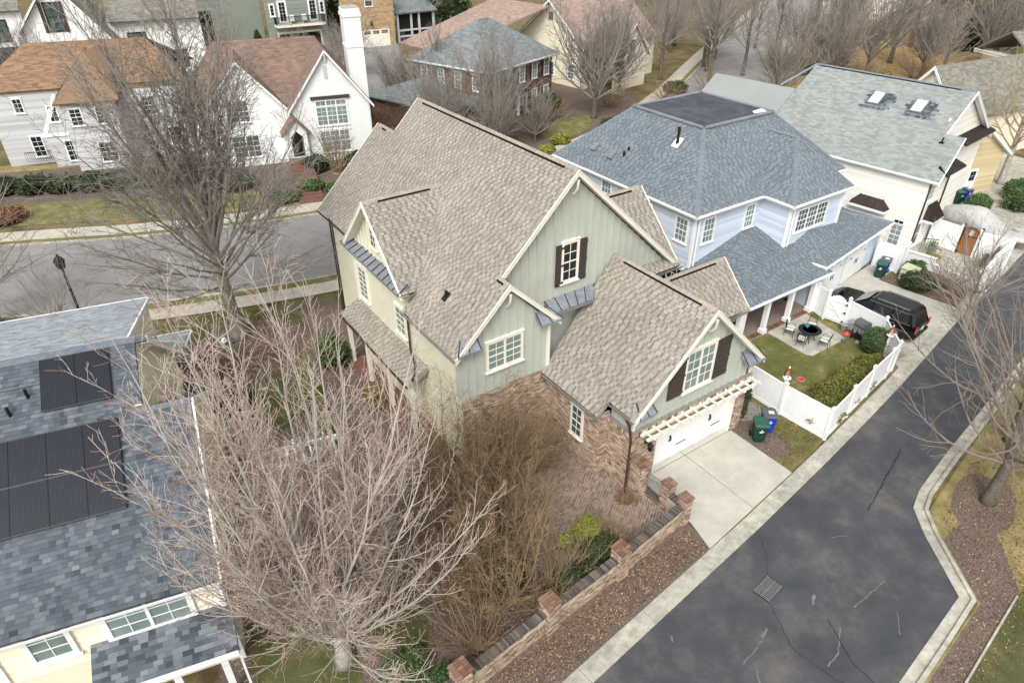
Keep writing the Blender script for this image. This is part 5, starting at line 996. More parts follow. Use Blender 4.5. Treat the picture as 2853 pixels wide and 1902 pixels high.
wallpoly(CHh, FC.P([(-3.4, -2, 0), (-3.4, -8, 0), (-3.4, -8, 4), (-3.4, -5, 7.4), (-3.4, -2, 4)]), 'cream_siding', .3); froof(CHh, [FC.P([(-3.8, -5, 7.6), (-3.8, -1.6, 3.7), (2, -1.6, 3.7), (2, -5, 7.6)]), FC.P([(-3.8, -8.4, 3.7), (-3.8, -5, 7.6), (2, -5, 7.6), (2, -8.4, 3.7)])], 'roof_pink')
barge(CHh, FC(-3.82, -5, 7.6), FC(-3.82, -1.6, 3.7), -FC.u, mt='white_paint', soff=.3); barge(CHh, FC(-3.82, -5, 7.6), FC(-3.82, -8.4, 3.7), -FC.u, mt='white_paint', soff=.3)
window(CHh, FC(-3.4, -4.5, 4.2), r=-FC.v, u=(0, 0, 1), n=-FC.u, w_=1.0, h=1.4, cols=2, rows=4, tm='white_paint', gm='glass')
# --- tan brick garage block
TB = house('tan_brick_garage', 'tan brick building with white garage door and screened porch at the top edge', 'house', (48, 112, 0))
FX = Fr((43.2, 108.5), -2)
pt = FX.P([(0, 0, 0), (8.6, 0, 0), (8.6, 0, 8), (0, 0, 8)]); bw2 = MB().prism(pt, -pnormal(pt) * .3).build('wall', 'mortar', TB); s3 = Skin(); s3.lay(pt, .16, [.45], .015, gap=.025, bond=.22, flat=True, lift=0); s3.finish('brick', 'brick_yellow', bw2)
pt = FX.P([(8.6, 0, 0), (8.6, 9, 0), (8.6, 9, 8), (8.6, 0, 8)]); MB().prism(pt, -pnormal(pt) * .3).build('wall', 'brick_yellow', TB); MB().prism(FX.P([(-.1, -.06, 5.0), (8.7, -.06, 5.0), (8.7, -.06, 5.25), (-.1, -.06, 5.25)]), FX.v * .06).build('brick_band', 'brick_yellow', TB)
gd2 = MB().prism(FX.P([(1.6, -.02, 0), (7.6, -.02, 0), (7.6, -.02, 2.5), (1.6, -.02, 2.5)]), -FX.v * .06).build('garage_door', 'cream_trim', TB)
for k in range(4):
    for i in range(4):
        for j in range(2): MB().prism(FX.P([(1.9 + k * 1.45 + i * .27, -.09, 1.9 + j * .25), (2.12 + k * 1.45 + i * .27, -.09, 1.9 + j * .25), (2.12 + k * 1.45 + i * .27, -.09, 2.1 + j * .25), (1.9 + k * 1.45 + i * .27, -.09, 2.1 + j * .25)]), -FX.v * .01).build('pane', 'glass_dark', gd2)
window(TB, FX(4.0, 0, 5.9), r=FX.u, n=-FX.v, u=(0, 0, 1), w_=1.1, h=1.6, cols=1, rows=2, gm='glass', tm='white_paint'); mb = MB(); mb.lathe(FX(4.6, -.3, 3.1), [(.1, 0), (.2, .1), (.22, .5), (.05, .8)], 6); mb.build('wall_lantern', 'black_iron', TB)
sp = MB()
for x in (9.6, 12.0, 13.4, 16.0): sp.box(FX(x, 1, 2.2), (.3, .3, 4.4), FX.deg)
for z in (.9, 1.8, 4.3): sp.bar(FX(9.6, 1, z), FX(16, 1, z), .2, .25)
sp.build('screen_porch_frame', 'grey_siding', TB); MB().prism(FX.P([(9.6, 1.3, .9), (16, 1.3, .9), (16, 1.3, 4.3), (9.6, 1.3, 4.3)]), FX.v * .1).build('screen', 'dark_void', TB); froof(TB, [FX.P([(9, .4, 4.5), (16.6, .4, 4.5), (16.6, 6, 6), (9, 6, 6)])], 'roof_green'); MB().prism(FX.P([(-.4, -.4, 8), (9, -.4, 8), (4.3, 4, 10.5)]), FX.v * 9).build('roof', 'roof_taupe', TB)
# --- green grey house with balcony
BG = house('balcony_house', 'grey green house with black iron balcony over a dark garage at the top edge', 'house', (38, 120, 0))
FBa = Fr((33.6, 114.5), -4)
pg_ = FBa.P([(0, 0, 0), (9.3, 0, 0), (9.3, 0, 9.5), (0, 0, 9.5)]); lap(wallpoly(BG, pg_, 'green_siding', .3), [x - FBa.v * .003 for x in pg_], 'green_siding', .25); wallpoly(BG, FBa.P([(9.3, 0, 0), (9.3, 8, 0), (9.3, 8, 9.5), (9.3, 0, 9.5)]), 'green_siding', .3); wallpoly(BG, FBa.P([(-6, 3, 0), (0, 3, 0), (0, 3, 8), (-6, 3, 8)]), 'green_siding', .3)
MB().prism(FBa.P([(1.2, -.02, 0), (8.2, -.02, 0), (8.2, -.02, 2.5), (1.2, -.02, 2.5)]), -FBa.v * .1).build('garage_surround', 'cream_trim', BG); MB().prism(FBa.P([(1.5, -.13, 0), (7.9, -.13, 0), (7.9, -.13, 2.2), (1.5, -.13, 2.2)]), -FBa.v * .02).build('garage_door', 'dark_void', BG)
for x in (2.1, 6.8): window(BG, FBa(x, 0, 4.0), r=FBa.u, n=-FBa.v, u=(0, 0, 1), w_=.9, h=2.6, cols=2, rows=5, gm='glass_dark', tm='white_paint', sill=False, trim=.25)
for x in (.8, 8.5): window(BG, FBa(x, 0, 4.9), r=FBa.u, n=-FBa.v, u=(0, 0, 1), w_=.45, h=1.4, cols=1, rows=3, gm='glass_dark', tm='white_paint', trim=.2)
mb = MB(); mb.prism(FBa.P([(1, -1.6, 3.3), (8.6, -1.6, 3.3), (8.6, 0, 3.3), (1, 0, 3.3)]), (0, 0, .35)); bl = mb.build('balcony', 'cream_trim', BG); rl = MB()
for i in range(46): rl.bar(FBa(1.1 + i * .165, -1.5, 3.65), FBa(1.1 + i * .165, -1.5, 4.75), .06, .06)
rl.bar(FBa(1.1, -1.5, 4.75), FBa(8.5, -1.5, 4.75), .1, .08)
for i in range(10): rl.bar(FBa(1.1, -1.5 + i * .16, 3.65), FBa(1.1, -1.5 + i * .16, 4.75), .05, .05); rl.bar(FBa(8.5, -1.5 + i * .16, 3.65), FBa(8.5, -1.5 + i * .16, 4.75), .05, .05)
rl.build('balcony_railing', 'black_iron', bl)
for x in (3.7, 5.6):
    c_ = thing('balcony_chair', 'white armchair on the iron balcony, ' + ('left one' if x < 4 else 'right one'), 'chair', FBa(x, -.8, 3.65), FBa.deg, 'white chairs on the balcony')
    MB().box((0, 0, .4), (.7, .6, .1)).build('seat', 'white_paint', c_, local=True); MB().box((0, .28, .8), (.7, .1, .8)).build('backrest', 'white_paint', c_, local=True)
    for a in (-.3, .3): 
        for b in (-.25, .25): MB().box((a, b, .18), (.07, .07, .36)).build('leg', 'white_paint', c_, local=True)
# --- white farmhouse, upper left
FHh = house('white_farmhouse', 'white board and batten farmhouse with grey gables and black metal porch at top left', 'house', (2, 118, 0))
FF = Fr((-6, 108), -12)
def FHw(p, bt_=True):
    p = FF.P(p); w_ = wallpoly(FHh, p, 'white_paint', .3)
    if bt_: battens(w_, p, .7, 'white_paint', w_=.08, d=.04)
FHw([(-10, 0, 0), (1.5, 0, 0), (1.5, 0, 7), (-4.2, 0, 13.5), (-10, 0, 7)]); FHw([(8.3, 0, 0), (17.5, 0, 0), (17.5, 0, 5), (12.4, 0, 12), (8.3, 0, 7)]); FHw([(1.5, 1.5, 0), (8.3, 1.5, 0), (8.3, 1.5, 9), (1.5, 1.5, 9)], False); FHw([(17, 4, 0), (28, 4, 0), (28, 4, 7), (17, 4, 7)], False)
froof(FHh, [FF.P([(-4.2, -.6, 13.8), (2.6, -.6, 6.2), (2.6, 10, 6.2), (-4.2, 10, 13.8)]), FF.P([(12.4, -.6, 12.4), (18.4, -.6, 4.2), (18.4, 10, 4.2), (12.4, 10, 12.4)]), FF.P([(7.4, -.6, 6.4), (12.4, -.6, 12.4), (12.4, 10, 12.4), (7.4, 10, 6.4)]), FF.P([(1.5, .8, 8.9), (8.4, .8, 8.9), (8.4, 6, 12.5), (1.5, 6, 12.5)]), FF.P([(17, 3, 6.8), (28, 3, 6.8), (28, 9, 10.5), (17, 9, 10.5)])], 'roof_taupe')
for a, b in ((FF(-4.2, -.62, 13.8), FF(2.6, -.62, 6.2)), (FF(12.4, -.62, 12.4), FF(18.4, -.62, 4.2)), (FF(12.4, -.62, 12.4), FF(7.4, -.62, 6.4))): barge(FHh, a, b, -FF.v, mt='white_paint', soff=.5, h=.35)
pent(FHh, FF(4.0, 1.4, 4.9), FF(8.6, 1.4, 4.9), FF(3.6, -2.6, 3.3), FF(9.6, -2.6, 3.3), 12, 'rubber')
for x in (5.6, 9.2): MB().box(FF(x, -2.4, 1.6), (.3, .3, 3.2), FF.deg).build('porch_post', 'white_paint', FHh)
MB().prism(FF.P([(4.2, 1.2, .3), (8.2, 1.2, .3), (8.2, 1.2, 3.1), (4.2, 1.2, 3.1)]), -FF.v * .05).build('porch_wall', 'white_siding', FHh)
ffw = dict(r=FF.u, n=-FF.v, u=(0, 0, 1), tm='rubber')
for x, v_, z, w2, h2, m_ in ((4.2, 1.5, 5.6, 2.2, 2.2, 2), (11.2, 0, 6.6, 1.4, 3.0, 1), (9.8, 0, .6, 4.2, 2.3, 3), (6.9, 1.2, .8, 1.4, 1.8, 1), (-3.6, 0, 6, 1.6, 3.0, 1), (19, 4, 3.6, 2.0, 1.6, 2), (23, 4, .8, 2.4, 2, 2)): window(FHh, FF(x, v_, z), w_=w2, h=h2, cols=2, rows=4, mullions=m_, gm='glass', trim=.14, sill=False, head=False, **ffw)
for x in (10.6, 12.8): MB().prism(FF.P([(x, -.05, 6.4), (x + .35, -.05, 6.4), (x + .35, -.05, 9.8), (x, -.05, 9.8)]), -FF.v * .06).build('shutter', 'brown_post', FHh)
# --- background houses at the upper edge
GR = house('dark_grey_house', 'dark grey house with black garage openings at the top edge behind the bare tree', 'house', (24, 130, 0)); FR2 = Fr((17, 126), -8)
lap(wallpoly(GR, FR2.P([(0, 0, 0), (15, 0, 0), (15, 0, 8), (0, 0, 8)]), 'green_siding', .3), FR2.P([(0, -.003, 0), (15, -.003, 0), (15, -.003, 8), (0, -.003, 8)]), 'green_siding', .3); MB().prism(FR2.P([(8, -.02, 0), (11, -.02, 0), (11, -.02, 5), (8, -.02, 5)]), -FR2.v * .05).build('carriage_opening', 'dark_void', GR); froof(GR, [FR2.P([(-1, -1, 8), (16, -1, 8), (16, 6, 12), (-1, 6, 12)])], 'roof_taupe')
for x in (2, 5, 12.5): window(GR, FR2(x, 0, 3.6), r=FR2.u, n=-FR2.v, u=(0, 0, 1), w_=1.6, h=2, cols=2, rows=3, gm='glass_dark', tm='white_paint')
WFh = house('far_white_house', 'white house with grey roof beyond the trees at the top right edge', 'house', (150, 75, 0)); FQ = Fr((142, 76), -40)
lap(wallpoly(WFh, FQ.P([(0, 0, 0), (16, 0, 0), (16, 0, 7), (0, 0, 7)]), 'white_siding', .3), FQ.P([(0, -.003, 0), (16, -.003, 0), (16, -.003, 7), (0, -.003, 7)]), 'white_siding', .3); froof(WFh, [FQ.P([(-1, -1, 6.8), (17, -1, 6.8), (17, 5, 10), (-1, 5, 10)])], 'roof_taupe'); MB().prism(FQ.P([(-6, -2, 0), (0, -2, 0), (0, -2, 4), (-6, -2, 4)]), FQ.v * 8).build('wing', 'white_siding', WFh)
for x in (1.5, 5, 9, 13): 
    for z in (1, 4.4): window(WFh, FQ(x, 0, z), r=FQ.u, n=-FQ.v, u=(0, 0, 1), w_=1.4, h=1.8, cols=2, rows=3, gm='glass_dark', tm='white_paint')
OR = house('stone_trim_house', 'small tan building with dark roof edge at the upper right border', 'house', (100, 36, 0)); FO = Fr((94, 33.5), -20)
wallpoly(OR, FO.P([(0, 0, 0), (9, 0, 0), (9, 0, 5), (0, 0, 5)]), 'tan_siding', .3); wallpoly(OR, FO.P([(0, 7, 0), (0, 0, 0), (0, 0, 5), (0, 7, 5)]), 'tan_siding', .3); froof(OR, [FO.P([(-.7, -.7, 5), (9.7, -.7, 5), (9.7, 3.5, 7.5), (-.7, 3.5, 7.5)]), FO.P([(9.7, 7.7, 5), (-.7, 7.7, 5), (-.7, 3.5, 7.5), (9.7, 3.5, 7.5)])], 'roof_taupe'); fascia(OR, [FO(-.7, 7.7, 5), FO(-.7, -.7, 5), FO(9.7, -.7, 5)], h=.4)

# ================================================================ garden walls, fences and yard things
# --- brick garden wall with piers, and the gate piers
GW = thing('garden_wall', 'low tan brick garden wall with square piers beside the alley', 'wall', (10, 10.8, 0))
def pier(parent, x, y, w_, h, rz, wd=None, capm='brick_cap', n_ind=0):
    wd = wd or w_; f = Fr((x, y), math.degrees(rz)); a, b = w_ / 2, wd / 2
    brickwall(parent, [f.P([(-a, -b, 0), (a, -b, 0), (a, -b, h), (-a, -b, h)]), f.P([(a, -b, 0), (a, b, 0), (a, b, h), (a, -b, h)]), f.P([(a, b, 0), (-a, b, 0), (-a, b, h), (a, b, h)]), f.P([(-a, b, 0), (-a, -b, 0), (-a, -b, h), (-a, b, h)])], n_ind=n_ind, name='pier', th=.06)
    base = MB().box(f(0, 0, h + .02), (w_ + .06, wd + .06, .04), rz).build('pier_cap', 'mortar', parent); nx = max(1, round((w_ + .1) / .235)); ny = max(2, round((wd + .1) / .118))
    for i in range(nx):
        for j in range(ny): MB().box(f(-w_ / 2 - .05 + (i + .5) * (w_ + .1) / nx, -wd / 2 - .05 + (j + .5) * (wd + .1) / ny, h + .055), ((w_ + .1) / nx - .012, (wd + .1) / ny - .012, .07), rz, t=random.random()).build('brick', capm, base)
PW = [(2.6, 10.35), (5.35, 10.5), (9.0, 10.85), (12.4, 11.12), (16.18, 11.6)]
for i in range(1, 4): pier(GW, *PW[i], .5, 1.42, R(5))
wl = []
for i in range(len(PW) - 1):
    a = V((*PW[i], 0)); b = V((*PW[i + 1], 0)); d = (b - a).normalized(); n = V((d.y, -d.x, 0)); a = a + d * .2; b = b - d * .2
    wl += [[a + n * .11, b + n * .11, b + n * .11 + V((0, 0, .72)), a + n * .11 + V((0, 0, .72))], [b - n * .11, a - n * .11, a - n * .11 + V((0, 0, .72)), b - n * .11 + V((0, 0, .72))]]
wb = brickwall(GW, wl, n_ind=300, name='wall_panel', th=.1)
for i in range(len(PW) - 1):
    a = V((*PW[i], 0)); b = V((*PW[i + 1], 0)); d = (b - a).normalized(); L_ = (b - a).length - .5; a = a + d * .25; rz = math.atan2(d.y, d.x); n_ = int(L_ / .077)
    for r_ in range(3):                     # pierced brick lattice between base and coping
        for k in range(int(L_ / .32)): p = a + d * (.16 * (r_ % 2) + .16 + k * .32); MB().box((p.x, p.y, .76 + r_ * .075), (.2, .16, .066), rz, t=random.uniform(.2, 1)).build('brick', 'brick_tan', wb)
    for k in range(n_): p = a + d * (.04 + k * .077); MB().box((p.x, p.y, 1.02), (.065, .3, .11), rz, t=random.random()).build('coping_brick', 'brick_dark', wb)
GP = thing('gate_piers', 'brick gate piers with red brick caps between the garage and the driveway', 'wall', (16, 12.5, 0))
pier(GP, 15.76, 13.76, .42, 1.72, 0, .62, n_ind=60); pier(GP, 16.18, 12.5, .4, 1.32, 0, n_ind=60); pier(GP, 16.18, 11.6, .4, 1.3, 0, n_ind=60)
brickwall(GP, [[(16.08, 11.8, 0), (16.08, 11.8, .75), (16.08, 12.3, .75), (16.08, 12.3, 0)][::-1], [(16.28, 12.3, 0), (16.28, 12.3, .75), (16.28, 11.8, .75), (16.28, 11.8, 0)][::-1]], name='wall_panel')
for k in range(7): MB().box((16.18, 11.83 + k * .075, .84), (.3, .063, .12), t=random.random()).build('coping_brick', 'brick_dark', GP)
GT = thing('iron_gate', 'slim white iron garden gate hung between two brick piers', 'gate', (16.0, 13.1, 0))
gm = MB()
for z in (.1, 1.05, 1.3): gm.bar((15.96, 13.42, z), (16.05, 12.72, z), .02, .025)
for y in (13.42, 12.72): gm.bar((15.96 + (13.42 - y) * .13, y, .02), (15.96 + (13.42 - y) * .13, y, 1.32), .03, .03)
gm.build('gate_frame', 'steel', GT)
for k in range(9): y = 13.36 - k * .073; MB().bar((15.96 + (13.42 - y) * .13, y, .1), (15.96 + (13.42 - y) * .13, y, 1.3 + .05 * math.sin(k)), .012, .012).build('bar', 'steel', GT)
# --- white board fences
POSTS = set()
def fence(root, pts, h=1.75, bw_=.145, post=True, sag=None, inner=1, cap=True):
    for i in range(len(pts) - 1):
        a = V((*pts[i], 0)); b = V((*pts[i + 1], 0)); L_ = (b - a).length; d = (b - a) / L_; n = V((d.y, -d.x, 0)); rz = math.atan2(d.y, d.x)
        for z, hh in ((.12, .17), (h - .09, .13)): m_ = (a + b) / 2; MB().box((m_.x, m_.y, z), (L_, .07, hh), rz).build('rail', 'white_paint', root)
        k = max(1, int(L_ / bw_)); bw2 = L_ / k
        for j in range(k): p = a + d * (j + .5) * bw2; MB().box((p.x, p.y, h / 2), (bw2 - .008, .03 + .006 * (j % 2), h - .2), rz).build('board', 'white_paint', root)
    if post:
        for p in pts:
            if p in POSTS: continue
            POSTS.add(p)
            mb = MB(); mb.box((*p, h / 2 + .03), (.13, .13, h + .06)); mb.build('post', 'white_paint', root)
            if cap: m2 = MB(); m2.box((*p, h + .08), (.18, .18, .04)); m2.lathe((*p, h + .1), [(.1, 0), (.1, .03), (.03, .09)], 4); m2.build('post_cap', 'white_paint', root)
WF = thing('white_fence', 'white board fence around the blue house yard along the alley', 'fence', (29, 12, 0))
fence(WF, [(25.0, 16.2), (24.94, 13.65), (25.11, 11.3)]); fence(WF, [(25.11, 11.3), (27.4, 11.7), (29.6, 12.08), (31.8, 12.4), (32.7, 12.58)]); fence(WF, [(32.7, 12.58), (34.35, 14.3)], h=1.74); fence(WF, [(34.35, 14.3), (34.55, 16.6)], h=1.75); fence(WF, [(34.35, 17.75), (34.6, 18.65)], h=1.8)
YG = thing('yard_gate', 'white board gate with diagonal brace and black hinges beside the parked car', 'gate', (34.45, 17.2, 0))
a = V((34.55, 16.68, 0)); b = V((34.37, 17.68, 0)); d = (b - a).normalized(); n = V((-1, -.1, 0)); rz = math.atan2(d.y, d.x)
for j in range(8): t_ = (j + .5) / 8; p = a.lerp(b, t_); hh = 1.4 + .28 * math.sin(t_ * math.pi) ; MB().box((p.x, p.y, hh / 2 + .08), (.12, .03, hh), rz).build('board', 'white_paint', YG)
for z in (.25, .85, 1.4): m_ = (a + b) / 2 + n * .03; MB().box((m_.x, m_.y, z), (1.0, .04, .1), rz).build('rail', 'white_paint', YG)
MB().bar(a + n * .04 + V((0, 0, .3)), b + n * .04 + V((0, 0, 1.35)), .05, .1).build('brace', 'white_paint', YG)
for z in (.28, .86, 1.38): MB().box(a + n * .07 + V((0, 0, z)), (.1, .05, .1), rz).build('hinge', 'black_iron', YG)
# --- white patio wall with arched door, to the right
MW = thing('patio_wall', 'white panelled patio wall around the white house terrace by the alley', 'wall', (48, 16, 0))
fence(MW, [(43.0, 20.0), (43.3, 18.5), (44.2, 18.65)], h=1.8, bw_=.16); fence(MW, [(49.55, 19.85), (49.62, 18.0)], h=1.9, bw_=.2); fence(MW, [(49.76, 16.85), (50.2, 14.95)], h=1.9, bw_=.2)
mb = MB(); mb.prism([(45.2, 14.3, 0), (50.35, 14.98, 0), (50.33, 15.15, 0), (45.18, 14.47, 0)], (0, 0, 1.2)); mb.prism([(47.2, 14.5, 1.2), (50.4, 14.93, 1.2), (50.38, 15.2, 1.2), (47.18, 14.77, 1.2)], (0, 0, .5)); mb.prism([(45.15, 14.25, 1.2), (47.2, 14.52, 1.2), (47.18, 14.8, 1.2), (45.13, 14.53, 1.2)], (0, 0, .07)); mb.prism([(46.4, 14.4, 1.2), (47.2, 14.5, 1.2), (47.18, 14.77, 1.2), (46.38, 14.67, 1.2)], (0, 0, .28)); mb.build('masonry_wall', 'white_brick', MW)
mb = MB(); mb.prism([(45.1, 19.3, 0), (45.5, 17.3, 0), (45.65, 17.33, 0), (45.25, 19.33, 0)], (0, 0, .85)); mb.prism([(45.2, 14.4, 0), (45.35, 14.4, 0), (45.7, 17.33, 0), (45.5, 17.3, 0)], (0, 0, .5)); mb.build('low_wall', 'white_brick', MW); MB().prism([(45.05, 19.32, .85), (45.45, 17.25, .85), (45.7, 17.3, .85), (45.3, 19.37, .85)], (0, 0, .06)).build('coping', 'white_paint', MW)
AD = thing('arched_door', 'orange wooden arched garden door with iron grille between dark posts', 'door', (49.7, 17.4, 0)); fa = Fr((49.63, 17.9), -83)
arch = [(0.08, 0), (.98, 0), (.98, 1.45)] + [(.53 + .45 * math.cos(R(t_)), 1.45 + .45 * math.sin(R(t_))) for t_ in range(15, 180, 15)] + [(.08, 1.45)]
MB().prism([fa(x, 0, z + .05) for x, z in arch], fa.v * .07).build('door_leaf', 'door_wood', AD)
for k in range(1, 5): MB().prism([fa(.08 + k * .18 - .006, -.006, .08), fa(.08 + k * .18 + .006, -.006, .08), fa(.08 + k * .18 + .006, -.006, 1.3), fa(.08 + k * .18 - .006, -.006, 1.3)], fa.v * .09).build('board_joint', 'brown_post', AD)
arco = [(x, z) for x, z in arch[2:-1]]; rim = MB()
for i in range(len(arco) - 1): rim.bar(fa(arco[i][0], .03, arco[i][1] + .05), fa(arco[i + 1][0], .03, arco[i + 1][1] + .05), .1, .07, up=fa.v)
rim.build('arch_rim', 'brown_post', AD); MB().box(fa(.53, .03, 1.35), (.92, .1, .07), fa.deg).build('ledge', 'brown_post', AD)
MB().prism([fa(.43, -.01, 1.42), fa(.63, -.01, 1.42), fa(.63, -.01, 1.72), fa(.53, -.01, 1.8), fa(.43, -.01, 1.72)], fa.v * .09).build('grille_window', 'glass_sky', AD)
for x in (-.02, 1.1): MB().box(fa(x, .03, 1.05), (.14, .16, 2.1), fa.deg).build('post', 'brown_post', AD)
# --- wheelie bins
def bin_(name, label, loc, rz, body, lid, mark):
    b = thing(name, label, 'bin', loc, rz, 'wheelie bins'); mb = MB()
    def ring(w_, d, z, r_=.05): return [V((x, y, z)) for x, y in ((-w_ / 2 + r_, -d / 2), (w_ / 2 - r_, -d / 2), (w_ / 2, -d / 2 + r_), (w_ / 2, d / 2 - r_), (w_ / 2 - r_, d / 2), (-w_ / 2 + r_, d / 2), (-w_ / 2, d / 2 - r_), (-w_ / 2, -d / 2 + r_))]
    mb.loft([ring(.46, .5, .06), ring(.5, .55, .3), ring(.58, .66, .93), ring(.64, .72, .95), ring(.64, .72, 1.0)]); mb.build('body', body, b, local=True)
    m2 = MB(); m2.loft([ring(.66, .76, 1.0), ring(.66, .76, 1.03), ring(.5, .58, 1.08), ring(.48, .55, 1.075)]); l = m2.build('lid', lid, b, local=True); MB().tube([(-.24, .4, .97), (-.24, .43, 1.0), (.24, .43, 1.0), (.24, .4, .97)], .02, 5).build('handle', lid, b, local=True)
    for s in (-1, 1): MB().tube([(s * .26, .27, .13), (s * .32, .27, .13)], .13, 12).build('wheel', 'rubber', b, local=True)
    if mark == 'sheet': MB().box((.05, -.02, 1.085), (.24, .2, .004)).build('lid_notice', 'paper', l, local=True)
    m3 = MB(); m3.box((0, -.328, .72), (.2, .006, .03)); m3.box((-.02, -.325, .66), (.14, .006, .025)); m3.lathe((.0, -.33, .77), [(.02, 0), (.035, .02), (.0, .06)], 6); m3.build('city_mark', 'paper', b, local=True)
    return b
bin_('wheelie_bin', 'dark green wheelie bin beside the garage driveway', (22.62, 13.05, 0), R(-40), 'bin_green', 'bin_green_lid', '')
bin_('wheelie_bin', 'bright blue wheelie bin with black lid next to the white fence', (23.45, 13.25, 0), R(-38), 'bin_blue', 'bin_black_lid', 'sheet')
bin_('wheelie_bin', 'dark green wheelie bin at the end of the blue house driveway', (41.85, 18.85, 0), R(-70), 'bin_green', 'bin_green_lid', '')
bin_('wheelie_bin', 'blue wheelie bin with black lid behind the green one by the blue garage', (42.55, 19.0, 0), R(-70), 'bin_blue', 'bin_black_lid', 'sheet')
bin_('wheelie_bin', 'green wheelie bin by the tan house side door', (58.6, 22.4, 0), R(-20), 'bin_green', 'bin_green_lid', ''); bin_('wheelie_bin', 'blue wheelie bin by the tan house side door', (59.6, 22.3, 0), R(-20), 'bin_blue', 'bin_black_lid', 'sheet')
# --- patio table and chairs
tb = thing('patio_table', 'round black mesh patio table with a blue cloth on the grey pavers', 'table', (31.6, 16.85, 0))
mb = MB(); mb.lathe((0, 0, .7), [(.62, 0), (.62, .025), (.6, .03)], 28); mb.build('tabletop', 'black_iron', tb, local=True)
for k in range(4): a = R(45 + 90 * k); MB().tube([(.12 * math.cos(a), .12 * math.sin(a), .7), (.2 * math.cos(a), .2 * math.sin(a), .4), (.42 * math.cos(a), .42 * math.sin(a), 0)], .02, 6).build('leg', 'black_iron', tb, local=True)
MB().lathe((0, 0, .73), [(.6, 0), (.6, .006), (.4, .006), (.4, .0)], 28).build('rim', 'black_iron', tb, local=True)
tag(MB().prism([(31.55, 17.0, .735), (31.95, 17.1, .735), (32.05, 17.3, .735), (31.75, 17.36, .735)], (0, 0, .02)).build('blue_cloth', 'toy_blue'), 'folded bright blue cloth lying on the round black patio table', 'cloth')
def chair(loc, rz, label):
    c = thing('patio_chair', label, 'chair', loc, rz, 'patio chairs around the round table')
    for x, y in ((-.22, -.22), (.22, -.22)): MB().tube([(x, y, 0), (x * 1.02, y + .02, .42), (x * 1.1, y + .02, .64)], .013, 5).build('leg', 'black_iron', c, local=True)
    for x in (-.2, .2): MB().tube([(x * 1.1, .3, 0), (x, .22, .42), (x, .3, .9)], .013, 5).build('leg', 'black_iron', c, local=True)
    for s in (-1, 1): MB().tube([(s * .24, -.2, .64), (s * .26, 0, .66), (s * .22, .25, .62)], .014, 5).build('armrest', 'black_iron', c, local=True)
    MB().box((0, 0, .42), (.46, .46, .025)).build('seat', 'black_iron', c, local=True); m = MB(); m.loft([[V((x * k, y * k, z)) for x, y in ((-.22, -.22), (.22, -.22), (.22, .22), (-.22, .22))] for k, z in ((.94, .435), (1, .46), (1, .49), (.92, .51))]); m.build('cushion', 'cushion', c, local=True)
    for k in range(6): x = -.17 + k * .068; MB().tube([(x, .225, .48), (x * 1.02, .29, .75), (x * .8, .3, .93 - abs(x) * .3)], .012, 4).build('back_slat', 'black_iron', c, local=True)
    MB().tube([(-.2, .3, .86), (-.1, .31, .94), (.1, .31, .94), (.2, .3, .86)], .014, 5).build('back_rail', 'black_iron', c, local=True)
chair((31.2, 17.75, 0), R(25), 'black iron patio chair nearest the porch post'); chair((30.85, 16.75, 0), R(110), 'black iron patio chair on the lawn side of the round table'); chair((31.75, 15.95, 0), R(195), 'black iron patio chair facing the porch, near the patio corner'); chair((32.5, 17.3, 0), R(-60), 'black iron patio chair between the table and the yard gate')
# --- barbecue, propane bottle, bucket, toys
bq = thing('barbecue', 'black lidded gas barbecue with side shelf by the white fence', 'barbecue', (34.05, 15.3, 0), R(85))
mb = MB(); mb.loft([[V((x, y * k, z)) for x, y in ((-.35, -.28), (.35, -.28), (.35, .28), (-.35, .28))] for k, z in ((1, .85), (1, .95), (.9, 1.1), (.55, 1.2))]); mb.build('lid', 'bin_black_lid', bq, local=True)
MB().box((0, 0, .75), (.72, .56, .2)).build('firebox', 'black_iron', bq, local=True); MB().box((0, .3, .74), (.7, .06, .16)).build('control_panel', 'steel', bq, local=True)
for x in (-.22, 0, .22): MB().tube([(x, .33, .74), (x, .37, .74)], .03, 8).build('knob', 'black_iron', bq, local=True)
for s in (-1, 1): MB().box((s * .58, 0, .84), (.4, .5, .04)).build('side_shelf', 'steel', bq, local=True)
for x in (-.32, .32):
    for y in (-.24, .24): MB().box((x, y, .33), (.05, .05, .66)).build('leg', 'black_iron', bq, local=True)
MB().box((0, 0, .15), (.66, .5, .04)).build('bottom_shelf', 'black_iron', bq, local=True); MB().tube([(-.3, .3, 1.0), (.3, .3, 1.0)], .02, 6).build('lid_handle', 'chrome', bq, local=True)
pb = thing('propane_bottle', 'white propane bottle standing beside the black barbecue', 'bottle', (34.2, 14.75, 0)); MB().lathe((0, 0, 0), [(.1, 0), (.11, .03), (.15, .06), (.155, .3), (.12, .4), (.03, .43)], 14).build('tank', 'white_paint', pb, smooth=True, local=True); MB().lathe((0, 0, .4), [(.09, 0), (.1, .12), (.09, .12)], 10).build('collar', 'leaf_yellow', pb, local=True)
for i, (x, y) in enumerate(((33.75, 15.15), (34.0, 14.6))): tag(MB().box((x, y, .025), (.4, .2, .05), R(20)).build('stepping_slab', 'concrete'), ('pale slab under the front of the barbecue', 'pale slab under the propane bottle side of the barbecue')[i], 'slab')
bk = thing('metal_bucket', 'galvanised metal bucket with lid next to the yard gate', 'bucket', (34.15, 16.3, 0)); MB().lathe((0, 0, 0), [(.15, 0), (.19, .38), (.2, .38)], 16).build('body', 'steel', bk, local=True); MB().lathe((0, 0, .38), [(.23, 0), (.23, .03), (.1, .06)], 16).build('lid', 'steel', bk, local=True)
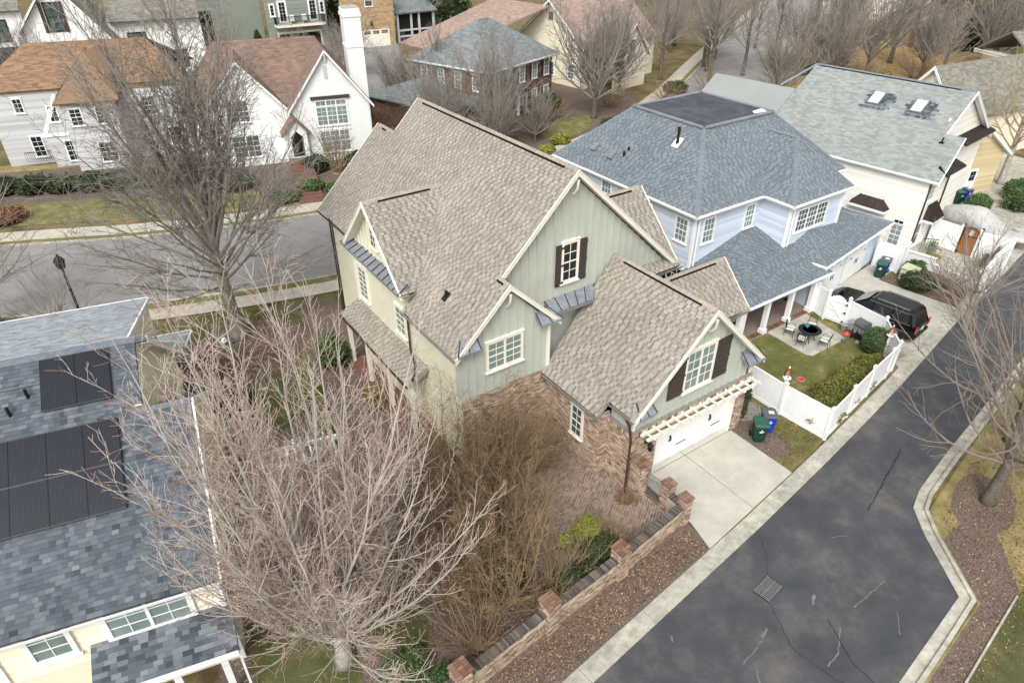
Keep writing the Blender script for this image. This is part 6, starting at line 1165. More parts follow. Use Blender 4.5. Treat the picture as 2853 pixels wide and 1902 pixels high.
tag(MB().lathe((33.95, 15.95, 0), [(.2, 0), (.22, .05), (.12, .1), (.05, .2)], 8).build('red_dustpan', 'toy_red'), 'red plastic dustpan on the ground between bucket and barbecue', 'dustpan')
tr = MB()
ring = [V((28.15 + .17 * math.cos(R(a)), 14.75 + .17 * math.sin(R(a)), .035)) for a in range(0, 361, 24)]; tr.tube(ring, .035, 6); tag(tr.build('toy_ring', 'pink', smooth=True), 'pink toy ring lying on the lawn', 'toy')
tag(MB().lathe((33.15, 15.7, 0), [(.06, 0), (.1, .04), (.1, .1), (.05, .14)], 8).build('toy_ball', 'toy_blue'), 'small blue toy at the patio edge', 'toy'); tag(MB().lathe((27.9, 13.4, 0), [(.05, 0), (.08, .04), (.05, .09)], 7).build('toy_ball', 'toy_red'), 'small red toy on the mulch by the hedge', 'toy')
# --- bird houses on posts
def birdhouse(x, y, h, label):
    b = thing('birdhouse', label, 'birdhouse', (x, y, 0), 0, 'copper roofed birdhouses'); MB().box((0, 0, h / 2), (.11, .11, h)).build('post', 'white_paint', b, local=True)
    MB().lathe((0, 0, h), [(.2, 0), (.2, .03), (.13, .03), (.13, .25), (.15, .25)], 8).build('house', 'white_paint', b, local=True); MB().lathe((0, 0, h + .25), [(.2, 0), (.1, .16), (.03, .3)], 8).build('roof', 'copper', b, local=True); MB().lathe((0, 0, h + .54), [(.02, 0), (.045, .04), (.01, .12)], 8).build('finial', 'white_paint', b, local=True)
    for k in range(4): a = R(90 * k + 45); MB().lathe((.125 * math.cos(a), .125 * math.sin(a), h + .1), [(.03, 0), (.035, .03), (.02, .07)], 6).build('entrance_hole', 'dark_void', b, local=True)
birdhouse(25.15, 13.85, 1.95, 'white birdhouse with copper roof on a post behind the fence near the bins'); birdhouse(33.35, 13.45, 1.5, 'white birdhouse with copper roof beside the round clipped shrub')
# --- transformer, porch furniture, patio furniture, boat cover
tf = thing('transformer_box', 'pale green utility transformer box beside the round shrub', 'box', (43.2, 17.65, 0), R(8)); mb = MB(); mb.box((0, 0, .35), (.95, .85, .7)); mb.build('cabinet', 'transformer', tf, local=True); MB().prism([(-.5, -.47, .7), (.5, -.47, .7), (.5, .45, .78), (-.5, .45, .78)], (0, 0, .05)).build('lid', 'transformer', tf, local=True); MB().box((0, -.43, .35), (.08, .02, .12)).build('latch', 'steel', tf, local=True)
ps = thing('porch_sofa', 'dark porch sofa with grey cushions under the blue house porch roof', 'sofa', (29.3, 20.4, .06), R(0)); MB().box((0, 0, .3), (1.7, .8, .12)).build('frame', 'black_iron', ps, local=True); MB().box((0, .35, .6), (1.7, .12, .6)).build('backrest', 'black_iron', ps, local=True)
for x in (-.55, 0, .55): MB().box((x, 0, .42), (.52, .7, .14)).build('cushion', 'grey_cloth', ps, local=True)
for x in (-.8, .8): MB().box((x, 0, .35), (.08, .8, .65)).build('armrest', 'black_iron', ps, local=True)
bn = thing('storage_bench', 'long low wooden bench against the porch wall', 'bench', (31.9, 22.3, .06)); MB().box((0, 0, .45), (1.8, .5, .06)).build('seat', 'door_wood', bn, local=True); 
for x in (-.8, .8): MB().box((x, 0, .22), (.08, .45, .42)).build('leg', 'brown_post', bn, local=True)
le = thing('lawn_edger', 'black garden tool leaning upright against the blue porch side wall', 'tool', (34.3, 20.3, .06)); MB().tube([(0, 0, .1), (.15, 0, 1.45)], .018, 6).build('shaft', 'black_iron', le, local=True); MB().tube([(.15, -.2, 1.45), (.15, .2, 1.45)], .02, 6).build('handle', 'black_iron', le, local=True); MB().lathe((0, 0, 0), [(.12, 0), (.12, .06), (.05, .12)], 8).build('head', 'black_iron', le, local=True)
bc = thing('covered_boat', 'trailer boat under a light grey fitted cover behind the patio wall', 'boat', (54, 18.3, 0), R(-97)); rings = []
for t_ in range(0, 13):
    s = t_ / 12; x = -3.2 + 6.6 * s; w_ = 1.15 * (min(1, s * 6) ** .5) * (min(1, (1 - s) * 3 + .06) ** .55); top = .95 + .95 * math.exp(-((s - .33) / .24) ** 2) + .1 * math.sin(s * 17); bot = .35 + .35 * s ** 3
    rings.append([V((x, w_ * math.cos(R(a)), bot + (top - bot) * (.5 - .5 * math.cos(R(max(0, min(180, a + 60)) if False else 0))) + 0)) for a in ()] or [V((x, -w_ * .8, bot)), V((x, -w_, bot + .4 * (top - bot))), V((x, -w_ * .82, bot + .78 * (top - bot))), V((x, -w_ * .42, bot + .96 * (top - bot))), V((x, 0, top)), V((x, w_ * .42, bot + .96 * (top - bot))), V((x, w_ * .82, bot + .78 * (top - bot))), V((x, w_, bot + .4 * (top - bot))), V((x, w_ * .8, bot))])
mb = MB(); mb.loft(rings); mb.build('cover', 'grey_cloth', bc, smooth=True, local=True); MB().box((2.0, .35, 1.12), (.5, .22, .12)).build('cover_vent', 'grey_cloth', bc, local=True)
for s in (-1, 1): MB().tube([(-.6, s * .95, .32), (-.6, s * 1.15, .32)], .32, 14).build('wheel', 'rubber', bc, local=True)
MB().bar((-2.5, 0, .35), (3.9, 0, .4), .12, .1).build('trailer_frame', 'steel', bc, local=True)
def pot(loc, label, mt, lm, h=.45):
    p = thing('planter', label, 'planter', loc); MB().lathe((0, 0, 0), [(.16, 0), (.24, h * .9), (.27, h * .9), (.27, h)], 12).build('pot', mt, p, local=True); lf = MB()
    for _ in range(160): a = random.uniform(0, 6.28); r_ = random.uniform(0, .3); z = h + random.uniform(0, .3); c = V((r_ * math.cos(a), r_ * math.sin(a), z)); d = V((random.gauss(0, 1), random.gauss(0, 1), random.gauss(0, 1))).normalized() * .06; e = d.orthogonal().normalized() * .03; lf.poly([c - d, c - e, c + d, c + e], random.random())
    lf.build('foliage', lm, p, kind='stuff', local=True)
pot((48.3, 18.9, 0), 'dark blue planter with yellow green plant by the back steps', 'toy_blue', 'leaf_yellow'); pot((49.3, 15.8, 0), 'brown planter with dead plant in the patio corner', 'brown_post', 'leaf_dead')
cb = thing('wicker_bench', 'curved pale wicker bench on the white house terrace', 'bench', (46.9, 18.1, 0), R(10)); mb = MB(); pts = [V((.55 * math.cos(R(a)), .45 * math.sin(R(a)), .75)) for a in range(-30, 211, 20)]; mb.tube(pts, .04, 6); mb.build('back_rail', 'leaf_gold', cb, local=True); MB().lathe((0, 0, .35), [(.5, 0), (.5, .06), (.45, .08)], 16).build('seat', 'leaf_gold', cb, local=True)
for p in pts[::2]: MB().tube([p, V((p.x * .9, p.y * .9, 0))], .02, 5).build('spindle', 'leaf_gold', cb, local=True)
rl = thing('step_railing', 'black iron railing at the back door steps of the white house', 'railing', (48, 19.3, 0))
for k in range(7): MB().bar((47.5 + k * .16, 19.3 - k * .1, 0), (47.5 + k * .16, 19.3 - k * .1, 1.05 - k * .02), .02, .02).build('baluster', 'black_iron', rl)
MB().bar((47.5, 19.3, 1.05), (48.46, 18.7, .93), .04, .04).build('top_rail', 'black_iron', rl)
# --- street lamp, sign, far details
sl_ = thing('street_lamp', 'black street lamp post beyond the slate roof at the street edge', 'lamp', (-1.4, 42.2, 0)); MB().tube([(0, 0, 0), (0, 0, .4), (0, 0, 3.3)], [.12, .08, .06], 10).build('post', 'black_iron', sl_, local=True); MB().lathe((0, 0, 3.3), [(.06, 0), (.2, .1), (.26, .45), (.3, .48), (.22, .68), (.05, .85), (.03, .95)], 8).build('lantern', 'black_iron', sl_, local=True)
sg = thing('street_sign', 'white rectangular street sign on a post by the distant road bend', 'sign', (119.8, 77.2, 0), R(-30)); MB().tube([(0, 0, 0), (0, 0, 3.0)], .06, 6).build('post', 'black_iron', sg, local=True); pn = MB().box((0, -.08, 3.6), (1.6, .05, 2.0)).build('panel', 'white_paint', sg, local=True); m3 = MB(); m3.box((0, -.11, 3.9), (1.1, .01, .12)); m3.box((.1, -.11, 3.55), (.8, .01, .12)); m3.box((.25, -.11, 3.25), (.5, .01, .12)); m3.build('lettering', 'black_iron', pn, local=True)
um = thing('closed_parasol', 'closed white patio parasol beside the screened porch', 'parasol', (62, 106, 0)); MB().tube([(0, 0, 0), (0, 0, 3.2)], .05, 6).build('pole', 'steel', um, local=True); MB().lathe((0, 0, 1.0), [(.35, 0), (.3, .6), (.12, 1.9), (.03, 2.3)], 8).build('canopy', 'cushion', um, local=True)
sw = thing('stone_wall', 'pale fieldstone retaining wall along the far driveway', 'wall', (30, 62, 0))
for i in range(26): MB().box((26.4 + i * .42 * .55, 58.2 + i * .42 * .8 + random.uniform(-.05, .05), .35), (.45, .42, .7 + random.uniform(-.06, .06)), R(55), t=random.random()).build('stone', 'stone', sw)
ls = thing('stone_steps', 'grey stone steps and pillar at the left edge across the street', 'steps', (-6.5, 60, 0))
for i in range(9): MB().box((-6.9 + i * .12, 59.8 + i * .75, .1 + i * .11), (1.6, .8, .25), R(-14)).build('step', 'concrete_old', ls)
mb = MB(); mb.box((-5.2, 67.4, .8), (.9, .9, 1.6), R(-14)); mb.box((-5.2, 67.4, 1.65), (1.1, 1.1, .15), R(-14)); mb.build('pillar', 'concrete_old', ls)
for i, (x, y, c) in enumerate(((8.2, 56.2, 'toy_red'), (9.0, 56.6, 'toy_red'))): 
    f_ = thing('marker_flag', ('left', 'right')[i] + ' small red marker flag on the far lawn', 'flag', (x, y, 0)); MB().tube([(0, 0, 0), (0, 0, .5)], .02, 4).build('stake', 'steel', f_, local=True); MB().box((.1, 0, .42), (.2, .02, .16)).build('flag', c, f_, local=True)
tag(MB().tube([(-.2 + 2.6, 40.4, 0), (2.4, 40.4, .9)], .03, 6).build('survey_stake', 'toy_red'), 'thin red survey stake standing on the near sidewalk edge', 'stake')
tag(MB().box((8.7, 38.9, .1), (.5, .35, .08), R(-14)).build('meter_cover', 'concrete'), 'pale utility meter cover in the grass strip by the street', 'cover'); tag(MB().lathe((5.0, 34.7, 0), [(.1, 0), (.16, .1), (.1, .2)], 8).build('toy_ball', 'toy_blue'), 'blue ball at the foot of the big street tree', 'toy'); tag(MB().lathe((4.75, 35.0, 0), [(.1, 0), (.2, .14), (.12, .3)], 8).build('white_globe', 'paper'), 'white globe lying beside the blue ball under the street tree', 'globe')
# --- white arbor and bench glimpsed through the maple
ab = thing('garden_arbor', 'white painted garden arbor half hidden behind the pink twigs', 'arbor', (4.6, 21.3, 0), R(-12))
for x in (-1.1, 1.1):
    for y in (-.5, .5): MB().box((x, y, 1.15), (.12, .12, 2.3)).build('post', 'white_paint', ab, local=True)
for y in (-.5, .5): MB().box((0, y, 2.35), (2.8, .08, .16)).build('beam', 'white_paint', ab, local=True)
for k in range(9): MB().box((-1.2 + k * .3, 0, 2.47), (.06, 1.6, .1)).build('slat', 'white_paint', ab, local=True)
# --- the parked car
def suv():
    c = thing('black_suv', 'large black sport utility vehicle parked nose in on the blue house driveway', 'car', (36.4, 16.0, 0), R(6.6))   # local +y is the nose
    hw = .98; Wm = MB()
    prof = [(-2.62, .42), (-2.62, .95), (-2.55, 1.08), (1.05, 1.12), (1.35, 1.14), (2.2, 1.06), (2.5, .95), (2.6, .75), (2.6, .4), (2.3, .28), (-2.3, .28)]
    def sec(x): k = 1 if abs(x) < .9 else 0; return [V((x, y * (1 if abs(x) < .95 else .985), z if z < .9 or abs(x) < .9 else z - .04)) for y, z in prof]
    Wm.loft([sec(-hw), sec(-.9), sec(.9), sec(hw)]); Wm.build('body', 'car_black', c, local=True)
    def ring(y0, y1, w_, z, r_=.12): return [V((-w_, y0 + r_, z)), V((-w_ + r_, y0, z)), V((w_ - r_, y0, z)), V((w_, y0 + r_, z)), V((w_, y1 - r_, z)), V((w_ - r_, y1, z)), V((-w_ + r_, y1, z)), V((-w_, y1 - r_, z))]
    g = MB(); g.loft([ring(-2.56, 1.1, .95, 1.05), ring(-2.5, .95, .93, 1.2), ring(-2.3, .2, .79, 1.68), ring(-2.22, .05, .74, 1.77), ring(-2.05, -.15, .62, 1.82, .2)]); g.build('cabin', 'car_black', c, smooth=False, local=True)
    # glass: side windows, windscreen, rear window
    for s in (-1, 1):
        for y0, y1, t0, t1 in ((-.1, .72, -.1, .12), (-1.15, -.18, -1.15, -.18), (-2.15, -1.25, -2.05, -1.25)):
            w = MB(); w.prism([(s * .935, y0, 1.17), (s * .935, y1, 1.17), (s * .8, t1, 1.66), (s * .8, t0, 1.66)], (s * .012, 0, .004)); w.build('side_window', 'glass_dark', c, local=True)
        MB().bar((s * .952, -2.3, 1.14), (s * .952, .85, 1.14), .02, .035).build('window_trim', 'chrome', c, local=True); MB().bar((s * .81, -2.1, 1.69), (s * .81, .12, 1.69), .02, .025).build('window_trim', 'chrome', c, local=True)
        MB().bar((s * .66, -1.95, 1.85), (s * .66, -.2, 1.85), .04, .05).build('roof_rail', 'chrome', c, local=True); MB().box((s * 1.08, .72, 1.16), (.2, .1, .16)).build('mirror', 'car_black', c, local=True)
        for y in (-.35, -1.4): MB().bar((s * .99, y - .1, .98), (s * .99, y + .1, .98), .02, .035).build('door_handle', 'chrome', c, local=True)
        for y in (-.12, -1.2): MB().box((s * .985, y, .75), (.012, .012, .7)).build('door_seam', 'rubber', c, local=True)
        MB().prism([(s * .7, 2.56, .78), (s * .97, 2.45, .8), (s * .97, 2.4, .96), (s * .7, 2.5, .96)], (0, .06, 0)).build('headlight', 'glass_sky', c, local=True); MB().box((s * .88, -2.63, .95), (.16, .05, .4)).build('tail_light', 'red_lens', c, local=True)
        for y in (-1.6, 1.62):
            w = MB(); w.tube([(s * .74, y, .4), (s * 1.0, y, .4)], .4, 20); t = w.build('wheel', 'rubber', c, local=True); w2 = MB(); w2.tube([(s * .98, y, .4), (s * 1.015, y, .4)], .27, 16); w2.build('rim', 'steel', t, local=True)
    MB().prism([(-.84, .98, 1.2), (.84, .98, 1.2), (.7, .3, 1.69), (-.7, .3, 1.69)], (0, .012, .012)).build('windscreen', 'glass_teal', c, local=True); MB().prism([(-.8, -2.44, 1.2), (.8, -2.44, 1.2), (.7, -2.22, 1.68), (-.7, -2.22, 1.68)], (0, -.012, .004)).build('rear_window', 'glass_dark', c, local=True)
    MB().prism([(-.55, -.85, 1.815), (.55, -.85, 1.815), (.55, -.3, 1.815), (-.55, -.3, 1.815)], (0, 0, .01)).build('sunroof', 'glass_dark', c, local=True); MB().box((0, 2.6, .72), (1.3, .05, .28)).build('grille', 'chrome', c, local=True); MB().box((0, -2.64, .45), (1.85, .08, .16)).build('rear_bumper', 'rubber', c, local=True); MB().box((0, -2.65, .8), (.34, .02, .16)).build('number_plate', 'paper', c, local=True)
    for x in (-.4, 0, .4): MB().box((x, 1.75, 1.115), (.012, 1.0, .012)).build('bonnet_crease', 'car_black', c, local=True)
    return c
suv()

# ================================================================ trees and shrubs
class Tree:
    def __init__(s, seed, maxlvl=3, seg=(.5, .4, .28, .2), wander=(.06, .1, .14, .2), trop=(.03, .05, .05, .03), dens=(1.6, 2.6, 3.6, 5), start=(.25, .18, .15, .1), ang=(40, 42, 45, 48), ratio=(.42, .42, .42, .4), rr=(.5, .55, .6, .6), rmin=.005, lenmin=.12, tips=(.45, .2)):
        s.__dict__.update(locals()); s.rnd = random.Random(seed); s.trunk = MB(); s.crown = MB(); s.az = 0
    def branch(s, p, d, L_, r0, lvl, r1=None):
        rnd = s.rnd; n = max(2, min(14, int(L_ / s.seg[min(lvl, 3)]))); st = L_ / n; path = [V(p)]; dirs = [d.normalized()]; rad = [r0]; r1 = max(s.rmin, r0 * .22) if r1 is None else r1
        d = d.normalized(); wa = s.wander[min(lvl, 3)]; tr = s.trop[min(lvl, 3)]
        for i in range(n):
            d = (d + V((rnd.gauss(0, wa), rnd.gauss(0, wa), rnd.gauss(0, wa) + tr))).normalized(); path.append(path[-1] + d * st); dirs.append(d); rad.append(r0 + (r1 - r0) * (i + 1) / n)
        sides = (9, 6, 4, 3)[min(lvl, 3)]
        t = rnd.uniform(.7, 1) if lvl <= 2 else rnd.uniform(.25, .8) if lvl == 3 else rnd.uniform(0, .35)
        (s.trunk if lvl <= 0 else s.crown).tube(path, rad, sides, t=t, cap=False)
        if lvl >= s.maxlvl: return path
        k = min(3, lvl); num = max(2, int(L_ * s.dens[k] * rnd.uniform(.8, 1.2)))
        for j in range(num):
            f = s.start[k] + (1 - s.start[k]) * (j + rnd.random()) / num; x = f * n; i = min(n - 1, int(x)); q = path[i].lerp(path[i + 1], x - i); dd = dirs[i + 1]; rq = rad[i] + (rad[i + 1] - rad[i]) * (x - i)
            s.az += 2.4 + rnd.uniform(-.5, .5); o = dd.orthogonal().normalized(); o = Matrix.Rotation(s.az, 3, dd) @ o; an = R(s.ang[k] + rnd.uniform(-12, 12)); nd = dd * math.cos(an) + o * math.sin(an)
            cl = L_ * s.ratio[k] * (1 - .55 * f) * rnd.uniform(.65, 1.25)
            if cl > s.lenmin: s.branch(q, nd, cl, max(s.rmin, min(rq * s.rr[k], cl * .022 + .004)), lvl + 1)
        return path
    def finish(s, root, tm, bm, local=True):
        s.trunk.build('trunk', tm, root, smooth=True, local=local); s.crown.build('crown', bm, root, kind='stuff', local=local)
def vdir(az, el): a = R(az); e = R(el); return V((math.cos(a) * math.cos(e), math.sin(a) * math.cos(e), math.sin(e)))
# --- foreground maple with pale bark and pink tips
mp = thing('maple_tree', 'bare pale barked tree with pinkish twig tips in the lower centre foreground', 'tree', (2.75, 13.6, 0))
T1 = Tree(11, maxlvl=4, dens=(1.5, 2.3, 4.0, 5.2), ang=(30, 28, 38, 45), ratio=(.34, .30, .42, .42), trop=(.02, .05, .055, .04), wander=(.05, .05, .1, .18), start=(.2, .14, .12, .1), rmin=.0055, lenmin=.14)
T1.trunk.tube([(0, 0, -.1), (0, 0, .3), (.03, 0, .8), (0, .03, 1.4)], [.32, .26, .23, .2], 12)
rm_ = random.Random(3)
for i in range(40):
    f = i / 39; az = i * 137.5 + rm_.uniform(-14, 14); el = 30 + 53 * f ** .75 + rm_.uniform(-6, 6); L_ = (7.0 + 5.6 * f) * rm_.uniform(.85, 1.08)
    T1.branch(V((0, .02, .8 + .8 * rm_.random())), vdir(az, el), L_, .04 + .045 * f, 1, .009)
T1.finish(mp, 'bark_pale', 'twig_pink')
# --- big street tree
stt = thing('street_tree', 'large bare grey street tree with spreading lower limbs left of the green house', 'tree', (5.74, 35.4, 0))
T2 = Tree(23, maxlvl=4, lenmin=.16, dens=(1.5, 1.9, 3.2, 4.2), ang=(38, 36, 40, 45), ratio=(.40, .38, .42, .42), trop=(.03, .03, .05, .03), wander=(.06, .06, .11, .18), start=(.25, .22, .14, .1), rmin=.008)
tp = T2.trunk; tp.tube([(0, 0, -.1), (0, 0, .15), (-.05, .02, .7), (-.12, .05, 2.0), (-.18, .06, 3.6), (-.2, .1, 5.0), (-.1, .1, 7.5)], [.62, .46, .36, .32, .3, .25, .16], 14)
rn = random.Random(5)
for i in range(40):
    f = i / 39; az = i * 137.5 + rn.uniform(-15, 15); z = 2.7 + 3.0 * f; el = 4 + 74 * f ** 1.0 + rn.uniform(-6, 6); L_ = (6.6 + 5.6 * f) * rn.uniform(.85, 1.1)
    T2.branch(V((-.18, .08, z)), vdir(az, el), L_, .055 + .045 * f, 1, .012)
for i in range(6): T2.branch(V((-.1, .1, 5.6 + .3 * i)), vdir(i * 137, 66 + i * 3), 10.5 * rn.uniform(.9, 1.1), .12, 1, .016)
T2.finish(stt, 'bark_grey', 'twig_grey')
# --- prototypes for the other bare trees
def proto(seed, kind):
    t = Tree(seed, dens=(1.3, 1.9, 2.9, 3.6), ratio=(.42, .40, .42, .4), ang=(36, 36, 42, 46), trop=(.03, .06, .05, .03), wander=(.06, .08, .13, .18), rmin=.006 if kind == 'spread' else .010, maxlvl=4, lenmin=.2); r = random.Random(seed)
    if kind == 'vase':
        t.trunk.tube([(0, 0, -.1), (0, 0, .3), (0, .05, 1.6), (.05, .05, 2.6)], [.34, .26, .2, .17], 8)
        for i in range(22): t.branch(V((0, 0, 1.6 + (i % 4) * .3)), vdir(i * 137.5, 32 + 50 * (i / 21) + r.uniform(-6, 6)), 8.2 * r.uniform(.75, 1.1), .1, 1, .015)
    elif kind == 'tall':
        t.trunk.tube([(0, 0, -.1), (0, 0, .3), (.05, 0, 3), (0, .1, 6), (.1, .1, 10)], [.36, .27, .22, .17, .08], 8)
        for i in range(30): f = i / 29; t.branch(V((.04, .05, 3 + 6.8 * f)), vdir(i * 137.5, 30 + 42 * f + r.uniform(-8, 8)), (6.2 - 2.6 * f) * r.uniform(.8, 1.1), .08 - .03 * f, 1, .014)
    elif kind == 'spread':
        t.trunk.tube([(0, 0, -.1), (0, 0, .3), (.1, 0, 1.4), (.15, .1, 2.4)], [.28, .2, .16, .13], 8)
        for i in range(22): t.branch(V((.1, .05, 1.3 + (i % 5) * .3)), vdir(i * 137.5, 12 + 55 * (i / 21) + r.uniform(-8, 8)), 5.2 * r.uniform(.75, 1.15), .045, 1, .008)
    return t
def shrubproto(seed, n, h, spread, tmax=3, dens=(1.2, 2.6, 4, 5), rm=.007, heads=False):
    t = Tree(seed, dens=dens, ratio=(.4, .36, .4, .4), ang=(30, 34, 42, 46), trop=(.02, .04, .04, .02), wander=(.06, .12, .2, .28), rmin=rm, maxlvl=tmax); r = random.Random(seed)
    for i in range(n):
        a = i * 137.5; rr_ = .3 * math.sqrt(i / n); p = V((rr_ * math.cos(R(a)), rr_ * math.sin(R(a)), 0)); L_ = h * r.uniform(.7, 1.1)
        pth = t.branch(p, vdir(a, 90 - spread * r.uniform(.5, 1.2)), L_, .010 + .005 * h, 1, .006)
        t.trunk.tube([p - V((0, 0, .1)), p + V((0, 0, .05))], .03 + .008 * h, 5)
    if heads:
        src = t.crown.v[-9000:]
        for _ in range(260):
            v_ = V(r.choice(src)); 
            if v_.z < h * .45: continue
            for _ in range(7):
                c = v_ + V((r.gauss(0, .06), r.gauss(0, .06), r.gauss(0, .05))); d = V((r.gauss(0, 1), r.gauss(0, 1), r.gauss(0, 1))).normalized() * .022; e = d.orthogonal().normalized() * .018; t.crown.poly([c - d, c - e, c + d, c + e], r.random())
    return t
PROT = {}
def plant(kind, seed, cat, name, label, loc, rz, sc, group, tm, bm):
    key = (kind, seed)
    if key not in PROT:
        root = thing(name, label, cat, loc, rz, group)
        root.matrix_basis = Matrix.Translation(V(loc)) @ Matrix.Rotation(rz, 4, 'Z') @ Matrix.Scale(sc, 4)
        t = proto(seed, kind) if kind in ('vase', 'tall', 'spread') else SHP[kind](seed); t.finish(root, tm, bm); PROT[key] = root; return root
    r = dup(PROT[key], loc, rz, label, group, sc); r['category'] = cat; r.name = name; return r
SHP = {'crape': lambda s: shrubproto(s, 15, 4.8, 26, tmax=4, dens=(1.2, 2.6, 4, 4), heads=True), 'twiggy': lambda s: shrubproto(s, 40, 1.7, 50, tmax=4, dens=(1.5, 3.6, 5, 5), rm=.0035), 'tangle': lambda s: shrubproto(s, 34, 2.7, 54, tmax=4, dens=(1.5, 3.6, 5.2, 6), rm=.0035), 'reed': lambda s: shrubproto(s, 30, 2.6, 16, tmax=2, rm=.007)}
BT = 'bare trees in the neighbourhood'
for i, a in enumerate([
    ('spread', 1, 'bare spreading tree leaning over the alley at the right edge', (27.3, 5.2), 0, 1.25, 'bark_dark', 'twig_dark'),
    ('spread', 1, 'smaller bare tree behind the alley kerb at the far right', (32.0, 6.4), 2.2, 1.35, 'bark_grey', 'twig_grey'),
    ('spread', 2, 'slender bare tree at the alley corner in front of the parked car', (40.2, 12.6), 1.1, .9, 'bark_grey', 'twig_grey'),
    ('vase', 3, 'bare tree in front of the red brick house front door', (36.5, 55.5), .4, 1.0, 'bark_dark', 'twig_grey'),
    ('vase', 3, 'big many stemmed bare tree between the brick house and the blue roof', (50.5, 57.5), 1.9, 1.2, 'bark_dark', 'twig_grey'),
    ('vase', 3, 'bare tree right of the cream gable beyond the brick house', (58.5, 62.5), 3.1, 1.1, 'bark_dark', 'twig_grey'),
    ('vase', 4, 'bare tree close to the left corner of the red brick house', (31.5, 58.5), .9, .85, 'bark_dark', 'twig_grey'),
    ('tall', 5, 'tall bare street tree with a straight dark trunk at the road bend', (74.5, 62.5), .3, 1.1, 'bark_dark', 'twig_grey'),
    ('tall', 5, 'tall bare tree left of the road bend, behind its neighbour', (69.5, 66.5), 2.0, 1.05, 'bark_dark', 'twig_grey'),
    ('vase', 4, 'bare tree on the near side of the road bend behind the grey roof', (71, 49.5), 2.6, .95, 'bark_dark', 'twig_grey'),
    ('tall', 6, 'bare tree at the upper edge above the road bend', (88, 82), 1.0, 1.1, 'bark_dark', 'twig_grey'),
    ('vase', 4, 'low branched dark tree right of the distant sidewalk', (93, 52), 4.0, 1.25, 'bark_dark', 'twig_grey'),
    ('vase', 3, 'wide bare tree above the ridge of the grey skylight roof', (104, 55), 5.0, 1.3, 'bark_dark', 'twig_grey'),
    ('tall', 6, 'bare tree beyond the wide bare tree at the upper right', (118, 60), 3.3, 1.2, 'bark_dark', 'twig_grey'),
    ('vase', 4, 'reddish bare thicket tree behind the taupe roof at upper right', (112, 46), .6, 1.2, 'bark_dark', 'twig_brown'),
    ('tall', 5, 'bare tree behind the tan brick garage porch', (60, 112), 4.2, 1.0, 'bark_dark', 'twig_grey'),
    ('vase', 3, 'bare tree in front of the white farmhouse porch at the top left', (1.5, 100), 2.4, .85, 'bark_grey', 'twig_tan'),
    ('vase', 4, 'bare tree in front of the tan brick garage door', (37, 92), 5.1, .8, 'bark_grey', 'twig_grey'),
    ('vase', 3, 'small bare tree beside the far driveway stone wall', (33.5, 70), 1.2, .75, 'bark_dark', 'twig_brown'),
    ('spread', 2, 'bare tree whose limbs reach in from the left edge over the street', (-5.5, 44.5), 4.4, 1.35, 'bark_dark', 'twig_grey'),
    ('spread', 2, 'tan bare shrubby tree at the left edge below the street', (-2.6, 38.5), .7, .75, 'twig_tan', 'twig_tan'),
    ('tall', 6, 'bare tree behind the cream gable house at the top', (78, 90), .2, 1.1, 'bark_dark', 'twig_grey'),
    ('tall', 5, 'bare tree at the top edge between the road and the white far house', (128, 84), 1.7, 1.2, 'bark_dark', 'twig_grey'),
    ('vase', 4, 'bare tree beside the road at the far upper right', (108, 66), 3.6, 1.0, 'bark_dark', 'twig_grey')]):
    k, sd_, lb, (x, y), rz, sc, tm, bm = a; plant(k, sd_, 'tree', 'bare_tree', lb, (x, y, 0), rz, sc, BT, tm, bm)
rt = random.Random(77)
for lb, n_, (x0, x1, y0, y1), sc in (('bare tree in the thicket behind the grey skylight roof', 12, (80, 120, 42, 62), 1.0), ('bare tree in the thicket along the far side of the road bend', 10, (56, 98, 62, 84), .95), ('bare tree among the houses at the top edge', 8, (70, 130, 92, 125), 1.0), ('slim bare tree in the front bed of the red brick house', 6, (31, 48, 52.5, 57.5), .65), ('slim bare tree along the lane behind the white chimney', 6, (27, 40, 64, 95), .7)):
    for i in range(n_): plant(*rt.choice((('vase', 3), ('vase', 4), ('tall', 5), ('tall', 6))), 'tree', 'bare_tree', lb, (rt.uniform(x0, x1), y0 + (y1 - y0) * (i + rt.random()) / n_, 0), rt.uniform(0, 6), sc * rt.uniform(.75, 1.15), lb.replace('bare tree', 'bare trees').replace('slim bare tree ', 'slim bare trees '), 'bark_dark', 'twig_grey')
plant('tall', 8, 'tree', 'birch_tree', 'pale barked birch at the right edge beside the tan house', (66.2, 22.6, 0), 1.0, .95, None, 'birch_bark', 'twig_tan')
SG = 'bare brown garden shrubs'
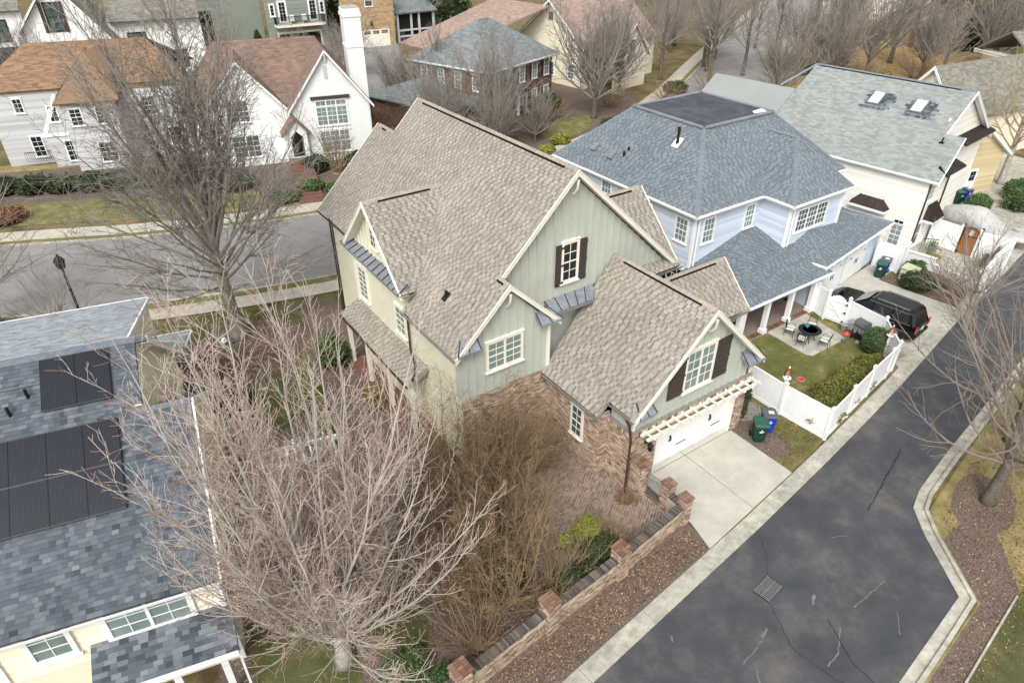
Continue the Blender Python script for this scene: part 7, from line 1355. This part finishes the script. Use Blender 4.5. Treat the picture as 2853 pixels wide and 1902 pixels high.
for a in [
    ('crape', 31, 'tan stemmed crape myrtle nearest the garden wall', (8.3, 12.4), 0, 1.05), ('crape', 31, 'tan stemmed crape myrtle between the maple and the brick terrace', (9.6, 13.8), 2, 1.0), ('crape', 31, 'brown seed headed crape myrtle below the green gable window', (11.3, 17.3), 4, 1.0), ('crape', 31, 'brown seed headed crape myrtle against the cream side wall', (9.4, 18.6), 1, 1.1), ('crape', 31, 'crape myrtle in the middle of the garden beside the cream wall', (8.0, 16.0), 3, 1.05),
    ('tangle', 32, 'tangled brown vine like shrub against the garage side wall', (13.4, 17.9), 0, 1.05), ('tangle', 32, 'tangled brown shrub on the terrace edge by the brick wall', (11.6, 16.4), 2.2, 1.0), ('tangle', 32, 'tangled brown shrub between the yellow bush and the crape myrtles', (10.6, 12.3), 4, 1.0), ('tangle', 32, 'tangled grey brown shrub behind the middle garden wall pier', (9.2, 11.7), 1.2, .9),
    ('crape', 31, 'crape myrtle leaning toward the garage roof edge', (12.3, 18.2), 5.5, .9), ('crape', 31, 'crape myrtle behind the terrace middle', (10.3, 15.6), 2.7, .95), ('crape', 31, 'crape myrtle nearest the maple trunk', (6.6, 13.6), 4.6, .9), ('tangle', 32, 'wide brown tangle under the green gable window', (11.8, 18.0), 3.3, 1.35), ('tangle', 32, 'brown tangle spilling over the terrace left edge', (9.4, 15.2), .4, 1.3), ('tangle', 32, 'brown tangle at the foot of the crape myrtles', (7.6, 12.6), 2.9, 1.1), ('tangle', 32, 'brown tangle close to the garage window', (13.7, 17.2), 3.9, .8), ('tangle', 32, 'brown tangle below the cream wall corner', (9.9, 17.2), 5.1, 1.3), ('tangle', 32, 'brown tangle beside the lowest garden wall pier', (6.6, 11.6), 5.6, .9),
    ('twiggy', 33, 'small twiggy shrub at the foot of the garage downspout', (15.1, 13.6), 0, .45), ('tangle', 32, 'sprawling bare shrub overhanging the garden wall', (13.3, 12.2), 5, .75)]:
    k, sd_, lb, (x, y), rz, sc = a; plant(k, sd_, 'shrub', 'bare_shrub', lb, (x, y, 0), rz, sc, SG, 'twig_tan', 'twig_brown')
for a in [('twiggy', 34, 'big rounded purple brown bare hedge shrub in the bed by the white patio wall', (44.1, 15.6), 0, 1.15), ('twiggy', 34, 'second rounded bare shrub nearest the alley in the driveway bed', (43.5, 14.7), 2, .95), ('twiggy', 34, 'low bare shrub at the fence corner behind the car', (33.6, 13.3), 4, .8), ('twiggy', 34, 'bare shrub at the white patio wall corner', (48.8, 15.9), 1, .6)]:
    k, sd_, lb, (x, y), rz, sc = a; plant(k, sd_, 'shrub', 'bare_shrub', lb, (x, y, 0), rz, sc, 'bare shrubs around the driveway beds', 'twig_brown', 'twig_brown')
plant('reed', 36, 'shrub', 'bare_shrub', 'upright vase shaped bare shrub in front of the white brick gable window', (20.6, 57.2, 0), 0, 1.7, None, 'twig_tan', 'twig_brown')
plant('reed', 36, 'shrub', 'ornamental_grass', 'pale reed like plume showing above the blue roof peak', (45.5, 30.0, 0), 1, 2.0, None, 'twig_tan', 'twig_tan')
for i, (x, y, s) in enumerate(((29.5, 57, 1.1), (26.3, 61, 1.0), (24.9, 66.5, 1.1), (28.8, 65.5, 1.2), (33.5, 53.8, 1.0), (41.5, 55.8, 1.1), (45.5, 59.5, 1.2), (55, 60, 1.3), (62, 58, 1.2), (80, 55, 1.6), (88, 50, 1.8), (98, 48, 1.8), (84, 47, 1.5), (70, 58.5, 1.2))):
    plant('tangle', 37, 'shrub', 'bare_shrub', 'bare brown shrub in the beds across the street', (x, y, 0), i * 1.3, s, 'bare brown shrubs across the street', 'twig_brown', 'twig_brown')
# --- leafy shrubs
def bush(name, label, loc, rx, ry, h, mt, n, leaf=.07, shape='round', group=None, core=True, seed=0, cat='shrub', lump=.16):
    root = thing(name, label, cat, loc, 0, group); rnd = random.Random(seed + int(loc[0] * 10)); lf = MB(); off = V((rnd.uniform(0, 99), 0, 0))
    def surf(az, el):
        d = vdir(az, el); k = 1 + lump * 2 * noise.noise(d * 2.2 + off) + lump * noise.noise(d * 5 + off)
        if shape == 'cone': f = max(.05, 1 - (el + 90) / 185) ; z = h * (el + 90) / 180; return V((math.cos(R(az)) * rx * f * k, math.sin(R(az)) * ry * f * k, z))
        if shape == 'box':
            m = max(abs(d.x), abs(d.y), abs(d.z)) ** .75; d = d / m
        return V((d.x * rx * k, d.y * ry * k, h * .5 + d.z * h * .5 * k))
    if core:
        mb = MB(); rings = []
        for e in range(-80, 81, 20): rings.append([(lambda q: V((q.x * .86, q.y * .86, max(0, q.z * .92))))(surf(a, e)) for a in range(0, 360, 24)])
        mb.loft(rings, .0); mb.build('inner_foliage', mt, root, smooth=True, local=True)
    for _ in range(n):
        el = math.degrees(math.asin(rnd.uniform(-.75, 1))); p = surf(rnd.uniform(0, 360), el) ; k = rnd.uniform(.84, 1.04); p = V((p.x * k, p.y * k, max(.02, p.z * rnd.uniform(.92, 1.03)))); d = V((rnd.gauss(0, 1), rnd.gauss(0, 1), rnd.gauss(0, .7))).normalized() * leaf * rnd.uniform(.6, 1.3); e = d.cross(V((rnd.gauss(0, 1), rnd.gauss(0, 1), rnd.gauss(0, 1)))).normalized() * leaf * .5
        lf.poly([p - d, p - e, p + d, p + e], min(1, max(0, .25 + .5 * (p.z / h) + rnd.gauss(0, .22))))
    lf.build('foliage', mt, root, kind='stuff', local=True); return root
bush('evergreen_hedge', 'olive green spreading evergreen nearest the fence corner', (26.2, 12.2, 0), 1.1, .75, 1.0, 'leaf_olive', 4200, .055); bush('evergreen_hedge', 'olive green spreading evergreen second from the fence corner', (27.9, 12.75, 0), 1.3, .9, 1.05, 'leaf_olive', 4600, .055, seed=2)
bush('evergreen_hedge', 'olive green spreading evergreen third along the white fence', (29.7, 13.0, 0), 1.2, .9, 1.0, 'leaf_olive', 4200, .055, seed=3); bush('evergreen_hedge', 'olive green spreading evergreen nearest the birdhouse', (31.5, 13.2, 0), 1.2, .75, .9, 'leaf_olive', 4000, .055, seed=4)
bush('round_shrub', 'dense dark clipped round shrub beside the barbecue', (33.5, 14.1, 0), .75, .7, 1.5, 'leaf_mid', 4000, .05, lump=.05); bush('round_shrub', 'dark green clumping shrub beside the transformer box', (42.4, 16.75, 0), .95, .9, .95, 'leaf_dark', 3600, .055)
bush('flowering_shrub', 'broad leaved green shrub with red tips in front of the low white wall', (44.3, 17.9, 0), .8, .6, .8, 'leaf_mid', 1500, .07); bush('round_shrub', 'small low green shrub at the driveway bed edge', (43.3, 16.2, 0), .4, .4, .6, 'leaf_mid', 800, .06)
bush('evergreen_shrub', 'loose conifer shrub in the white patio corner', (49.4, 15.4, 0), .5, .45, 1.5, 'leaf_olive', 1200, .08, shape='cone'); bush('round_shrub', 'clipped round shrub behind the grey boat cover', (58.4, 20.8, 0), 1.1, .9, 1.3, 'leaf_mid', 1800, .09, lump=.05); bush('round_shrub', 'leafy green shrub at the right edge behind the boat', (61.5, 19.0, 0), 1.4, 1.2, 1.6, 'leaf_mid', 2200, .1); bush('round_shrub', 'leafy green shrub at the foot of the birch', (63.8, 20.3, 0), 1.2, 1.0, 1.5, 'leaf_mid', 1800, .1)
bush('yellow_shrub', 'bright yellow green shrub on the brick terrace', (12.5, 12.95, 0), .62, .58, 1.15, 'leaf_yellow', 3200, .045, lump=.1); bush('yellow_shrub', 'small yellow green shrub left of the bright one on the terrace', (11.5, 13.15, 0), .35, .3, .8, 'leaf_yellow', 900, .045)
bush('dark_shrub', 'dark evergreen shrub below the bright yellow shrub', (12.3, 12.1, 0), .85, .6, 1.0, 'leaf_dark', 2600, .055); bush('dark_shrub', 'dark evergreen shrub against the middle of the garden wall', (10.4, 11.6, 0), .9, .6, 1.0, 'leaf_dark', 2600, .055, seed=5); bush('dark_shrub', 'dark evergreen shrub left of the terrace', (8.8, 13.2, 0), .8, .8, 1.2, 'leaf_dark', 2200, .055)
bush('green_shrub', 'fresh green shrub at the foot of the maple near the lower edge', (4.2, 12.1, 0), .8, .6, .9, 'leaf_mid', 2400, .06); bush('green_shrub', 'small fresh green shrub behind the wall end', (5.0, 11.2, 0), .5, .45, .6, 'leaf_mid', 1000, .06)
for i, (x, y, h) in enumerate(((5.2, 20.2, 3.6), (6.0, 23.0, 3.8), (6.6, 26, 3.8))): bush('arborvitae', ('nearest', 'middle', 'farthest')[i] + ' tall narrow evergreen behind the pink maple twigs', (x, y, 0), .7, .7, h, 'leaf_olive', 2400, .08, shape='cone', seed=i)
bush('green_shrub', 'leafy evergreen shrub at the cream house corner by the porch', (8.9, 29.3, 0), .8, .7, 2.0, 'leaf_mid', 2000, .08); bush('brown_shrub', 'tan papery hydrangea at the porch edge among the twigs', (9.0, 24.8, 0), .5, .5, 1.6, 'leaf_gold', 700, .08, core=False)
bush('green_hedge', 'clipped green hedge by the slate roofed house corner', (3.2, 28.8, 0), 1.3, .6, 1.0, 'leaf_dark', 2200, .07, shape='box'); bush('ivy', 'ivy climbing at the right corner of the garage', (22.95, 14.5, 0), .3, .4, 2.6, 'leaf_dark', 1500, .06, core=False)
bush('leaf_heap', 'low drift of dead leaves by the garage downspout foot', (15.2, 13.75, 0), .5, .38, .16, 'leaf_dead', 500, .04, core=False, lump=.4)
# across the street
for i in range(9): bush('far_shrub', 'dark evergreen foundation shrub before the grey house', (-6 + i * 2.05, 68.6 - i * .95, 0), 1.3, 1.0, 1.5, 'leaf_dark', 700, .15, group='evergreen shrubs before the grey house', seed=i)
for x, y, rx, h, m_, lb in ((17.2, 54.2, 1.0, .9, 'leaf_mid', 'fern like green shrub left of the brick steps'), (18.8, 52.9, .9, .8, 'leaf_mid', 'fern like green shrub right of the brick steps'), (14.6, 53.4, 1.2, .7, 'leaf_mid', 'low green shrub at the far sidewalk left of the steps'), (23, 57, 1.6, 1.6, 'leaf_dark', 'dark holly shrub right of the white gable window'), (19.2, 58.6, 1.2, 1.4, 'leaf_dark', 'dark shrub under the white brick gable window'), (12, 58.5, 1.6, 1.5, 'leaf_dark', 'dark shrub left of the white house entry'), (42, 52.5, 1.0, .9, 'leaf_yellow', 'lime green shrub seen past the tan ridge'), (39, 50.9, .9, .8, 'leaf_yellow', 'second lime green shrub nearer the tan ridge'), (37, 57.5, 1.4, 1.2, 'leaf_dark', 'dark shrub before the red brick house window'), (46.5, 61, 1.8, 2.6, 'leaf_dark', 'large dark shrub at the right corner of the red brick house'), (50, 54, 1.2, .8, 'leaf_dark', 'low dark shrub on the brick house lawn'), (66, 60.5, 1.5, 1.4, 'leaf_dark', 'dark shrub by the road bend')): bush('far_shrub', lb, (x, y, 0), rx, rx * .9, h, m_, 800, .14, seed=int(x))
for i, (x, y, h, m_, lb) in enumerate(((44.0, 118.5, 6.5, 'leaf_olive', 'left tall conical evergreen beside the balcony house'), (46.0, 119.5, 7.5, 'leaf_olive', 'right tall conical evergreen beside the balcony house'), (46.3, 113.5, 5.2, 'leaf_rust', 'rust orange conical tree beside the balcony house'), (31.2, 112.5, 3.6, 'leaf_dark', 'short dark conical evergreen left of the dark garage'), (59.5, 103.5, 4.2, 'leaf_olive', 'small conical evergreen by the screened porch'), (63.2, 103.5, 3.8, 'leaf_olive', 'second small conical evergreen by the parasol'))): bush('conical_evergreen', lb, (x, y, 0), 1.3, 1.3, h, m_, 1400, .22, shape='cone', cat='tree', seed=i)
bush('evergreen_tree', 'large olive green evergreen tree at the upper right corner', (128, 56, 0), 7.5, 6.5, 14, 'leaf_gold', 5000, .45, cat='tree', core=False, lump=.3); bush('evergreen_tree', 'dark lower evergreen under the upper right corner tree', (126, 52, 0), 5, 4, 8, 'leaf_dark', 3000, .4, cat='tree', lump=.3)
bush('clipped_hedge', 'low clipped green hedge beside the distant sidewalk', (91.5, 57.0, 0), 4.2, .8, 1.1, 'leaf_mid', 1800, .2, shape='box'); bush('rust_shrub', 'rust brown leafy shrub right of the white chimney', (27, 64, 0), 1.6, 1.4, 1.7, 'leaf_rust', 1200, .13, core=False)
for i, (x, y) in enumerate(((50, 124), (56, 126), (62, 122), (68, 118))): bush('far_evergreen', 'dark round evergreen behind the tan brick garage', (x, y, 0), 3.5, 3, 6.5, 'leaf_dark', 900, .4, cat='tree', group='dark evergreens behind the tan brick garage', seed=i)
bush('reed_clump', 'tan ornamental grass bank below the bare trees at upper right', (86, 48.5, 0), 7, 2.5, 1.6, 'leaf_gold', 2500, .25, core=False); bush('red_shrub', 'reddish brown low shrub mass at the left edge of the far lawn', (-4.6, 61.5, 0), 1.8, 1.6, .9, 'leaf_dead', 900, .12)
# --- loose litter and grass blades
def inside(p, poly):
    c = False; j = len(poly) - 1
    for i in range(len(poly)):
        if (poly[i][1] > p[1]) != (poly[j][1] > p[1]) and p[0] < (poly[j][0] - poly[i][0]) * (p[1] - poly[i][1]) / (poly[j][1] - poly[i][1]) + poly[i][0]: c = not c
        j = i
    return c
def scatter(name, poly, n, mt, size, blade=False, seed=0, label=None, cat='leaves'):
    rnd = random.Random(seed); xs = [p[0] for p in poly]; ys = [p[1] for p in poly]; mb = MB(); k = 0
    while k < n:
        p = (rnd.uniform(min(xs), max(xs)), rnd.uniform(min(ys), max(ys)))
        if not inside(p, poly): k += .2; continue
        k += 1; c = V((*p, .005)); a = rnd.uniform(0, 6.28); s = size * rnd.uniform(.5, 1.5); t_ = rnd.random()
        if blade:
            d = V((math.cos(a), math.sin(a), 0)) * s * .12; mb.poly([c - d, c + d, c + V((rnd.gauss(0, .5) * s, rnd.gauss(0, .5) * s, s))], min(1, max(0, .5 + .9 * noise.noise(c * .9) + rnd.gauss(0, .15))))
        else:
            d = V((math.cos(a), math.sin(a), rnd.gauss(0, .35))) * s; e = V((-math.sin(a), math.cos(a), rnd.gauss(0, .35))) * s * .55; z = V((0, 0, s * .4)); mb.poly([c - d + z, c - e + z, c + d + z, c + e + z], t_ ** 1.6)
    o = mb.build(name, mt, kind='stuff'); o['label'] = label; o['category'] = cat; return o
scatter('fallen_leaves', [(5.5, 9.0), (16.0, 10.05), (16.0, 11.3), (12.4, 10.9), (9, 10.6), (5.4, 10.3)], 5200, 'leaf_litter', .028, label='brown leaf litter on the strip between garden wall and alley')
scatter('fallen_leaves', [(5.5, 11), (15.8, 11.9), (15, 19), (9, 19), (4.5, 22), (3.5, 14)], 6500, 'leaf_litter', .035, seed=2, label='dead leaves on the garden beds behind the wall')
scatter('fallen_leaves', [(17.4, 2.3), (22, 2.9), (25, 6), (33, 7.4), (33, 3), (24, 1.5), (18.6, 1.2)], 7000, 'leaf_litter', .03, seed=3, label='dead leaves on the corner bed beyond the alley kerb')
scatter('fallen_leaves', [(22.2, 11), (25, 11.4), (24.9, 16), (22.8, 16)], 1100, 'leaf_litter', .035, seed=4, label='dead leaves on the grass beside the bins')
scatter('fallen_leaves', blob(5.2, 33.4, 4.2, 3.6, seed=3), 4200, 'leaf_litter', .045, seed=5, label='mulch chips and leaves around the street tree')
scatter('fallen_leaves', [(41.6, 18.4), (42.2, 13.9), (45.2, 14.4), (45.4, 18)], 1200, 'leaf_litter', .04, seed=6, label='dead leaves in the bed beside the blue house driveway')
scatter('fallen_leaves', [(25.3, 11.6), (33, 12.8), (33.5, 14.2), (28, 14.2), (25.4, 13)], 2500, 'leaf_litter', .03, seed=7, label='mulch chips under the olive hedge')
scatter('grass_tufts', [(25.2, 13), (28, 14.1), (30.5, 13.7), (33, 14.4), (34.4, 15.6), (30.2, 15.6), (30.3, 18.5), (25, 18.5)], 16000, 'grass_blade', .05, True, 8, 'patchy grass of the blue house yard', 'grass'); scatter('grass_tufts', [(22.2, 10.95), (25, 11.4), (24.9, 14.2), (23.6, 13.8), (23.4, 12), (22.2, 11.4)], 7000, 'grass_blade', .05, True, 9, 'short grass strip between the driveway and the white fence', 'grass')
scatter('grass_tufts', [(2, 36.8), (12, 34.6), (12, 36.6), (9, 37.4), (3, 38.9)], 9000, 'grass_blade', .06, True, 10, 'front lawn grass beside the near sidwalk'.replace('sidwalk', 'sidewalk'), 'grass'); scatter('grass_tufts', [(14, -2), (24.4, 2.3), (36, 3), (36, 7.5), (25.5, 5.9), (27, 3), (18.7, 1.7)], 15000, 'grass_blade', .05, True, 11, 'dry grass beyond the alley kerb', 'grass'); scatter('grass_tufts', [(-.2, 10.2), (2.2, 10.4), (5.5, 14), (6, 20), (3.6, 29), (2, 29), (1.5, 20), (.4, 15)], 9000, 'grass_blade', .06, True, 12, 'dark side lawn seen through the maple twigs', 'grass')
